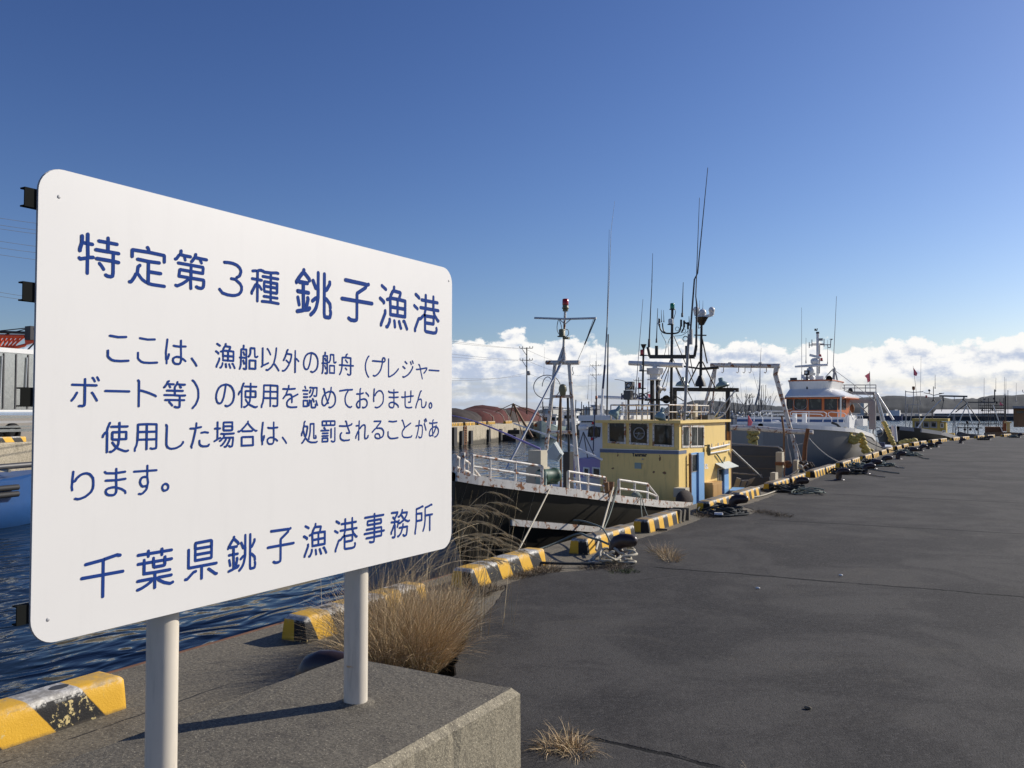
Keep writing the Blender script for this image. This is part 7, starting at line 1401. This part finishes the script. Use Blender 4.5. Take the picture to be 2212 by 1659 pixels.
a_, b_ = [EYE+_ray(*K('g', x, y))*(452/_ray(*K('g', x, y)).y) for x, y in ((215, 888), (520, 925))]
bl = thing('barge', 'long dark blue barge lying along the far shore', 'boat', ((a_.x+b_.x)/2, 452, WZ)); mb = MB(); mb.bb(a_.x, b_.x, 452, 458, WZ-.2, a_.z); mb.build('hull', M['navy'], bl); mb = MB(); mb.bb(b_.x-6, b_.x-1, 453, 457, a_.z, a_.z+2.6); mb.build('wheelhouse', M['white'], bl)
# distant town at the left of the masts
rn = random.Random(11)
TL = ['low pale distant building seen left of the foremast', 'grey distant block seen behind the foremast legs', 'pale distant block just right of the foremast', 'boxy distant building left of the white and navy pole', 'flat distant building near the far orange beacon', 'small distant house by the far utility pole']
for i, (u0, u1, v0) in enumerate(((1172, 1190, 884), (1192, 1200, 880), (1262, 1275, 881), (1276, 1290, 876), (1243, 1258, 885), (1206, 1213, 886))):
    R = 520+i*7; a_, b_ = [EYE+_ray(u, v)*(R/_ray(u, v).y) for u, v in ((u0, v0), (u1, 896))]; t_ = thing('distant_building', TL[i], 'building', ((a_.x+b_.x)/2, R, 0)); mb = MB(); mb.bb(a_.x, b_.x, R, R+12, -.3, a_.z); mb.build('wall', M['buildgrey' if i % 2 else 'building'], t_)
    mb = MB(); mb.bb(a_.x-.3, b_.x+.3, R-.3, R+12, a_.z, a_.z+.5); mb.build('roof', M['roofwhite' if i % 2 else 'buildgrey'], t_)
# ------------------------------------------------------------------ squid boats crowded in the outer harbour (behind the stern gantry)
FL = ['between the black gantry leg and the white A frame', 'straight behind the right black gantry leg', 'under the middle of the white A frame beam', 'behind the faded hill, left of the white boat', 'close left of the white boat bow rail', 'behind the green fishing lamp', 'beside the leaning white mast', 'left of the main mast foot', 'right of the yellow boat roof railing', 'behind the roof crate of the yellow boat', 'under the left end of the white A frame beam', 'behind the limp red flag']
for i, (u, R, hgt) in enumerate(((1500, 120, 5), (1535, 130, 6), (1560, 150, 5.5), (1600, 125, 6.5), (1655, 140, 6.5), (1618, 160, 6), (1640, 118, 7.5), (1478, 150, 5), (1515, 170, 6), (1548, 190, 7), (1580, 180, 7), (1625, 200, 8))):
    c = EYE+_ray(u, 891)*R; c.z = WZ; L = rn.uniform(9, 13); wv = rn.uniform(1.6, 2.1); dz = rn.uniform(1.2, 1.7)
    t_ = thing('squid_boat', 'distant fishing boat with lamp racks, '+FL[i], 'boat', c, 'fishing boats crowded in the outer harbour')
    ang = rn.uniform(-.3, .3)+YAW; Rm = Matrix.Rotation(ang, 3, 'Z')
    def W3(x, y, z): return c+Rm @ Vector((x, y, z))
    mb = MB(); rings = []
    for y, hw, zd in ((-L/2, .15, dz+.8), (-L/2+1.2, wv*.7, dz+.4), (-L/4, wv, dz), (L/2, wv*.9, dz-.1)): rings.append([W3(hw, y, zd), W3(hw*.8, y, .2), W3(0, y, -.3), W3(-hw*.8, y, .2), W3(-hw, y, zd)])
    mb.loft(rings); mb.add(rings[0], [(0, 1, 2, 3, 4)]); mb.add([r[0] for r in rings]+[r[4] for r in rings[::-1]], [tuple(range(8))]); mb.build('hull', M[rn.choice(['white', 'greyhull', 'bluehull'])], t_)
    mb = MB(); mb.box(W3(0, L*.12, dz+.9), (2.2, 2.6, 1.9), M=Rm); mb.box(W3(0, L*.12, dz+1.95), (2.5, 3, .15), M=Rm); cb_ = mb.build('cabin', M[rn.choice(['white', 'building', 'yellow2'])], t_)
    mb = MB()
    for y in (-L*.3, -.05*L, L*.3, L*.42): mb.bar(W3(rn.uniform(-.3, .3), y, dz), W3(rn.uniform(-.4, .4), y, hgt*rn.uniform(.5, .95)), .06, 5)
    for z in (dz+1.6, dz+2.2):
        for sx in (-1.3, 1.3): mb.bar(W3(sx, -L*.38, z), W3(sx, L*.42, z), .05, 4)
    for y in (-L*.38, -L*.2, 0, L*.2, L*.42):
        for sx in (-1.3, 1.3): mb.bar(W3(sx, y, dz), W3(sx, y, dz+2.3), .05, 4)
        mb.bar(W3(-1.3, y, dz+2.2), W3(1.3, y, dz+2.2), .05, 4)
    for k in range(5): mb.bar(W3(rn.uniform(-1, 1), rn.uniform(-4, 4), dz+2), W3(rn.uniform(-1, 1), rn.uniform(-4, 4), hgt), .04, 4)
    mb.build('rigging', M['dgrey'], t_)
    mb = MB()
    for k in range(40): mb.ball(W3(rn.choice((-1.2, 0, 1.2))+rn.uniform(-.2, .2), rn.uniform(-L*.38, L*.42), dz+rn.uniform(.9, 2.4)), rn.uniform(.12, .2), 5)
    o_ = mb.build('fishing_lamps', M[rn.choice(['white', 'paleglass', 'tarp'])], t_); o_['kind'] = 'stuff'
    for k in range(2): whip(t_, W3(rn.uniform(-1, 1), rn.uniform(-2, 3), dz+2), W3(rn.uniform(-1, 1), rn.uniform(-2, 3), hgt*rn.uniform(.9, 1.4)), .035, 'grey')
mb = MB(); mb.tube([KS('c', 60, 1700, 1470)[0], KS('c', 60, 1735, 1350)[0], KS('c', 60, 1752, 1265)[0], KS('c', 60, 1757, 1000)[0], KS('c', 60, 1768, 800)[0]], [.08, .07, .05, .018, .01], 6); tag(mb.build('leaning_mast', M['grey']), 'rust streaked leaning mast with long whip of a boat in the outer harbour', 'mast')
# ------------------------------------------------------------------ opposite quay: net piles, poles, boats
def pile(name, u0, u1, vt, m, label, inland=5, seed=0, cords=True):
    p0, dv, inn = opp(u0, inland); p1, _, _ = opp(u1, inland); rn = random.Random(seed)
    pm = (p0+p1)/2; ddir = (p1-p0); Lh = ddir.length/2; ddir.normalize(); h = EYE.z+(891-vt)/FOC*(pm-EYE).dot(FWD)
    nrm = Vector((-ddir.y, ddir.x, 0)); dep = max(1.6, min(Lh*.9, 4)); mb = MB(); rings = []; n = 18
    for i in range(n+1):
        t_ = -1+2*i/n; hh = h*max(.03, (1-abs(t_)**3.2))*(.80+.12*sin(i*1.7+seed)+.10*sin(i*.8+seed*2)); dd = dep*max(.05, sqrt(max(0, 1-t_*t_*.9)))
        ring = []
        for k in range(11):
            an = pi*k/10; rr_ = 1+rn.uniform(-.03, .03); ring.append(pm+ddir*(t_*Lh)+nrm*(cos(an)*dd*rr_)+Vector((0, 0, max(0, sin(an))**.6*hh*rr_)))
        rings.append(ring)
    mb.loft(rings); t_ = thing(name, label, 'net pile', pm); mb.build('netting', M[m], t_)
    if cords:
        for i in (4, 8, 11, 14):
            mb = MB(); mb.tube([p+(p-pm).normalized()*.06 for p in rings[i]], .05, 5); mb.build('cord', M['rope'], t_)
    return t_
pile('net_pile', 1000, 1072, 875, 'net', 'large maroon net heap bound with pale cords on the opposite quay', 7, 3)
pile('net_pile', 1045, 1085, 876.5, 'netdark', 'dark net heap leaning against the right of the corded maroon one', 8, 4, False)
pile('net_pile', 1078, 1145, 877, 'net', 'long plain maroon net heap beside the tall utility pole', 9, 6, False)
pile('net_pile', 940, 1000, 878, 'netdark', 'black tarpaulined heap on the opposite quay right beside the sign edge', 6, 8, False)
mb = MB(); p, dv, inn = opp(992, 5); mb.prism([p+dv*x+Vector((0, 0, z)) for x, z in ((0, 0.2), (1.6, .1), (2.2, 1.0), (1.8, 1.9), (.8, 2.0), (.1, 1.2))], inn*.3-dv*.0); tag(mb.build('white_sheet', M['tarp']), 'crumpled white sheet on the end of the black heap beside the sign', 'sheet')
PB = []
for i, (u, vt, inl, arms, lb) in enumerate(((1138, 750, 6, ((752, 1.0), (778, .95)), 'tall dark utility pole left of the foremast'), (1288, 780, 8, ((790, .8), (810, .8)), 'dark utility pole just left of the navy and white pole'), (1380, 815, 8, ((822, .7),), 'slim utility pole behind the red lamp mast'), (1572, 832, 8, ((838, .8), (846, .8)), 'far utility pole seen through the white A frame'), (1620, 852, 8, ((858, .7),), 'small far utility pole right of the black gantry leg'))):
    res = opp(u, inl)
    if res: p, dv, inn = res
    else: p = EYE+_ray(u, 891)*230; p.z = 0; dv = Vector((0, 1, 0))
    dist = (p-EYE).dot(FWD); zt_ = EYE.z+(891-vt)/FOC*dist; t_ = thing('utility_pole', lb, 'utility pole', p, 'utility poles on the opposite quay')
    mb = MB(); mb.tube([p, p+Vector((0, 0, zt_))], [.12, .10], 8); mb.build('pole', M['poledark'], t_)
    for va, w_ in arms:
        za = EYE.z+(891-va)/FOC*dist; mb = MB(); hw = .8*w_*dist/105; mb.beam(p-RT*hw+Vector((0, -.2, za)), p+RT*hw+Vector((0, -.2, za)), .09, .11)
        for s_ in (-1, -.55, .55, 1): mb.bar(p+RT*hw*s_+Vector((0, -.2, za+.05)), p+RT*hw*s_+Vector((0, -.2, za+.35)), .06, 5)
        if i < 2: mb.bar(p-RT*hw*.7+Vector((0, -.2, za)), p+Vector((0, -.2, za-1.2)), .05, 5)
        mb.build('crossarm', M['poledark'], t_)
    if i == 0: mb = MB(); zz = EYE.z+(891-806)/FOC*dist; mb.lathe([(.1, 0), (.35, .1), (.35, .7), (.1, .8)], p+RT*.45+Vector((0, -.3, zz-.4)), n=10); mb.build('transformer', M['grey'], t_)
    PB.append((p, dist))
def wire(u0, v0, p1, z1, dz, label, r=.022):
    R0 = 45; a_ = EYE+_ray(u0, v0)*R0; mb = MB(); mb.tube(sag(a_, p1+Vector((0, 0, z1)), dz, 20), r, 4); tag(mb.build('overhead_wire', M['cable']), label, 'wire', 'overhead wires left of the tall utility pole')
P1, D1 = PB[0]; zz = lambda v: EYE.z+(891-v)/FOC*D1
for k, (v0, v1, dz) in enumerate(((700, 752, .4), (712, 752.5, .5), (735, 778, .5), (748, 778.6, .6), (792, 812, 1.2), (806, 806, 1.6))): wire(400, v0-62, P1+RT*(-1.6+.6*(k % 3)), zz(v1), dz, 'thin overhead wire meeting the tall utility pole, '+('topmost', 'second from the top', 'third from the top', 'fourth from the top', 'fifth from the top', 'lowest and slackest')[k])
P2, D2 = PB[1]
for k in range(3): mb = MB(); mb.tube(sag(P1+RT*(.5*k-.5)+Vector((0, 0, zz((752, 778, 808)[k]))), P2+RT*(.5*k-.5)+Vector((0, 0, EYE.z+(891-(790, 810, 830)[k])/FOC*D2)), 1.2, 16), .025, 4); tag(mb.build('overhead_wire', M['cable']), 'thin overhead wire between the two dark utility poles, '+('upper', 'middle', 'lower')[k]+' one', 'wire')
# black rubber fenders and a ladder on the harbour wall
for i, (x, y0, y1) in enumerate(((118, 840, 1340), (250, 905, 1235), (415, 900, 1220), (740, 880, 1185), (957, 870, 1155), (1222, 855, 1050))):
    u = K('h', x, y0)[0]; p, dv, inn = opp(u, 0); dist = (p-EYE).dot(FWD); z0_, z1_ = [EYE.z+(891-K('h', x, y)[1])/FOC*dist for y in (y0, y1)]
    mb = MB(); Mx = Matrix((-inn, dv, Vector((0, 0, 1)))).transposed(); mb.box(p-inn*.14+Vector((0, 0, (z0_+max(z1_, WZ+.1))/2)), (.28, .8, z0_-max(z1_, WZ+.1)), M=Mx)
    tag(mb.build('wall_fender', M['rubber']), 'vertical black rubber fender on the opposite harbour wall, '+('the broadest one beside the sign edge', 'just left of the ladder', 'just right of the ladder', 'fourth from the sign edge', 'fifth from the sign edge', 'nearest to the pale green boat')[i], 'fender', 'rubber fenders on the opposite harbour wall')
p, dv, inn = opp(K('h', 318, 900)[0], 0); mb = MB(); mb.beam(p-inn*.1+dv*-.4+Vector((0, 0, -2.2)), p-inn*.1+dv*-.4, .12, .12); mb.beam(p-inn*.1+dv*.4+Vector((0, 0, -2.2)), p-inn*.1+dv*.4, .12, .12)
for k in range(8): mb.bar(p-inn*.12-dv*.4+Vector((0, 0, -2.1+.28*k)), p-inn*.12+dv*.4+Vector((0, 0, -2.1+.28*k)), .05, 5)
tag(mb.build('wall_ladder', M['rustm']), 'rusty ladder fixed to the opposite harbour wall between two black fenders', 'ladder')
# boats lying at the opposite quay
def quay_boat(u, off, L, label, hullm, cabm, name, seed, hb=1.5, mastv=None, cab=(.1, 2.0, 1.7)):
    res = opp(u, 0); p, dv, inn = res; c = p-inn*off; c = Vector((c.x, c.y, WZ)); rn = random.Random(seed); Rm = Matrix((-inn, dv, Vector((0, 0, 1)))).transposed()
    t_ = thing(name, label, 'boat', c); W3 = lambda x, y, z: c+Rm @ Vector((x, y, z)); mb = MB(); rings = []
    for y, hw, zd in ((-L/2, .15, hb+.9), (-L/2+1.2, 1.2, hb+.5), (-L/4, 1.8, hb), (L/2, 1.6, hb-.1)): rings.append([W3(hw, y, zd), W3(hw*.75, y, .25), W3(0, y, -.3), W3(-hw*.75, y, .25), W3(-hw, y, zd)])
    mb.loft(rings); mb.add(rings[0], [(0, 1, 2, 3, 4)]); mb.add(rings[-1], [(4, 3, 2, 1, 0)]); mb.add([r[0]-Vector((0, 0, .1)) for r in rings]+[r[4]-Vector((0, 0, .1)) for r in rings[::-1]], [tuple(range(8))]); mb.build('hull', M[hullm], t_)
    cy, cl_, chh = cab; mb = MB(); mb.box(W3(0, L*cy, hb+chh/2), (2.2, cl_, chh), M=Rm); mb.box(W3(0, L*cy, hb+chh+.08), (2.6, cl_+.5, .14), M=Rm); cb_ = mb.build('cabin', M[cabm], t_)
    mb = MB(); mb.box(W3(0, L*cy-cl_/2-.02, hb+chh*.65), (1.9, .05, .55), M=Rm); mb.box(W3(1.12, L*cy, hb+chh*.65), (.05, cl_*.8, .5), M=Rm); mb.build('windows', M['glass'], cb_)
    mb = MB()
    for y in (-L*.32, L*.25): mb.bar(W3(0, y, hb), W3(rn.uniform(-.3, .3), y, hb+rn.uniform(3.2, 4.5)), .09, 6); mb.bar(W3(-.8, y, hb+2.9), W3(.8, y, hb+2.9), .05, 5)
    for s_ in (-1.3, 1.3): mb.bar(W3(s_, -L*.42, hb+.8), W3(s_, -L*.1, hb+.7), .04, 5); mb.bar(W3(s_, -L*.42, hb), W3(s_, -L*.42, hb+.8), .04, 5); mb.bar(W3(s_, -L*.1, hb), W3(s_, -L*.1, hb+.7), .04, 5)
    for k in range(4): mb.bar(W3(rn.uniform(-.6, .6), -L*.32, hb+3), W3(rn.uniform(-1.2, 1.2), rn.uniform(-L*.4, L*.4), hb), .03, 4)
    mb.build('mast', M['dgrey'], t_); return t_, W3, L, hb
t_, W3, L, hb = quay_boat(1150, 2.6, 11, 'pale green boat with bow to the left at the opposite harbour wall', 'greenhull', 'white', 'green_hulled_boat', 3, 1.7)
mb = MB()
for k in range(22): mb.ball(W3(random.uniform(-1, 1), random.uniform(-L*.45, -L*.2), hb+random.uniform(.1, .7)), random.uniform(.2, .4), 7)
mb.build('net_pile', M['orange'], t_)
mb = MB(); a_ = S(1108, 872, 96); mb.bar(S(1102, 900, 96), a_, .1); mb.bar(a_, S(1150, 945, 96), .16, 7); mb.bar(a_, S(1070, 890, 96), .05); mb.bar(a_, S(1180, 905, 96), .06); mb.bar(a_, S(1135, 960, 96), .08); mb.build('derrick', M['rustbrown'], t_)
quay_boat(1200, 2.8, 12, 'white boat with tall pale cabin seen through the foremast legs', 'white', 'white', 'white_moored_boat', 5, 1.6, cab=(0, 3, 2.2))
quay_boat(1232, 2.6, 11, 'white boat with dark mast seen right of the foremast', 'white', 'greenhull', 'white_moored_boat', 6, 1.5)
quay_boat(1262, 3.0, 12, 'blue hulled boat half hidden behind the small white boat cabin', 'bluehull', 'white', 'blue_moored_boat', 8, 1.5)
quay_boat(1185, 6.5, 10, 'grey boat moored outside the others behind the foremast', 'greyhull', 'greenhull', 'grey_moored_boat', 9, 1.3)
mb = MB(); p, dv, inn = opp(1078, 1.2); c = p-inn*2.0; Rm = Matrix((-inn, dv, Vector((0, 0, 1)))).transposed(); mb.box(Vector((c.x, c.y, -1.9)), (2.2, 5.5, 1.0), M=Rm); mb.box(Vector((c.x, c.y, -1.3))+dv*1.2, (1.6, 1.8, .9), M=Rm); tag(mb.build('work_raft', M['rubber']), 'black work raft tied under the opposite harbour wall', 'raft')
mb = MB()
for k in range(4): q_ = p-inn*.12+dv*(k*.9-1.2); mb.tube(sag(q_+Vector((0, 0, .1)), q_+Vector((0, 0, -1.8))+dv*.2, .05), .07, 5)
tag(mb.build('hanging_ropes', M['rope']), 'bundle of ropes hanging down the opposite harbour wall above the black raft', 'rope')
# ------------------------------------------------------------------ left edge: steel trailer, crane boom, blue boat
CRL = {'p': (0, 1250, 3.687), 'q': (0, 1200, 1.659)}; CR.update(CRL)
p, dv, inn = opp(20, 3.0); Dl = (p-EYE)
tr = thing('trailer', 'stainless steel box trailer parked on the opposite quay at the left edge', 'trailer', p)
dist = Dl.dot(FWD); zc = lambda v: EYE.z+(891-v)/FOC*dist
zt_, zb_ = zc(K('p', 0, 510)[1]), zc(K('p', 0, 1340)[1]); Rm = Matrix((inn, dv, Vector((0, 0, 1)))).transposed()
pr_, _, _ = opp(K('p', 470, 900)[0], 3.0); L0 = 9.0; cen = pr_-dv*(L0/2)+inn*1.2
mb = MB(); mb.box(cen+Vector((0, 0, (zt_+zb_)/2)), (2.4, L0, zt_-zb_), M=Rm); Tb = mb.build('box_body', M['stainless'], tr)
mb = MB(); mb.box(cen+Vector((0, 0, zt_+.13)), (2.5, L0+.1, .25), M=Rm); mb.box(cen+Vector((0, 0, zb_-.06)), (2.5, L0+.1, .1), M=Rm); mb.build('white_trim', M['white'], Tb)
for k in range(12): mb = MB(); mb.box(cen-inn*1.22+dv*(-L0/2+.3+.76*k)+Vector((0, 0, (zt_+zb_)/2)), (.05, .07, zt_-zb_-.1), M=Rm); mb.build('panel_rib', M['dgrey'], Tb)
for k in range(3): mb = MB(); mb.bar(cen-inn*1.26+dv*(L0/2-.55-1.55*k)+Vector((0, 0, zb_+.2)), cen-inn*1.26+dv*(L0/2-.45-1.55*k)+Vector((0, 0, zt_-.2)), .035, 6); mb.build('door_bar', M['alu'], Tb)
for k, v in enumerate((945+.0, 925)): pass
for k, (v0, v1) in enumerate(((1435, 1465), (1500, 1535), (1575, 1600), (1620, 1660))): z0_, z1_ = zc(K('p', 0, v1)[1]), zc(K('p', 0, v0)[1]); mb = MB(); mb.box(cen-inn*(1.0+.1*k)+dv*.0+Vector((0, 0, (z0_+z1_)/2)), (.3, L0, max(.05, z1_-z0_)), M=Rm); mb.build('side_guard', M['stainless' if k != 1 else 'grey'], tr)
mb = MB(); mb.box(cen+Vector((0, 0, .45)), (1.2, L0-.4, .5), M=Rm); mb.build('chassis', M['dgrey'], tr)
for y in (-2.6, -1.4, 3.4):
    mb = MB(); mb.lathe([(.3, 0), (.45, .02), (.48, .06), (.48, .24), (.3, .26)], cen-inn*1.15+dv*y+Vector((0, 0, .48)), inn, 16); mb.build('wheel', M['rubber'], tr)
cr_ = thing('crane_boom', 'orange red lattice crane boom rising behind the steel trailer', 'crane', opp(20, 14)[0])
Rk = 62; S3 = lambda x, y, dR=0: EYE+_ray(*K('p', x, y))*(Rk+dR)
mb = MB(); sa, sb_, sc_, sd = S3(-260, 262), S3(360, 270), S3(-260, 480), S3(200, 440); tk = _ray(20, 800)*1.6
for o_ in (Vector((0, 0, 0)), tk):
    mb.bar(sa+o_, sb_+o_, .12, 6); mb.bar(sc_+o_, sd+o_, .12, 6); mb.bar(sd+o_, S3(370, 395)+o_, .1, 6); n = 9
    for k in range(n): a_, b_ = sa.lerp(sb_, k/n)+o_, sc_.lerp(sd, (k+1)/n)+o_; c_2, d_2 = sc_.lerp(sd, k/n)+o_, sa.lerp(sb_, (k+1)/n)+o_; mb.bar(a_, b_, .05, 5); mb.bar(c_2, d_2, .05, 5)
for P_ in (sa, sb_, sc_, sd): mb.bar(P_, P_+tk, .05, 5)
mb.build('lattice', M['cranered'], cr_); mb = MB(); mb.prism([S3(360, 272), S3(620, 272), S3(620, 330), S3(370, 398)], tk); mb.build('boom_head', M['cranered'], cr_)
mb = MB(); mb.bar(S3(-200, 205), S3(480, 225), .10, 6); mb.bar(S3(-200, 215), S3(600, 130), .04, 5); mb.bar(S3(-200, 320), S3(600, 110), .04, 5); mb.bar(S3(370, 500), S3(520, 350), .06, 5); mb.box(S3(460, 230), (.7, .6, 1.0)); mb.build('pendant_ropes', M['wire'], cr_)
bb_ = thing('blue_boat', 'bright blue boat with black rubber fenders at the opposite quay, left edge', 'boat', G(20, 1140, WZ))
c = G(42, 1136, WZ); ax_ = opp(20, 0)[1]; nn = opp(20, 0)[2]; c = Vector((c.x, c.y, WZ)); W3 = lambda x, y, z: c+(-nn)*x+ax_*y+Vector((0, 0, z))
mb = MB(); rings = []
dist = (c-EYE).dot(FWD); zq = lambda y: EYE.z+(891-K('q', 0, y)[1])/FOC*dist-WZ
zd = zq(1140)
for y, hw in ((-9, 2.2), (-2, 2.2), (.0, 2.1), (1.2, 1.6), (2.0, .8), (2.3, .1)): rings.append([W3(hw-2, y, zd+(.2 if y > 1 else 0)), W3(hw-2.05, y, zd*.5), W3(hw*.92-2, y, -.2), W3(-hw-2, y, -.2), W3(-hw-2, y, zd)])
mb.loft(rings); mb.add([r[0]-Vector((0, 0, .05)) for r in rings]+[r[4]-Vector((0, 0, .05)) for r in rings[::-1]], [tuple(range(12))]); mb.build('hull', M['bluehull'], bb_)
mb = MB(); mb.loft([[r[2]+(r[1]-r[2])*.02-nn*.02, r[2]+(r[1]-r[2])*.16-nn*.03] for r in rings], sm=False); mb.build('boot_stripe', M['redhull'], bb_)
for k, z in enumerate((zq(1185), zq(1228))): mb = MB(); mb.tube([W3(.26, y, z) for y in (-9, -6, -3, -1, -.3)], .10, 8); mb.build('rubber_fender', M['rubber'], bb_)
mb = MB(); mb.bar(W3(.1, -9, zd+.35), W3(-.3, .8, zd+.45), .1, 6); mb.ball(W3(0, -1.2, zd+.3), .3, 8); mb.build('bulwark_rail', M['dgrey'], bb_)
rope('mooring_line', sag(p+Vector((0, 0, .1))-dv*3, W3(0, -.4, zd+.3), .3), .05, 'rope', 'old rope from the opposite quay down to the blue boat')
for k, (v0, v1) in enumerate(((466, 478), (482, 492), (490, 500), (516, 528), (532, 540), (546, 556), (624, 641), (636, 646))):
    a_ = EYE+_ray(-200, v0-30)*80; b_ = EYE+_ray(240, v1+22)*96; mb = MB(); mb.tube(sag(a_, b_, .3, 8), .022, 4); tag(mb.build('overhead_wire', M['cable']), 'thin overhead wire at the left edge behind the sign, '+('topmost', 'second', 'third', 'fourth', 'fifth', 'sixth', 'seventh', 'lowest')[k]+' of eight', 'wire', 'overhead wires left of the sign')
